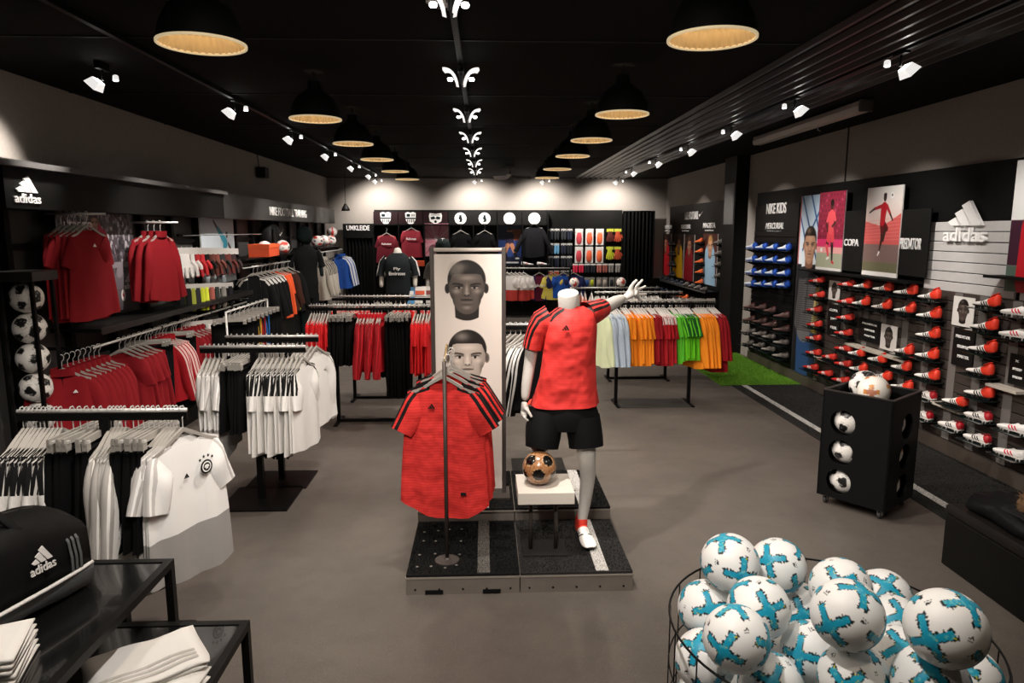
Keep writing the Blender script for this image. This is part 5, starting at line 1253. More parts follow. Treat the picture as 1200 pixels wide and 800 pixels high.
def rpanel(name, px0, px1, py0, py1, x, label, m=M_BLACK, ref=None, cat='sign'):
    y0, y1 = PX(px0, (py0 + py1) / 2, x).y, PX(px1, (py0 + py1) / 2, x).y; xm = (px0 + px1) / 2
    return tag(MB().b2((x, y1, PX(xm, py1, x).z), (x + .012, y0, PX(xm, py0, x).z), 0, .001).build(name, m), label, cat)
XP = XW - .075
cp = rpanel('sign_panel', 987, 1012, 247, 318, XP, 'black sign panel reading COPA between two footballer posters', M_DARKP); rtext('COPA', cp, 989, 1006, 280, 288, XP - .004, bold=.0012)
pp_ = rpanel('sign_panel', 1053, 1088, 245, 324, XP, 'black sign panel reading PREDATOR beside the grey slat wall', M_DARKP); rtext('PREDATOR', pp_, 1054, 1079, 279, 292, XP - .004, bold=.0012, shear=.15)
ld = thing('poster_ledge', 'black ledge under the footballer posters above the red boots', 'shelf', (XW - .02, yS2, 1.50))
MB().b2((-.16, 0, 0), (0, RY(953) - yS2, .022)).build('board', M_BLACK, ld)
for yy in (.1, 1.1, 2.0): MB().prism([(0, 0), (-.14, 0), (0, -.10)], 'y', yy, yy + .015).build('bracket', M_BLACK, ld)
ld2 = thing('poster_ledge', 'black ledge above the white boots at the wall end', 'shelf', (XW - .02, 4.3, PX(1190, 326, XW).z))
MB().b2((-.16, 0, 0), (0, RY(1180) - 4.3, .022)).build('board', M_BLACK, ld2); MB().prism([(0, 0), (-.14, 0), (0, -.10)], 'y', .5, .515).build('bracket', M_BLACK, ld2)
def rposter(pic, px0, px1, z0, z1, x, label, ny=None):
    y0, y1 = PX(px0, 290, x).y, PX(px1, 290, x).y
    return poster('poster', pic, (x, (y0 + y1) / 2, (z0 + z1) / 2), RW, abs(y0 - y1), z1 - z0, label, None, .014)
def asp_of(px0, px1, z0, z1, x): return abs(PX(px0, 290, x).y - PX(px1, 290, x).y) / (z1 - z0)
def player(p, cx, cy, s, kit, skin, hair, shorts, pose=0):
    """small full-length footballer, s = body height; (cx,cy) = hips"""
    L = lambda a, b, r0, r1, c: p.cap((cx + a[0] * s, cy + a[1] * s), (cx + b[0] * s, cy + b[1] * s), r0 * s, r1 * s, c)
    if pose == 0:
        L((-.03, -.02), (-.10, -.24), .055, .04, skin); L((-.10, -.24), (-.02, -.42), .04, .025, kit); L((.04, -.02), (.08, -.25), .055, .04, skin); L((.08, -.25), (.10, -.48), .038, .025, '#1a1614')
        L((.10, -.48), (.15, -.50), .022, .018, '#d8342c'); L((-.02, -.42), (-.08, -.44), .022, .018, '#e8e4e0')
        L((-.05, .0), (-.06, -.12), .06, .06, shorts); L((.05, .0), (.07, -.12), .06, .06, shorts)
        L((0, .02), (.0, .26), .075, .085, kit); L((-.08, .28), (-.15, .12), .035, .028, kit); L((-.15, .12), (-.10, .0), .026, .02, skin); L((.08, .28), (.14, .14), .035, .028, kit); L((.14, .14), (.04, .08), .026, .02, skin)
        p.ell(cx, cy + .41 * s, .05 * s, .065 * s, skin); p.ell(cx, cy + .455 * s, .062 * s, .05 * s, hair)
    else:
        L((.0, -.02), (.02, -.26), .055, .04, skin); L((.02, -.26), (-.04, -.50), .036, .022, skin); L((-.04, -.50), (-.07, -.55), .022, .015, '#efeae6')
        L((.04, -.02), (.14, -.10), .06, .05, shorts); L((.0, .0), (.02, -.14), .075, .06, shorts); L((.10, -.12), (.06, -.30), .04, .025, skin)
        L((0, .02), (.02, .26), .075, .09, kit); L((-.06, .28), (-.28, .24), .035, .025, kit); L((-.28, .24), (-.42, .18), .022, .016, skin); L((.10, .28), (.22, .14), .035, .026, kit); L((.22, .14), (.30, .04), .022, .016, skin)
        p.ell(cx + .03 * s, cy + .42 * s, .048 * s, .065 * s, skin); p.ell(cx + .03 * s, cy + .465 * s, .05 * s, .035 * s, hair)
    return p
# boy poster
z0, z1 = .14, PX(950, 229, XW).z; a_ = asp_of(936, 964, z0, z1, XW - .02)
p = Pic(a_, 420, '#dfe7ee'); p.vgrad(.6, 1, '#e9eef2', '#a9c4dc')
for (q0_, q1_) in (((.02, 1), (a_ * .9, .60)), ((a_ * .45, 1), (a_, .72)), ((a_, .98), (a_ * .2, .70)), ((a_ * .0, .9), (a_ * .55, .62))): p.cap(q0_, q1_, .008, .008, '#2d5f96')
p.rect(0, 0, .012, 1, '#b04038'); p.rect(0, 0, a_, .30, '#26405f'); p.rect(0, .0, a_ * .2, .62, '#1a1a1c'); p.rect(0, 0, a_, .05, '#15161a')
p.rect(a_ * .6, .25, a_, .55, '#c9b24a', .8)
cxb = a_ * .46
p.cap((cxb, .24), (cxb, .02), .085, .075, '#2b4a78'); p.cap((cxb - .005, .27), (cxb + .015, .54), .088, .085, '#6c6b6c'); p.cap((cxb - .06, .54), (cxb - .09, .28), .035, .03, '#5c5b5c'); p.cap((cxb + .09, .54), (cxb + .05, .30), .035, .028, '#777677')
sd = np.abs(p.x - cxb) - .105
for i in range(26): p.put(np.maximum(np.maximum(sd, np.abs(p.y - .25 - i * .0125 - .05 * (p.x - cxb)) - .0028), -1), '#1c1b1c', .85)
p.cap((cxb - .07, .57), (cxb + .08, .59), .035, .035, '#232324'); p.cap((cxb, .34), (cxb + .02, .55), .004, .004, '#151515')
p.face(cxb + .01, .725, .205, '#c99a7c', '#9c6c52', '#1e1613', '#dcb496')
poster('poster', p, (XW - .025, (PX(936, 290, XW - .02).y + PX(964, 290, XW - .02).y) / 2, (z0 + z1) / 2), RW, abs(PX(936, 290, XW - .02).y - PX(964, 290, XW - .02).y), z1 - z0, 'tall poster of a boy in a striped grey hoodie beside the blue boots')
# stadium posters
zb_, zt1 = 1.53, PX(972, 225, XP).z
a_ = asp_of(957, 987, zb_, zt1, XP); p = Pic(a_, 260, '#8d1f3a'); q = np.random.RandomState(3)
for r_i in range(9):
    for c_i in range(9): p.ell((c_i + .5 * (r_i % 2)) * a_ / 8.5, .44 + r_i * .065, .018, .017, '#6a1430' if (c_i * 7 + r_i * 3) % 5 else '#b84a6a')
p.rect(0, .30, a_, .40, '#d8356a'); p.rect(0, .22, a_, .30, '#e6a8a0'); p.rect(0, .0, a_, .22, '#a9ad94'); p.rect(0, 0, a_, .035, '#e9e6e2')
player(p, a_ * .52, .50, .80, '#e0525a', '#4a2a22', '#1a0f0c', '#d8454f', 0); p.ell(a_ * .2, .26, .028, .028, '#efece8')
rposter(p, 957, 987, zb_, zt1, XP - .01, 'poster of a footballer in pink red kit before red stadium seats')
zt2 = PX(1033, 219, XP).z; a_ = asp_of(1012, 1053, zb_, zt2, XP); p = Pic(a_, 260, '#dcd8d2'); p.vgrad(.55, 1, '#d3b6ae', '#e6e4e0'); p.poly([(0, .62), (a_ * .5, .56), (a_, .70), (a_, .34), (0, .36)], '#cf5a58'); p.rect(0, .16, a_, .36, '#7d6560'); p.rect(0, .05, a_, .16, '#6d6a50'); p.rect(0, 0, a_, .05, '#efece8')
for i in range(7): p.cap((0, .40 + i * .035), (a_, .42 + i * .04), .003, .003, '#e28a84', .7)
player(p, a_ * .50, .60, .66, '#b01a26', '#3a221a', '#120b08', '#5a1016', 1); p.ell(a_ * .72, .90, .035, .035, '#efece8'); p.ell(a_ * .72, .90, .014, .014, '#222222')
rposter(p, 1012, 1053, zb_, zt2, XP - .01, 'poster of a leaping footballer in red kit with the ball')
a_ = .55; p = Pic(a_, 200, '#d8d8d6'); p.rect(0, .0, a_, .2, '#4c5c50'); p.rect(0, .2, a_, .55, '#3a1c2c'); p.face(a_ * .5, .7, .34, '#5a463c', '#33261f', '#14100d', '#86695a'); p.cap((a_ * .5, .1), (a_ * .5, .48), .17, .16, '#b01a26')
poster('poster', p, (XP - .01, RY(1190) - .30, 2.03), RW, .55, 1.0, 'poster of a footballer at the wall end above the white boots')
# face cards, text cards and white ledges in the boot wall
def face_card(px0, px1, py0, py1, x, label, below=None):
    y0, y1 = PX(px0, py0, x).y, PX(px1, py0, x).y; zt_, zb2 = PX((px0 + px1) / 2, py0, x).z, PX((px0 + px1) / 2, py1, x).z; a_ = abs(y0 - y1) / (zt_ - zb2)
    p = Pic(a_, 120, '#d9d5d0'); p.face(a_ * .5, .54, .74, '#4c423c', '#241e1a', '#14100e', '#8c8078')
    poster('face_card', p, (x, (y0 + y1) / 2, (zt_ + zb2) / 2), RW, abs(y0 - y1), zt_ - zb2, label, 'portrait cards on the boot wall', .006, None, 'card')
def text_card(px0, px1, py0, py1, x, label, lines):
    o = rpanel('text_card', px0, px1, py0, py1, x, label, mat('black_card', (.008, .008, .008), .35), cat='card')
    for i, (t_, f) in enumerate(lines):
        yy = py0 + (py1 - py0) * (.18 + .26 * i); w = (px1 - px0) * .66 * f; h_ = (py1 - py0) * .075; xm = (px0 + px1) / 2; rtext(t_, o, xm - w / 2, xm + w / 2, yy, yy + h_, x - .003, bold=0)
    return o
XC = XW - .035
face_card(1118, 1143, 348, 383, XC, 'square portrait card among the boots beside the grey slat wall'); text_card(1116, 1141, 385, 430, XC, 'black text card below the square portrait card', [('PREDATOR', 1), ('100% CONTROL', .8), ('MASTER', .8)])
face_card(972, 985, 329, 352, XC, 'narrow portrait card beside the small red boots'); text_card(970, 984, 355, 394, XC, 'narrow black text card beside the small red boots', [('COPA', 1), ('TOUCH', .8), ('FEEL', .8)])
text_card(1006, 1032, 374, 401, XC, 'black text card standing on the long white ledge', [('PREDATOR', 1), ('CONTROL', .7), ('MASTER', .7)]); face_card(1033, 1052, 381, 411, XC, 'portrait card standing on the long white ledge')
text_card(1182, 1202, 415, 452, XC, 'black text card at the wall end above the short white ledge', [('X', .3), ('SPEED', .8), ('UNLEASH', .8)])
def white_ledge(px0, py0, px1, py1, label):
    a, b = PX(px0, py0, XC), PX(px1, py1, XC); tag(MB().b2((XW - .12, b.y, (a.z + b.z) / 2 - .012), (XW, a.y, (a.z + b.z) / 2 + .012), 0, .002).build('white_ledge', mat('white_ledge', hx('#b9b0a4'), .5)), label, 'shelf')
white_ledge(998, 403, 1068, 423, 'long white ledge carrying a portrait card among the boots'); white_ledge(1166, 450, 1203, 460, 'short white ledge at the wall end below the black text card'); white_ledge(1101, 473, 1136, 482, 'short white ledge under a red and white boot'); white_ledge(961, 418, 980, 425, 'short white ledge under a small red boot')
# boots on their little shelves
sh_me = finish(MB().b2((-.17, -.14, -.008), (0, .14, 0)).mesh('boot_shelf', mat('black_acrylic', (.006, .011, .011), .12, coat=.3)))
strut = finish(MB().prism([(0, -.002), (-.12, -.008), (0, -.05)], 'y', -.004, .004).mesh('shelf_strut', M_BLACK))
def shelf_boot(kind, px, py, label, group, x=XW - .018, off=.085, yaw=0.0, rz=Q + .06):
    c = PX(px, py, x - off); zz = c.z - .048
    s_ = link('boot_shelf', sh_me, bp, (x, c.y, zz - .0)); 
    for dy in (-.1, .1): link('shelf_strut', strut, s_, (0, dy, -.006))
    L = Vector((math.cos(rz + yaw), math.sin(rz + yaw), 0)) * .14
    o_ = boot(kind, (c.x - L.x, c.y - L.y, zz + .001), rz + yaw, label, group); o_.scale = (.96, .96, .96); return o_
RB = 'white toed red boots on the boot wall'
cols = {
 'below the footballer posters, in the column beside the COPA panel': [(1011, 334), (1009, 354), (1004, 413), (1006, 431)],
 'below the leaping footballer poster': [(1035, 337), (1033, 358), (1028, 420), (1033, 440)],
 'in the column under the PREDATOR panel': [(1061, 341), (1060, 362), (1059, 410), (1056, 429), (1056, 452)],
 'in the column at the grey slat wall edge': [(1089, 346), (1088, 368), (1087, 391), (1086, 415), (1086, 439)],
 'in the column beside the square portrait card': [(1156, 354), (1153, 381), (1151, 407), (1148, 433), (1147, 459)]}
RN = ['top', 'second', 'third', 'fourth', 'fifth', 'sixth', 'seventh']
for lb, pts in cols.items():
    for i, (x, y) in enumerate(pts): shelf_boot(BOOT_RED, x, y, f'{RN[i]} white toed red boot {lb}', RB, yaw=random.uniform(-.05, .12))
shelf_boot(BOOT_RED, 1119, 469, 'white toed red boot on the short white ledge', RB)
for i, (x, y, lb) in enumerate([(1084, 461, 'in the grey slat wall edge column'), (1080, 484, 'lowest in the grey slat wall edge column'), (1114, 496, 'lowest under the short white ledge'), (1146, 485, 'second lowest in the portrait card column'), (1145, 511, 'lowest in the portrait card column')]): shelf_boot(BOOT_RED2, x, y, 'white boot with dark red heel ' + lb, 'white boots with dark red heel')
for i, (x, y) in enumerate([(1192, 363), (1190, 389), (1188, 499), (1183, 528)]): shelf_boot(BOOT_WHITE, x, y, RN[i] + ' white boot with pink stripes at the wall end', 'white boots with pink stripes', yaw=.1)
for i, (x, y) in enumerate([(957, 328), (957, 345), (954, 362), (954, 379), (953, 395), (953, 412), (950, 429)]): shelf_boot(BOOT_KID, x, y, RN[i] + ' small red black boot beside the boy poster', 'small red black boots by the boy poster', yaw=.1)
for i, (x, y) in enumerate([(992, 332), (991, 352), (990, 371), (988, 389), (988, 407), (988, 425), (985, 444)]): shelf_boot(BOOT_KID, x, y, RN[i] + ' small red black boot beside the narrow portrait card', 'small red black boots by the narrow card', yaw=.1)
for i, (x, y) in enumerate([(972, 417), (967, 436)]): shelf_boot(BOOT_KID, x, y, ('upper', 'lower') [i] + ' small red black boot between the two small boot columns', 'small red black boots between')
yk = {0: 288.5, 1: 303, 2: 318, 3: 331.5}
CN = ['beside the pillar', 'second from the pillar', 'third from the pillar', 'beside the boy poster']
for r_i in range(4):
    for c_i, x in enumerate((881, 892.5, 905, 919.5)): shelf_boot(BOOT_BLUE, x - .6 * r_i, yk[r_i] + (c_i - 1) * .5, f'blue and white boot in the {("top", "second", "third", "lowest")[r_i]} blue row, {CN[c_i]}', 'blue boots', off=.07, yaw=.12)
for r_i, ys in enumerate(([358.5, 359.5, 363, 369], [373.5, 375.5, 379.5, 385], [387, 390, 393.5, 400], [400.5, 403.5, 408, 415.5])):
    for c_i, x in enumerate((878, 891, 902, 916)): shelf_boot(BOOT_BROWN if r_i < 2 else BOOT_GREY, x - r_i * .5, ys[c_i], f'{"brown" if r_i < 2 else "grey"} boot in the {("top brown", "lower brown", "upper grey", "lowest grey")[r_i]} row, {CN[c_i]}', 'brown and grey boots', off=.07, yaw=.3 + random.uniform(-.2, .2))

# ---- far part of the right wall, beyond the pillar
XF = XR - .03
fp_ = struct(MB().b2((XF, py + .6, 0), (XR, YB - .45, 2.52)).build('wall_panel_far', M_DARKP))
def FY(px, py_=290): return PX(px, py_, XF).y
def ftext(t_, px0, px1, py0, py1, **k): return rtext(t_, fp_, px0, px1, py0, py1, XF - .004, **k)
ftext('NIKE FOOTBALL', 802, 818, 248, 257, bold=.0012)
mb = MB(); mb.prism([(-.10, .02), (-.07, -.03), (.14, .07), (-.04, .0)], 'z', 0, .006); c = PX(821, 252, XF - .006); mb.build('sign_tick', M_WHITE, fp_, False, c, RW)
ftext('HYPERVENOM', 776, 787, 264, 268, shear=.2); ftext('MERCURIAL', 798, 809, 263, 268, shear=.2); ftext('MAGISTA', 824, 838, 261, 267)
for a, b, y in ((778, 785, 269.5), (799, 807, 269.5), (826, 836, 269)): ftext('football boots', a, b, y, y + 1.5, bold=0)
def bust(px0, px1, py0, py1, label, bg, kit, skin, shade, hair, light):
    x = XF - .012; y0, y1 = PX(px0, (py0 + py1) / 2, x).y, PX(px1, (py0 + py1) / 2, x).y; z1_, z0_ = PX((px0 + px1) / 2, py0, x).z, PX((px0 + px1) / 2, py1, x).z; a_ = abs(y0 - y1) / (z1_ - z0_)
    p = Pic(a_, 110, bg); p.speck(.3, 1, 14, .06, ['#2a1c18', '#4a3028'], 5); p.cap((a_ * .5, .0), (a_ * .5, .48), a_ * .46, a_ * .38, kit); p.cap((a_ * .2, .46), (a_ * .05, .1), .07, .07, kit)
    p.face(a_ * .52, .76, .40, skin, shade, hair, light); poster('poster', p, (x, (y0 + y1) / 2, (z0_ + z1_) / 2), RW, abs(y0 - y1), z1_ - z0_, label, None, .01)
bust(773, 786, 274, 322, 'far poster of a player in red beside the curtain', '#1c1412', '#b01c24', '#8a5a46', '#5a382c', '#1a100c', '#b07c62')
bust(789, 801, 274, 325, 'far poster of a player in yellow', '#201814', '#e0a81c', '#9a6a50', '#6a4230', '#1a100c', '#bf8c70'); bust(801.5, 813, 275, 329, 'far poster of a player in dark red', '#241816', '#8a1420', '#a5765c', '#6a4636', '#2a1a12', '#c99a80')
bust(823, 840, 274, 334, 'far poster of a fair haired player in pale blue', '#4a1c16', '#8fb0c8', '#c09070', '#8a5c44', '#a5793c', '#d8b090')
def far_boot(kind, px, py_, label, grp): return shelf_boot(kind, px, py_, label, grp, XF, .09, .1)
for i in range(5): far_boot(BOOT_ORANGE, 819, 282 + i * 12, RN[i] + ' orange boot between the far posters', 'orange boots on the far wall')
for i in range(4): far_boot(BOOT_NAVY, 787, 284 + i * 12, RN[i] + ' navy boot beside the far red poster', 'navy boots beside the far poster'); far_boot(BOOT_GREY, 842, 283 + i * 13, RN[i] + ' grey boot beside the pale blue player poster', 'grey boots beside the far poster')
fs = thing('boot_rack_shelf', 'sloping black boot shelves below the far player posters', 'shelf', (XF, FY(846), 0))
Lf = min(FY(770), YB - .75) - FY(846)
for k, (dx, z) in enumerate(((.10, .92), (.22, .70), (.34, .48))):
    MB().b2((-dx - .16, 0, z - .012), (0, Lf, z)).build('shelf_board', M_BLACK, fs); MB().b2((-dx - .165, 0, z - .03), (-dx - .16, Lf, z + .01)).build('shelf_edge', mat('shelf_edge_grey', hx('#5a5856'), .4, .3), fs)
    for j in range(9):
        boot(BOOT_NAVY if j > 3 else (BOOT_ORANGE if j in (2, 3) and k else BOOT_GREY), (XF - dx - .14 + .0, FY(846) + .15 + j * (Lf - .3) / 8 - .14, z + .001), Q, f'{ORD[j] if j else "nearest"} boot from the pillar on the {("top", "middle", "lowest")[k]} far shelf', 'boots on the far shelves')
MB().b2((-.02, 0, 0), (0, Lf, .95)).build('back_board', M_BLACK, fs); MB().b2((-.55, Lf - .02, 0), (0, Lf, .95)).build('side_board', M_BLACK, fs); MB().b2((-.55, 0, 0), (0, .02, .50)).build('side_board', M_BLACK, fs)

# ================================================================== small hanging packs
def pack_mesh(name, w, h, body, card, kind):
    mb = MB(); mb.b2((-w / 2, -.004, -h * .22), (w / 2, .004, 0), 1); mb.tube([(0, .0, -.02), (0, .02, .0), (0, .06, .01)], .002, 4, 2)
    if kind == 'bag':
        mb.b2((-w / 2, .0, -h), (w / 2, .004, -h * .2), 1); rings = [[Vector((w * .36 * math.cos(a) * f, -.004 + .022 * g_ * math.sin(a), z)) for a in np.linspace(0, 2 * math.pi, 10, endpoint=False)] for z, f, g_ in ((-h * .24, .6, .3), (-h * .36, .85, 1), (-h * .6, 1, 1), (-h * .78, .9, 1), (-h * .92, .6, .4))]; mb.loft(rings)
    elif kind == 'glove':
        mb.loft([[Vector((w * .42 * f * math.cos(a), .02 * math.sin(a), z)) for a in np.linspace(0, 2 * math.pi, 10, endpoint=False)] for z, f in ((-h * .2, .75), (-h * .4, .8), (-h * .6, 1.1), (-h * .66, 1.1))])
        for k in range(4): mb.tube([(w * (-.36 + .24 * k), 0, -h * .62), (w * (-.40 + .265 * k), -.005, -h * .8), (w * (-.42 + .28 * k), -.008, -h * (.93 + .05 * (k in (1, 2))))], [w * .13, w * .125, w * .10], 6)
        mb.tube([(w * .42, 0, -h * .45), (w * .62, -.004, -h * .6), (w * .66, -.008, -h * .72)], [w * .14, w * .12, w * .09], 6)
    else:   # socks / shin guards: two long ovals
        for s in (-1, 1): mb.loft([[Vector((s * w * .25 + w * .22 * f * math.cos(a), .014 * math.sin(a), z)) for a in np.linspace(0, 2 * math.pi, 8, endpoint=False)] for z, f in ((-h * .15, .9), (-h * .45, 1.0), (-h * .8, 1.05), (-h, .7))])
    return finish(mb.mesh(name, [body, card, M_CHROME]), 'auto')
def P_(c): return mat('pack_' + c.strip('#'), hx(c), .5)
PKC = {}
def pack(name, kind, w, h, body, card, loc, rot, label, cat, group):
    key = (name, kind, round(w, 2), round(h, 2), body, card)
    if key not in PKC: PKC[key] = pack_mesh(name, w, h, P_(body), P_(card), kind)
    return tag(link(name, PKC[key], None, loc, rot), label, cat, group)

# ================================================================== BACK WALL
YW = YB - .1
bw_ = struct(MB().b2((PY(440, 300, YW).x, YW - .02, .05), (PY(728, 300, YW).x, YW, PY(560, 246, YW).z)).build('wall_panel_back', M_BLACK))
YP = YW - .03
def BXp(px): return PY(px, 290, YP).x
def BZp(py_): return PY(560, py_, YP).z
for i, px in enumerate((469, 498, 527, 555, 583, 612, 641)): MB().b2((BXp(px) - .012, YW - .25, .3), (BXp(px) + .012, YW - .02, BZp(263) if i < 6 else BZp(247))).build('upright', M_BLACK, bw_)
MB().b2((BXp(440), YW - .25, BZp(264)), (BXp(641), YW - .02, BZp(264) + .03)).build('header_shelf', M_BLACK, bw_)
MB().b2((BXp(440), YW - .30, BZp(312)), (BXp(641), YW - .02, BZp(312) + .02)).build('lower_shelf', M_BLACK, bw_)
# header tiles with crests
M_CR = mat('crest_white', hx('#e9e7e4'), .45, emit=(1, 1, 1), estr=.0)
M_CRK = mat('crest_black', (.006, .012, .012), .5)
def shield(w, h): return [(-w / 2, h * .42), (-w * .25, h * .5), (0, h * .44), (w * .25, h * .5), (w / 2, h * .42), (w * .46, -h * .1), (w * .28, -h * .36), (0, -h * .5), (-w * .28, -h * .36), (-w * .46, -h * .1)]
for i, px in enumerate((453, 482, 511, 540, 568, 597, 626)):
    tl = tag(MB().b2((-.275, -.006, -.15), (.275, .006, .15)).build('crest_tile', mat('maroon_tile', hx('#241417'), .5) if i < 3 else M_DARKP, None, False, (BXp(px), YP - .005, BZp(256))), 'header tile with a white club crest, ' + ('nearest the changing room' if i == 0 else ORD[i] + ' from the changing room'), 'sign', 'club crest tiles on the far wall')
    mb = MB(); r = .135
    if i < 2: mb.prism(shield(.24, .29), 'y', -.016, -.006)
    elif i == 2: mb.prism([(-.15, .06), (-.13, .12), (0, .10), (.13, .12), (.15, .06), (.13, -.06), (0, -.14), (-.13, -.06)], 'y', -.016, -.006)
    else: mb.lathe([(r, .006), (r, .016)], 28, (0, -.022, 0), 0, 'y')
    cr = mb.build('crest', M_CR, tl)
    d = MB()
    if i < 2:
        d.prism([(-.09, .10), (-.01, .10), (-.01, .04), (-.09, .04)], 'y', -.020, -.016); d.prism([(-.06, .105), (-.04, .105), (-.04, .035), (-.06, .035)], 'y', -.021, -.016)
        for k in range(3): d.prism([(.02 + k * .028, .10), (.033 + k * .028, .10), (.033 + k * .028, .04), (.02 + k * .028, .04)], 'y', -.020, -.016)
        d.prism([(-.11, .02), (.11, .02), (.11, -.01), (-.11, -.01)], 'y', -.020, -.016)
        for k in range(4): d.prism([(-.075 + k * .045, -.02), (-.055 + k * .045, -.02), (-.055 + k * .045, -.09), (-.075 + k * .045, -.09)], 'y', -.020, -.016)
    elif i == 2:
        d.prism([(-.11, .03), (-.03, .05), (0, .0), (-.04, -.02), (-.10, -.02)], 'y', -.020, -.016); d.prism([(.11, .03), (.03, .05), (0, .0), (.04, -.02), (.10, -.02)], 'y', -.020, -.016); d.lathe([(.03, 0), (.03, .004)], 12, (0, -.022, -.07), 0, 'y'); d.prism([(-.10, .085), (.10, .085), (.10, .07), (-.10, .07)], 'y', -.020, -.016)
    else:
        d.tube([(.11 * math.cos(a), -.017, .11 * math.sin(a)) for a in np.linspace(0, 6.283, 28, endpoint=False)], .004, 5, 0, False, True)
        if i < 5: d.prism([(-.02, .07), (.02, .075), (.03, .03), (.045, -.02), (.03, -.07), (-.03, -.07), (-.01, -.03), (-.045, 0), (-.03, .03)], 'y', -.020, -.016); d.tube([(.075 * math.cos(a), -.017, .075 * math.sin(a)) for a in np.linspace(0, 6.283, 24, endpoint=False)], .004, 5, 0, False, True)
        elif i == 5: d.prism([(-.035, -.07), (.035, -.07), (.006, .0), (.006, .075), (-.006, .075), (-.012, 0)], 'y', -.019, -.016); d.tube([(.07 * math.cos(a), -.017, .07 * math.sin(a)) for a in np.linspace(0, 6.283, 24, endpoint=False)], .003, 5, 0, False, True)
        else: d.prism([(-.05, -.05), (0, .06), (.05, -.05), (.02, -.05), (0, .0), (-.02, -.05)], 'y', -.019, -.016)
    d.build('crest_detail', M_CRK if i < 5 else mat('crest_grey', hx('#a5a29e'), .5), cr)
# wall jerseys facing the room
def wall_jersey(px, py_top, m, label, L=.66, chest=None, sleeve=.24, Y=None, grp='club shirts on the far wall', mcol=None, name='club_jersey', sc=1.0):
    rail = Y is not None; Y = Y or YP - .18; c = PY(px, py_top, Y); me = shirt_mesh(name, m, .24, L, sleeve, 64, .035, .085, .05, int(px), .006)
    o = hang(name, me, (c.x, c.y, FZ if rail else c.z + .11), random.uniform(-.06, .06), label, 'shirt', grp)
    if chest: text(chest, 'chest_lettering', mcol or M_WMARK, o, (0, -.052, -.33), (Q, 0, 0), .06, .002, .001, fit=(.22, .05))
    return o
F_MAR = fabric('maroon_club_cloth', '#6d1c28', '#c0454a', .26); F_MAR2 = fabric('maroon_club_cloth_plain', '#8a2733')
wall_jersey(453, 274, F_MAR, 'dark maroon club jersey on a hanger under the first crest', chest='Rakuten'); wall_jersey(482, 268, F_MAR2, 'lighter maroon club jersey under the second crest', chest='Rakuten')
wall_jersey(540, 271, F_BK, 'black club top under the fourth crest'); wall_jersey(568, 271, F_BK, 'black club polo under the fifth crest'); wall_jersey(626, 264, fabric('charcoal_jacket_cloth', '#1d1d20'), 'charcoal zipped jacket under the last crest', .72, sleeve=.58, name='club_jacket')
def bposter(pic, px0, px1, py0, py1, label): poster('poster', pic, ((BXp(px0) + BXp(px1)) / 2, YP - .03, (BZp(py0) + BZp(py1)) / 2), BW, BXp(px1) - BXp(px0), BZp(py0) - BZp(py1), label, None, .01)
p = Pic(.62, 120, '#e79aa8')
for k in range(14):
    a = k * .45; p.cap((.31, .45), (.31 + 1.0 * math.cos(a), .45 + 1.0 * math.sin(a)), .002, .03, '#d04a6a' if k % 2 else '#f3d2d4', .8)
p.ell(.31, .55, .05, .06, '#fbeee8', .9, 8); p.ell(.22, .2, .12, .16, '#3a2420', .8); p.ell(.45, .25, .10, .14, '#5a2c30', .8)
bposter(p, 498, 526, 262, 300, 'pink sunburst poster under the third crest')
p = Pic(.55, 150, '#1b2440'); p.rect(0, .2, .55, .62, '#2a3f78'); p.rect(.30, .62, .55, .9, '#8a4a30'); p.ell(.27, .86, .06, .075, '#c98a68'); p.ell(.27, .91, .065, .04, '#2a1a14'); p.cap((.27, .74), (.27, .5), .10, .09, '#262038'); p.cap((.22, .5), (.15, .28), .05, .04, '#b57a5c'); p.cap((.32, .5), (.40, .28), .05, .04, '#b57a5c'); p.cap((.15, .28), (.22, .12), .04, .03, '#1c1c28'); p.cap((.40, .28), (.46, .12), .04, .03, '#1c1c28'); p.rect(.06, .035, .48, .075, '#e6e4e0'); p.ell(.45, .16, .05, .025, '#e8e4e0')
bposter(p, 584, 611, 264, 310, 'blue poster of a seated footballer under the sixth crest')
# boots on the lower shelf
for i, px in enumerate((618, 636)): c = PY(px, 307, YP - .15); boot(BOOT_WHITE, (c.x - .14, c.y, BZp(312) + .021), 0, ('pale boot on the far shelf under the charcoal jacket', 'pale boot at the shelf end beside the hanging packs')[i], 'pale boots on the far shelf')
tag(MB().b2((-.16, -.12, 0), (.16, .12, .12), 0, .004).build('shoe_box', mat('orange_box', hx('#e0532a'), .6), None, False, (BXp(490), YP - .2, BZp(312) + .02)), 'orange shoe box on the far shelf under the second crest', 'box')
# packs on hooks
def bpack(name, kind, px, py_, w, h, body, card, label, cat, grp): pack(name, kind, w, h, body, card, (BXp(px), YP - .07, BZp(py_)), (0, 0, 0), label, cat, grp)
for r_i, y in enumerate((268, 289)):
    for c_i, (x, col) in enumerate(((678, '#c2404a'), (690, '#e2603c'), (702, '#ea6a3c'))): bpack('shin_guard_pack', 'bag', x, y, .18, .37, col, '#d9d5d0', f'{("dark red", "orange", "bright orange")[c_i]} clear bag of guards in the {("upper", "lower")[r_i]} hook row', 'pack', 'clear packs on the far wall')
    for c_i, (x, col) in enumerate(((714, ('#5a241c', '#b5b82a')[r_i]), (723, ('#b5482c', '#b04a2c')[r_i]))): bpack('goalkeeper_gloves', 'glove', x, y, .16, .30, col, '#b9bd3c', f'{(("brown", "yellow")[r_i], "rust red")[c_i]} goalkeeper gloves in the {("upper", "lower")[r_i]} glove row beside the curtain', 'gloves', 'gloves beside the curtain')
cl = ['#5f9ac4', '#20242c', '#2a2c30', '#34363a']
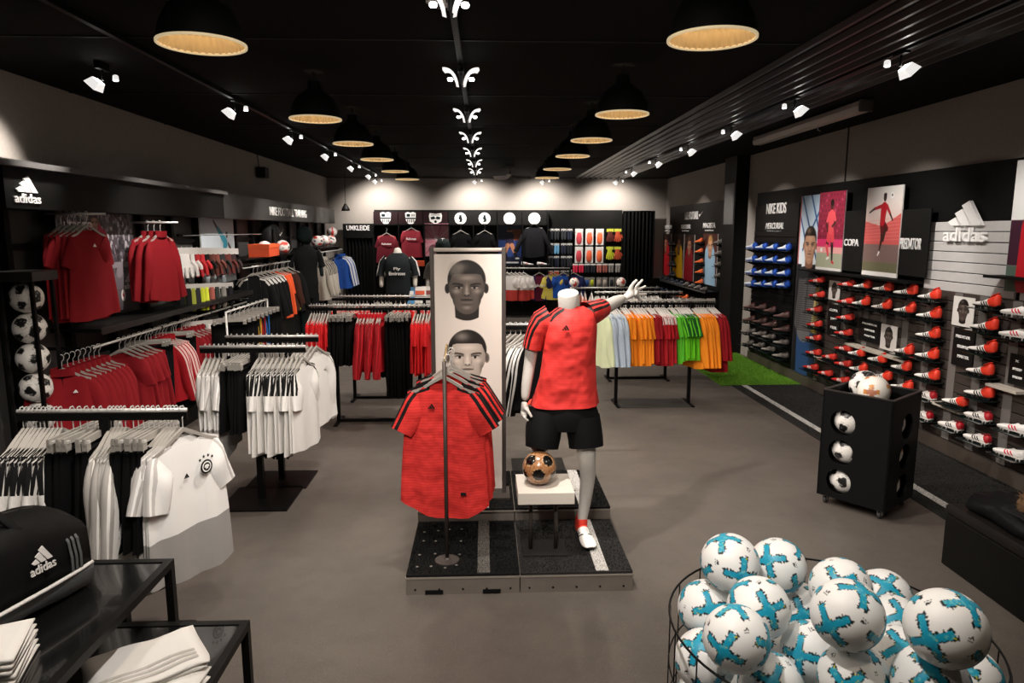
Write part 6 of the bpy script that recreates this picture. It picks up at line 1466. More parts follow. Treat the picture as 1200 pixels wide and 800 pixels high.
for r_i, y in enumerate((268, 285, 300, 316)):
    for c_i, x in enumerate((645, 652, 660, 667)):
        col = ('#1c2028', '#2a2c30', '#33363a', '#23283a')[(r_i + c_i) % 4]
        if (r_i, c_i) == (1, 1): col = '#6aa5cc'
        if r_i == 3 and c_i < 2: col = '#c2542c'
        bpack('sock_pack', 'sock', x, y, .12, .24, col, '#b9b6b2', f'{"pale blue" if col == "#6aa5cc" else "rust" if col == "#c2542c" else "dark"} sock pack, hook row {("one", "two", "three", "four")[r_i]} from the top, {CN[c_i].replace("beside the pillar", "beside the charcoal jacket").replace("from the pillar", "from the jacket").replace("beside the boy poster", "beside the clear bags")}', 'pack', 'dark sock packs on the far wall')
for c_i, (x, col) in enumerate(((674, '#d8244a'), (681, '#d8244a'), (688, '#20242c'), (695, '#20242c'), (702, '#b5685c'), (709, '#a55a50'), (716, '#8a8680'), (724, '#9a9690'))): bpack('shin_guards', 'sock', x, 309, .12, .20, col, '#d9d5d0', f'{("crimson", "crimson", "black", "black", "dull pink", "dull pink", "grey", "grey")[c_i]} guards in the third hook row, {("left", "right")[c_i % 2]} one of its pair' , 'pack', 'guards in the third hook row')
for c_i, (x, col) in enumerate(((674, '#20242c'), (681, '#23283a'), (688, '#1f4a8a'), (694, '#b9c02a'), (702, '#a5988c'), (709, '#b5aaa0'), (717, '#20242c'), (724, '#20242c'))): bpack('small_pack', 'bag', x, 325, .12, .22, col, '#8a8680', f'{("black", "navy", "blue", "lime", "beige", "cream", "dark", "charcoal")[c_i]} small pack in the lowest hook row beside the curtain', 'pack', 'small packs in the lowest hook row')
# curtain
cu = thing('curtain', 'black pleated floor length curtain of the far fitting room', 'curtain', (0, YW - .12, 0))
x0, x1 = PY(729, 300, YW - .12).x, PY(766, 300, YW - .12).x; n = 90
pts = [(x0 + (x1 - x0) * i / n, .045 * math.sin(i * .62) + .012 * math.sin(i * 1.7)) for i in range(n + 1)]
mb = MB(); zz = np.linspace(.06, 2.42, 5); mb.add([(x, y * (1.1 - .3 * k / 4), z) for k, z in enumerate(zz) for x, y in pts], [(k * (n + 1) + i, k * (n + 1) + i + 1, (k + 1) * (n + 1) + i + 1, (k + 1) * (n + 1) + i) for k in range(4) for i in range(n)])
o = mb.build('cloth', fabric('curtain_cloth', (.004, .004, .0043)), cu, True, fix=False); MB().tube([(x0, 0, 2.43), (x1, 0, 2.43)], .015, 8).build('rod', M_BLACKMET, cu, True)
# changing room
cx0, cx1 = PY(403, 300, YW - .1).x, PY(440, 300, YW - .1).x; czt = PY(420, 262, YW - .1).z
ch = struct(MB().b2((cx0, YW - .12, czt - .32 + .0), (cx1, YW - .02, czt)).build('door_1', M_BLACK))
for x in (cx0, cx1 - .06): MB().b2((x, YW - .12, 0), (x + .06, YW - .02, czt - .3)).build('door_frame', M_BLACK, ch)
pts = [(cx0 + .06 + (cx1 - cx0 - .12) * i / 60, .03 * math.sin(i * .8)) for i in range(61)]
mb = MB(); mb.add([(x, YW - .06 + y, z) for z in (.05, 1.0, czt - .3) for x, y in pts], [(k * 61 + i, k * 61 + i + 1, (k + 1) * 61 + i + 1, (k + 1) * 61 + i) for k in range(2) for i in range(60)])
mb.build('door_curtain', MATS['curtain_cloth'], ch, True, fix=False)
c = PY(419.5, 267, YW - .13); text('UMKLEIDE', 'lettering', M_WHITE, ch, (c.x, YW - .125, c.z), BW, .1, .004, .0012, fit=(PY(433, 267, YW - .13).x - PY(406, 267, YW - .13).x, .11))
# dangling bell lamp
c = PY(405, 244, 14.5); t = thing('bell_lamp', 'small black bell lamp hanging on a long cord in the far corner', 'lamp', c)
MB().lathe([(.085, -.05), (.075, 0), (.035, .06), (.03, .09)], 18).build('shade', M_BLACK, t, True); MB().tube([(0, 0, .08), (0, 0, ZC - c.z)], .006).build('cord', M_BLACK, t); MB().lathe([(.001, -.06), (.035, -.045), (.02, .0)], 12).build('bulb', mat('bulb_off', hx('#b9b2a5'), .3), t, True)
# ceiling fan
c = PY(598, 201, 13.2); t = thing('ceiling_fan', 'small white bladed fan under the ceiling near the far wall', 'fan', (c.x, 13.2, ZC))
MB().lathe([(.08, 0), (.08, -.05), (.02, -.06), (.02, -.16), (.07, -.17), (.07, -.24), (.02, -.26)], 16).build('motor', mat('fan_grey', hx('#5a5753'), .5), t, True)
for k in range(3):
    a = k * 2.094 + .3; R_m = Matrix.Rotation(a, 3, 'Z'); MB().loft([[R_m @ Vector((x, y * w, -.20 + y * .25 * .12)) for y, in ((-1,), (1,))] + [R_m @ Vector((x, y * w, -.206 + y * .03)) for y, in ((1,), (-1,))] for x, w in ((.06, .03), (.15, .055), (.36, .06), (.40, .03))]).build('blade', mat('fan_blade', hx('#c9c5c0'), .5), t)

# kids club rack near the far wall
FYY = 13.6; FZ = PY(620, 314, FYY).z
def FX(px): return PY(px, 314, FYY).x
frame_rack(FX(590), FX(668), FYY, FZ, 'frame rack of small club jerseys before the far wall', .40)
F_KWR = fabric('white_kids_cloth', '#e6e1dd', hem='#c2413c', hemz=-.42)
TEE_KW = S3('jersey', F_KWR, L=.52, sleeve=.20, ang=66, thick=.03, hw=.21)
row('jersey', TEE_KW, (FX(592), FYY, FZ), (FX(616), FYY, FZ), 5, -.5, 'small white jersey with red print on the far kids rack', 'shirt', 'small white and red jerseys', HANGW, .2, 'the boot wall', True)
F_BAR = fabric('navy_maroon_cloth', '#1b1f4a', None); 
def wave_cloth(name, c0, c1):
    m = fabric(name, c0); nt = m.node_tree; b = nt.nodes['Principled BSDF']; tc = nt.nodes.new('ShaderNodeTexCoord'); sp_ = nt.nodes.new('ShaderNodeSeparateXYZ'); nt.links.new(tc.outputs['Object'], sp_.inputs[0])
    f = math_node(nt, 'LESS_THAN', math_node(nt, 'ABSOLUTE', math_node(nt, 'SUBTRACT', math_node(nt, 'ABSOLUTE', sp_.outputs['X']), .0)), .075); nt.links.new(mixc(nt, f, hx(c0), hx(c1)), b.inputs['Base Color']); return m
wall_jersey(632, 323, wave_cloth('navy_maroon_jersey', '#1c2150', '#5a1630'), 'navy jersey with maroon centre at the end of the kids rack', .52, 'Rakuten', .2, FYY, 'small club jerseys')
wall_jersey(660, 322, fabric('royal_blue_cloth', '#1f4fa8'), 'royal blue jersey on the kids rack', .5, None, .2, FYY, 'small club jerseys'); wall_jersey(648, 318, fabric('yellow_kids_cloth', '#d8c65a'), 'pale yellow jersey behind the royal blue one', .5, None, .2, FYY, 'small club jerseys'); wall_jersey(672, 325, fabric('navy_kids_cloth', '#232a5a'), 'navy jersey behind the royal blue one', .5, None, .2, FYY, 'small club jerseys')

# dressed torso mannequins near the far wall
def bust_form(px, py_neck, Y, m_shirt, label, chest=None, head=False, arms=True, m_skin=None, scale=1.0, hood=None, rz=0.0):
    c = PY(px, py_neck, Y); zn = c.z; t = thing('mannequin', label, 'mannequin', (c.x, Y, 0), rz); ms = m_skin or mat('pale_mannequin', hx('#c9c4bd'), .5)
    def p(x, y, z, r): return (Vector((x * scale, y, zn + z * scale)), r if not isinstance(r, tuple) else tuple(v * scale for v in r))
    B = [p(0, 0, -.62, (.14, .10)), p(0, 0, -.42, (.14, .095)), p(0, 0, -.24, (.17, .11)), p(0, 0, -.12, (.11, .08)), p(0, 0, -.05, .058), p(0, -.01, .02, .056),
         p(-.19, 0, -.17, .055), p(-.25, .02, -.36, .044), p(-.25, -.05, -.58, .032), p(.19, 0, -.17, .055), p(.25, .02, -.36, .044), p(.25, -.05, -.58, .032), p(-.09, 0, -.85, .08), p(-.09, 0, -1.2, .055), p(-.09, .02, -zn + .08, .035), p(.09, 0, -.85, .08), p(.09, 0, -1.2, .055), p(.09, .02, -zn + .08, .035)]
    E_ = [(0, 1), (1, 2), (2, 3), (3, 4), (4, 5), (2, 6), (6, 7), (7, 8), (2, 9), (9, 10), (10, 11), (0, 12), (12, 13), (13, 14), (0, 15), (15, 16), (16, 17)]
    if head: B += [p(0, -.02, .10, .075), p(0, -.02, .19, .085), p(0, -.01, .25, .05)]; E_ += [(5, 18), (18, 19), (19, 20)]
    link('body', skin_mesh('body', B, E_, ms, 1), t)
    tr = [ring((0, 0, zn + z), rx, ry, 24, (0, 0), .01, z * 9) for z, rx, ry in ((-.70, .20, .14), (-.55, .185, .13), (-.40, .18, .13), (-.26, .205, .14), (-.16, .20, .12), (-.10, .13, .09), (-.065, .085, .075))]
    sl = []
    for s in (-1, 1):
        mb = MB(); mb.tube([(s * .15, 0, zn - .17), (s * .21, .01, zn - .22), (s * .25, .02, zn - .34), (s * .26, .0, zn - .42)], [.085, .075, .07, .068], 14, 0, False); sl.append([[Vector(v) for v in mb.v[i * 14:(i + 1) * 14]] for i in range(4)])
    link('jersey', garment_mesh('jersey', m_shirt, [tr] + sl, lambda pi, tt, u, q: ((q.y, .1) if pi else (9, 9))), t)
    link('shorts', garment_mesh('shorts', F_SHORT, [[ring((0, 0, zn + z), .19, .14, 20) for z in (-.66, -.80, -.92)]] + [[ring((s * .095, 0, zn + z), .10, .12, 16) for z in (-.85, -1.0, -1.12)] for s in (-1, 1)], lambda *a: (9, 9)), t)
    MB().lathe([(.16, 0), (.16, .012)], 20).build('base_plate', M_GREYMET, t); MB().tube([(.09, .05, .01), (.09, .05, .4)], .01, 8).build('support_rod', M_CHROME, t)
    if chest:
        for k, (s_, w) in enumerate(chest): text(s_, 'chest_lettering', M_WMARK, t, (0, -.145, zn - .30 - .065 * k), (Q, 0, 0), .06, .002, .001, fit=(w, .05))
    if hood: MB().lathe([(.10, .0), (.125, .08), (.12, .18), (.08, .25), (.02, .275)], 18, (0, .01, zn - .02)).build('hood', hood, t, True)
    return t
F_GRYJ = fabric('dark_grey_club_cloth', '#23272a', '#e6e4e0', 9)
bust_form(466, 291, 10.6, F_GRYJ, 'headless pale mannequin in dark grey club jersey behind the red racks', [('Fly', .10), ('Emirates', .24)])
bust_form(519, 297, 11.5, fabric('grey_hoodie_cloth', '#4a4846'), 'mannequin in a black hood standing behind the portrait banner', None, True, hood=mat('black_hood', (.006, .012, .012), .8))
# leaflet boxes next to it
lt = thing('low_table', 'low black table with printed leaflets behind the red racks', 'table', (PY(490, 350, 10.6).x, 10.6, 0))
MB().b2((-.25, -.2, .86), (.25, .2, .90)).build('top', M_BLACK, lt)
for x in (-.22, .22):
    for y in (-.17, .17): MB().b2((x - .015, y - .015, 0), (x + .015, y + .015, .86)).build('leg', M_BLACK, lt)
for i, (dx, col, nm) in enumerate(((-.14, '#4a93cc', 'blue and white'), (.02, '#e6e2de', 'white and orange'), (.15, '#c9c4c0', 'pale grey'))):
    o = tag(MB().box((0, 0, .13), (.20, .03, .26), 0, Matrix.Rotation(-.35, 3, 'X')).build('leaflet_box', mat('leaflet_' + col.strip('#'), hx(col), .5), None, False, (lt.location.x + dx, 10.55 + .05 * i, .905)), nm + ' leaflet box on the low table behind the red racks', 'box')
    MB().box((0, -.02, .17), (.16, .006, .06), 0, Matrix.Rotation(-.35, 3, 'X')).build('print_band', mat('leaflet_band' + str(i), hx(('#e8e6e2', '#d8542c', '#7a2c30')[i]), .5), o)

# ================================================================== LEFT WALL: clothes
XB = XL + .05
def LYp(px, py_=300, x=XB): return PX(px, py_, x).y
lp = struct(MB().b2((XL, 3.2, 0), (XL + .03, 15.6, 2.2)).build('wall_panel_left', mat('grey_back_panel', hx('#3d3c3b'), .55, noise=.06, nscale=6)))
yy = 4.6
while yy < 15.5: MB().b2((XL + .03, yy - .03, 0), (XL + .09, yy + .03, 2.18)).build('upright', M_BLACK, lp); yy += .68
MB().b2((XL + .03, 3.2, 1.86), (XL + .06, 15.5, 1.90)).build('rail_strip', M_BLACK, lp)
MB().b2((XL + .03, 3.2, .0), (XL + .45, 15.5, .16)).build('plinth', M_BLACK, lp)
XFc = -3.2; yf0, yfm, yf1 = PX(5, 220, XFc).y, PX(262, 240, XFc).y, 15.3
fa = struct(MB().b2((XL, yf0, 2.15), (XFc, yfm, 2.43)).build('trim_5', M_BLACK)); fb = struct(MB().b2((XL, yfm + .004, 2.15), (XFc, yf1, 2.45)).build('trim_6', mat('dark_grey_fascia', hx('#2b2a29'), .5, noise=.06, nscale=4)))
struct(MB().b2((XL, 3.2, 2.43), (XFc + .06, yfm, 2.47)).build('trim_7', M_GREYP)); struct(MB().b2((XL, 3.2, 0), (XL + .08, yf0 - .05, 2.43)).build('wall_end_left', M_DARKP))
y0, y1 = PX(14, 220, XFc).y, PX(45, 220, XFc).y
brand_mark('logo', M_WHITE, fa, (XFc + .002, (y0 + y1) / 2, (PX(30, 206, XFc).z + PX(30, 237, XFc).z) / 2), LW, y1 - y0, PX(30, 206, XFc).z - PX(30, 237, XFc).z, .01)
y0, y1 = PX(316, 247, XFc).y, PX(359, 254, XFc).y
text('NIKE FOOTBALL TRAINING', 'lettering', M_WHITE, fb, (XFc + .004, (y0 + y1) / 2, PX(338, 249, XFc).z), LW, .1, .004, .0012, fit=(y1 - y0, .13))
# stadium poster
XPo = XL + .13
y0, y1 = LYp(71, 300, XPo), LYp(158, 300, XPo); z1, z0 = PX(120, 249, XPo).z, PX(120, 368, XPo).z; a_ = (y1 - y0) / (z1 - z0)
p = Pic(a_, 260, '#4a4348'); p.speck(.52, 1, 420, .022, ['#8f8890', '#b5afb3', '#37323a', '#5c555c', '#29252a'], 7); p.rect(0, .44, a_, .50, '#8b838a'); p.rect(0, .28, a_, .44, '#3a353a')
for k in range(9): p.rect(a_ * k / 9, .24, a_ * k / 9 + .012, .46, '#7d757c')
p.rect(a_ * .66, .22, a_, .38, '#6a636a'); p.rect(0, 0, a_, .22, '#5c555a'); p.vgrad(0, .2, '#4f484d', '#655e63')
cxp = a_ * .45; p.cap((cxp + .05, .42), (cxp + .07, .20), .07, .05, '#c9b8b0'); p.cap((cxp - .06, .42), (cxp - .07, .2), .07, .05, '#c0aea6'); p.cap((cxp, .48), (cxp, .40), .13, .14, '#a51c3c'); p.cap((cxp, .78), (cxp, .50), .14, .13, '#c2224c'); p.cap((cxp + .14, .78), (cxp + .20, .62), .06, .05, '#c2224c'); p.cap((cxp + .20, .62), (cxp + .19, .44), .04, .03, '#c9a08c'); p.cap((cxp - .14, .78), (cxp - .20, .60), .06, .05, '#b51e44')
p.face(cxp, .895, .19, '#b58a74', '#7a5442', '#1a110d', '#cfa890'); p.ell(a_ * .77, .15, .045, .06, '#e8e2de'); p.ell(a_ * .77, .15, .018, .02, '#b0344a'); p.ell(a_ * .75, .40, .08, .06, '#8a8288', 1, 4, .5)
ps_ = poster('poster', p, (XPo, (y0 + y1) / 2, (z0 + z1) / 2), LW, y1 - y0, z1 - z0, 'grey stadium poster of a player in a crimson shirt behind the red shirts', None, .015)
w_, h_ = y1 - y0, z1 - z0
text('HERE TO', 'lettering', M_WHITE, ps_, (-w_ * .5 + w_ * .24, h_ * .36, .002), (0, 0, 0), .1, .001, .0012, fit=(w_ * .34, h_ * .09)); brand_mark('logo', M_WHITE, ps_, (w_ * .37, -h_ * .20, .002), (0, 0, 0), w_ * .16, h_ * .17, .002)
# sky poster
y0, y1 = LYp(236, 290, XPo), LYp(275, 290, XPo); z1, z0 = PX(255, 256, XPo).z, PX(255, 332, XPo).z; a_ = (y1 - y0) / (z1 - z0)
p = Pic(a_, 220, '#c9d3da'); p.vgrad(.25, 1, '#d6dde2', '#b9c6cf'); p.cap((a_ * .38, .96), (a_ * .58, .74), .022, .04, '#3a2a24'); p.cap((a_ * .50, .84), (a_ * .72, .62), .045, .075, '#2b8fa5'); p.cap((a_ * .70, .64), (a_ * .66, .42), .075, .08, '#2b8fa5'); p.ell(a_ * .76, .74, .038, .05, '#3a241c'); p.ell(a_ * .76, .77, .04, .03, '#120c0a'); p.cap((a_ * .80, .6), (a_ * .92, .45), .03, .025, '#2a2426'); p.cap((a_ * .66, .42), (a_ * .5, .12), .08, .07, '#26262a'); p.cap((a_ * .70, .40), (a_ * .92, .15), .075, .06, '#2e2e33'); p.rect(0, 0, a_, .09, '#7f8a92', .6)
poster('poster', p, (XPo, (y0 + y1) / 2, (z0 + z1) / 2), LW, y1 - y0, z1 - z0, 'pale sky poster of a leaping athlete in turquoise above the glove hooks', None, .015)
# arms with red shirts
def wall_arm(y, z, label, L=.45):
    t = thing('clothes_rail', label, 'rail', (XL + .06, y, z)); MB().b2((0, -.02, -.06), (.03, .02, .02)).build('bracket', M_BLACK, t); MB().tube([(0, 0, 0), (L, 0, 0)], .010, 8).build('bar', M_CHROME, t, True); MB().lathe([(.012, 0), (.006, .006)], 10, (L, 0, 0), 0, 'x').build('end_stop', M_BLACK, t); return t
TEE_RD = S3('jersey', F_RD, L=.74, sleeve=.24, ang=66, thick=.025, fold=.010); JK_RD = S3('jacket', F_RD, L=.66, sleeve=.58, ang=80, thick=.03, collar=True); LS_RS = S3('jacket', F_RS, L=.62, sleeve=.58, ang=78, thick=.026, collar=True)
z_a = 2.13; ya = PX(98, 300, -3.2).y
wall_arm(ya, z_a, 'display arm holding red jerseys before the stadium poster', .50)
for i in range(5):
    o = hang('jersey', TEE_RD[i % 3], (XL + .20 + .042 * i, ya + .015 * i, z_a), Q - .10 - .03 * i, 'red jersey before the stadium poster, ' + ('outermost on its arm' if i == 4 else ORD[4 - i] + ' from the arm end'), 'shirt', 'red jerseys before the stadium poster')
    if i == 4: mark(o, (.0, -.05, -.26), .035, M_WMARK)
yb_ = PX(194, 300, -3.12).y
wall_arm(yb_, PX(188, 263, -3.12).z + .02, 'display arm holding red hooded jackets beside the glove hooks', .52)
for i in range(3): hang('jacket', JK_RD[i], (XL + .28 + .06 * i, yb_, PX(188, 263, -3.12).z + .02), Q - .35 + .1 * i, ('innermost', 'middle', 'outermost')[i] + ' red jacket on the arm beside the glove hooks', 'jacket', 'red jackets on the upper arm')
sf = thing('wall_shelf', 'long black shelf below the stadium poster over the red jackets', 'shelf', (XL + .03, LYp(60, 370), 1.18)); Ls = LYp(262, 340) - LYp(60, 370)
MB().b2((0, 0, 0), (.40, Ls, .03)).build('board', M_BLACK, sf); MB().b2((.40, 0, -.02), (.41, Ls, .03)).build('front_edge', mat('shelf_front', hx('#2c2a29'), .35, .3), sf)
rl = thing('wall_rail', 'long clothes rail under the black shelf with red jackets', 'rail', (-3.18, LYp(60, 420), 1.06)); Lr = LYp(262, 380) - LYp(60, 420)
MB().tube([(0, 0, 0), (0, Lr, 0)], .011, 8).build('bar', M_CHROME, rl, True)
for k in range(4): MB().b2((-.34, Lr * k / 3 - .01, -.012), (0.012, Lr * k / 3 + .01, .012)).build('bracket', M_BLACK, rl)
def RLY(px): return PX(px, 410 - (px - 100) * .29, -3.18).y
TEE_RD2 = S3('jersey', F_RD, L=.62, sleeve=.24, ang=74, thick=.02); PANT_L = [trousers_mesh('track_trousers', F_BK, .7, .18, s + 11) for s in range(2)]
def lrow(nm, me, a, b, n, rz, lb, cat, grp, lm, hg=None, rev=False): return row(nm, me, (-3.18, RLY(a), 1.06), (-3.18, RLY(b), 1.06), n, rz, lb, cat, grp, hg, .06, lm, rev)
r_ = lrow('jacket', JK_RD, 68, 118, 8, .55, 'red collared jacket on the wall rail', 'jacket', 'red jackets at the ball tower end', 'the ball tower'); mark(r_[0], (.07, -.05, -.27), .035, M_WMARK)
lrow('jersey', TEE_RD2, 136, 166, 5, .5, 'red jersey on the wall rail under the shelf', 'shirt', 'red jerseys on the wall rail', 'the ball tower')
lrow('track_trousers', PANT_L, 168, 178, 3, .4, 'black trousers on the wall rail before the striped jackets', 'trousers', 'black trousers on the wall rail', 'red jerseys', CLIP)
lrow('jacket', LS_RS, 180, 196, 4, .5, 'red jacket with pale arm stripes on the wall rail', 'jacket', 'red striped jackets on the wall rail', 'the ball tower')
lrow('track_trousers', PANT_L, 199, 207, 3, .4, 'black trousers on the wall rail after the striped jackets', 'trousers', 'black trousers on the wall rail further', 'striped jackets', CLIP)
lrow('jacket', JK_RD, 210, 232, 5, .5, 'plain red jacket at the glove end of the wall rail', 'jacket', 'red jackets at the rail end', 'striped jackets')
# ball tower
c = PX(36, 395, -3.31)
tw = thing('ball_tower', 'slim black upright rack holding a column of black patched footballs', 'rack', (c.x, c.y, 0)); ttop = PX(34, 328, c.x).z
for sx_, sy_ in ((-.118, -.118), (.118, -.118), (-.118, .118), (.118, .118)): MB().b2((sx_ - .012, sy_ - .012, 0), (sx_ + .012, sy_ + .012, ttop)).build('post', M_BLACKMET, tw)
MB().b2((-.15, -.15, ttop), (.15, .15, ttop + .07), 0, .004).build('cap', mat('tower_cap', hx('#2a2826'), .4), tw); MB().b2((-.15, -.15, 0), (.15, .15, .03)).build('base', M_BLACKMET, tw)
z = ttop - .125; i = 0
while z > .12: ball(B_TEL, (c.x, c.y, z), f'black patched football in the tower, ' + ('topmost' if i == 0 else ORD[i] + ' from the top'), 'footballs in the tower'); z -= .221; i += 1
# gloves and socks on hooks beside the poster
def lpack(name, kind, px, py_, w, h, body, card, label, cat, grp, x=-3.2): pack(name, kind, w, h, body, card, PX(px, py_, x), (0, 0, .6), label, cat, grp)
gh = thing('hook_rail', 'black hook rail with gloves and socks below the sky poster', 'rail', (-3.3, LYp(208, 290), 0))
Lg = LYp(284, 300) - LYp(208, 290)
for z in (1.93, 1.52, 1.08): MB().b2((-.2, 0, z), (-.17, Lg, z + .03)).build('bar', M_BLACK, gh)
for k in range(9):
    for z in (1.94, 1.53, 1.09): MB().tube([(-.18, .1 + k * (Lg - .2) / 8, z), (.12, .1 + k * (Lg - .2) / 8, z + .01)], .005, 5).build('hook', M_CHROME, gh)
WL_ = [(214, '#e4e0dc', 'white'), (220, '#dcd8d4', 'off white'), (226, '#b5222a', 'red'), (232, '#c2262e', 'bright red'), (238, '#1c1a1a', 'black'), (244, '#5a2c24', 'brown'), (250, '#7a3c30', 'rust brown'), (257, '#2a2a2c', 'dark grey'), (264, '#6a2c26', 'maroon'), (270, '#3a2a2a', 'dark brown')]
for px, col, nm in WL_: lpack('goalkeeper_gloves', 'glove', px, 290 + (px - 214) * .02, .19, .33, col, '#c9c5c0', f'{nm} goalkeeper gloves on the top hook row below the sky poster', 'gloves', 'goalkeeper gloves on the clothes wall')
for i, (px, col, nm) in enumerate([(216, '#1c1c1e', 'black'), (221, '#9aa03a', 'olive'), (227, '#26262a', 'charcoal'), (232, '#c2cc2c', 'lime'), (237, '#d3dc3c', 'yellow green'), (244, '#a55a50', 'dull pink'), (250, '#2a3430', 'dark green'), (258, '#8a8680', 'grey'), (266, '#242226', 'dark violet')]): lpack('sock_pack', 'sock', px, 333 - (px - 216) * .04, .14, .30, col, '#bdb9b4', f'{nm} socks on the middle hook row of the clothes wall', 'pack', 'socks on the middle hook row')
for i, (px, col, nm) in enumerate([(222, '#8a6a4a', 'tan'), (228, '#5a3c2c', 'brown'), (234, '#2c2a2a', 'black'), (240, '#d8d4cf', 'white'), (247, '#3a3634', 'dark grey'), (255, '#c9c5c0', 'pale grey')]): lpack('sock_pack', 'sock', px, 377 - (px - 222) * .1, .14, .30, col, '#bdb9b4', f'{nm} socks on the lowest hook row of the clothes wall', 'pack', 'socks on the lowest hook row')
# trousers rail in front of the wall
TY0, TY1 = PX(268, 355, -2.75).y, PX(310, 350, -2.75).y; TZr = PX(309, 352, -2.75).z
tr_ = thing('garment_rack', 'chrome ended rail of dark trousers with coloured side stripes near the hooks', 'rack', (-2.75, (TY0 + TY1) / 2, 0))
hl = (TY1 - TY0) / 2 + .1
MB().tube([(0, -hl, TZr), (0, hl, TZr)], .011, 8).build('rail', M_CHROME, tr_, True)
for s in (-1, 1): MB().tube([(0, s * hl, 0), (0, s * hl, TZr)], .011, 8).build('post', M_CHROME, tr_, True); MB().b2((-.22, s * hl - .02, 0), (.22, s * hl + .02, .015)).build('foot', M_BLACKMET, tr_)
pm = [trousers_mesh('track_trousers', fabric('black_trousers_' + nm, (.006, .012, .013), c, 9, sw=.008), .8, .18, 20 + k) for k, (nm, c) in enumerate((('yellow', '#c2982c'), ('red', '#9a2028'), ('blue', '#2a6ab0')))]
for i in range(9): hang('track_trousers', pm[i % 3] if i in (3, 4, 5) else PANTS[i % 3], (-2.75, TY0 + (TY1 - TY0) * i / 8, TZr), .3 + random.uniform(-.1, .1), (f'black trousers with {("yellow", "red", "blue")[i % 3]} side stripe on the chrome rail' if i in (3, 4, 5) else 'plain black trousers on the chrome rail, ' + ('nearest' if i == 0 else ORD[i] + ' from') + ' the white shirt racks'), 'trousers', 'trousers on the chrome rail', CLIP)
# training section shelf with bag, boxes and balls
zsh = PX(310, 299, -3.15).z
s2 = thing('wall_shelf', 'black shelf carrying an orange shoe box and black backpack', 'shelf', (XL + .03, LYp(283, 300, -3.15), zsh - .02)); L2 = LYp(362, 300, -3.15) - LYp(283, 300, -3.15)
MB().b2((0, 0, -.02), (.42, L2, .0)).build('board', M_BLACK, s2)
for z in (-.06,): MB().tube([(.36, .05, z - .06), (.36, L2 - .05, z - .06)], .010, 8).build('hanging_bar', M_CHROME, s2, True)
ob = thing('shoe_box', 'bright orange shoe box on the training shelf', 'box', (-3.2, (PX(295, 290, -3.2).y + PX(325, 290, -3.2).y) / 2, zsh - .018), .1)
MB().b2((-.14, -.45, 0), (.14, .30, .17), 0, .004).build('body', mat('orange_box', hx('#e0532a'), .6), ob); MB().b2((-.146, -.456, .12), (.146, .306, .178), 0, .004).build('lid', mat('orange_lid', hx('#ea6030'), .6), ob)
bpk = thing('backpack', 'black backpack with white tick on the training shelf behind the orange box', 'bag', (-3.34, PX(317, 285, -3.34).y, zsh - .018), Q)
mb = MB(); mb.loft([[Vector((w * math.copysign(abs(math.cos(a)) ** .6, math.cos(a)), d * math.copysign(abs(math.sin(a)) ** .6, math.sin(a)), z)) for a in np.linspace(0, 6.283, 20, endpoint=False)] for z, w, d in ((0, .24, .10), (.05, .27, .13), (.25, .27, .13), (.40, .23, .11), (.48, .14, .07), (.50, .05, .03))]); mb.build('body', M_BAG, bpk, True)
mb = MB(); mb.prism([(-.06, .015), (-.04, -.02), (.09, .045), (-.025, .0)], 'z', 0, .004); mb.build('tick_mark', M_WHITE, bpk, False, (.08, -.14, .30), (Q, 0, 0)); MB().tube([(-.06, 0, .48), (-.04, 0, .54), (.04, 0, .54), (.06, 0, .48)], .012, 6).build('handle', M_BAG, bpk, True)
MB().tube([(-.2, -.12, .40), (-.25, -.14, .2), (-.2, -.13, .02)], [(.03, .008)] * 3, 8).build('strap', M_BAG, bpk, True)
for i, (px, py_, x) in enumerate(((310, 284, -3.15), (331, 285, -3.15))): q_ = PX(px, py_, x); ball(B_RED, (q_.x, q_.y, zsh - .018 + .11), ('white and orange ball behind the orange box', 'white and orange ball at the end of the orange box')[i])
zb3 = zsh - .02 - .12
def trow(nm, me, a, b, n, lb, cat, grp, lm, rz=.5, rev=False): ya_, yb2 = LYp(a, 315, -3.16), LYp(b, 315, -3.16); return row(nm, me, (XL + .39, ya_, zb3), (XL + .39, yb2, zb3), n, rz, lb, cat, grp, None, .06, lm, rev)
TOPB = S3('tracksuit_top', fabric('black_white_shoulder_cloth', (.006, .006, .0065), '#c9c6c2', .30, sw=.011), L=.66, sleeve=.58, ang=76, thick=.03); TEE_ON = S3('shirt', fabric('neon_orange_cloth', '#e0562a'), L=.72, sleeve=.3, ang=72, thick=.03); TOPK = S3('tracksuit_top', fabric('charcoal_training_cloth', (.009, .0088, .0088)), L=.7, sleeve=.58, ang=78, thick=.03); TOPR = S3('tracksuit_top', fabric('brown_training_cloth', '#3a1d14'), L=.66, sleeve=.5, ang=76, thick=.03)
trow('tracksuit_top', TOPB, 294, 318, 5, 'black top with white shoulder band under the training shelf', 'jacket', 'black tops under the training shelf', 'the hooks')
trow('shirt', TEE_ON, 320, 327, 2, 'neon orange shirt under the training shelf', 'shirt', 'neon orange shirts', 'the black tops')
trow('tracksuit_top', TOPR, 329, 334, 2, 'dark brown top beside the neon orange shirts', 'jacket', 'dark brown tops', 'the orange shirts')
trow('tracksuit_top', TOPK, 336, 352, 5, 'charcoal top under the training shelf by the black torso', 'jacket', 'charcoal tops', 'the brown tops')
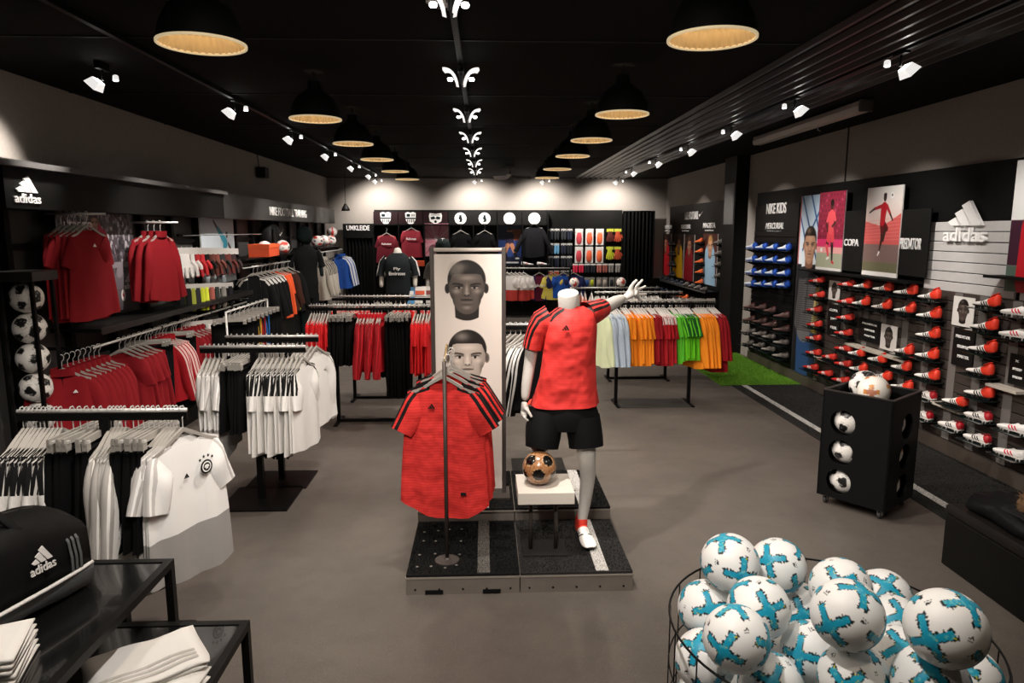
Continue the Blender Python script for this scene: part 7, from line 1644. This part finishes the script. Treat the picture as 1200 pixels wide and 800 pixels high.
# folded neon shirt and floor shelf below
fsx = thing('wall_shelf', 'low black shelf with a neon yellow folded shirt', 'shelf', (XL + .03, LYp(318, 375, -3.1), .72)); MB().b2((0, 0, -.03), (.5, 2.2, 0)).build('board', M_BLACK, fsx); MB().b2((.02, 0, -.56), (.46, 2.2, -.03)).build('front_board', M_DARKP, fsx)
q_ = PX(340, 376, -3.15); folded('folded_shirt', (q_.x, q_.y, .722), Q, .9, .30, .05, fabric('neon_yellow_cloth', '#b9d020'), 'neon yellow folded shirt on the low wall shelf'); q_ = PX(357, 377, -3.1); folded('folded_shirt', (q_.x, q_.y + .1, .722), Q, .5, .28, .06, fabric('neon_orange_cloth', '#e0562a'), 'neon orange folded shirt beside the neon yellow one')
# black torso display
bust_form(357, 283, PX(357, 283, -2.95).y, fabric('black_puffer_cloth', (.007, .007, .0075), '#9a9793', 9), 'black hooded torso mannequin beside the beige jackets', None, True, m_skin=mat('black_mannequin', (.006, .012, .012), .4), hood=mat('black_hood', (.006, .012, .012), .8), rz=.5)
# beige and blue jackets with balls above
yj0, yj1 = PX(372, 302, -3.0).y, PX(400, 300, -3.0).y; zj = PX(380, 297, -3.0).z + .03
rj = thing('wall_rail', 'rail with beige and blue jackets beside the changing room', 'rail', (-3.0, (yj0 + yj1) / 2, zj)); MB().tube([(0, -.9, 0), (0, .9, 0)], .011, 8).build('bar', M_CHROME, rj, True); 
for s in (-.85, .85): MB().b2((-.55, s - .012, -.012), (0, s + .012, .012)).build('bracket', M_BLACK, rj)
MB().b2((-.5, -.9, .06), (.02, .9, .08)).build('top_board', M_BLACK, rj); MB().b2((-.02, -.9, .0), (-.005, .9, .08)).build('front_lip', M_BLACK, rj)
JK_BE = S3('jacket', fabric('beige_jacket_cloth', '#a8a196', '#3a3836', .45), L=.72, sleeve=.58, ang=80, thick=.035, collar=True); JK_BL = S3('jacket', fabric('blue_jacket_cloth', '#1f4a9a', '#d8d8da', 9, sw=.012), L=.68, sleeve=.58, ang=78, thick=.03, collar=True)
row('jacket', JK_BE, (-3.0, yj0 - .3, zj), (-3.0, yj0 + .5, zj), 5, .15, 'beige jacket on the rail beside the black torso', 'jacket', 'beige jackets', None, .06, 'the black torso'); row('jacket', JK_BL, (-3.0, yj1 - .35, zj), (-3.0, yj1 + .1, zj), 3, .2, 'blue jacket with white arm stripe beside the changing room', 'jacket', 'blue jackets', None, .06, 'the beige jackets')
for i, (px, py_) in enumerate(((372, 283), (380, 289), (388, 291))): q_ = PX(px, py_, -3.2); ball(B_RED, (q_.x, q_.y, zj + .08 + .11), ('nearest', 'middle', 'furthest')[i] + ' white and red ball on the board above the beige jackets', 'balls above the beige jackets')
# ball on a wall cup
q_ = PX(389, 272, -3.25); ball(B_RED, q_, 'white and red ball on a wall cup above the beige jackets'); t = thing('ball_cup', 'black wall cup under the highest white and red ball', 'bracket', (q_.x, q_.y, q_.z - .12)); MB().lathe([(.05, 0), (.065, .012), (.05, .012)], 16).build('ring', M_BLACK, t); MB().b2((XL + .03 - q_.x, -.012, -.012), (0, .012, .004)).build('arm', M_BLACK, t)
# surveillance box and cable on the upper left wall
q_ = PX(301, 203, XL); t = thing('wall_speaker', 'small black wall speaker with a cable above the clothes wall', 'speaker', (XL + .02, q_.y, q_.z)); MB().b2((0, -.10, -.07), (.14, .10, .09), 0, .01).build('body', M_BLACK, t); MB().tube([(.02, .0, .09), (.03, -.10, .3), (.02, -.25, .5), (.01, -.3, ZC - q_.z)], .006, 6).build('cable', M_BLACK, t)
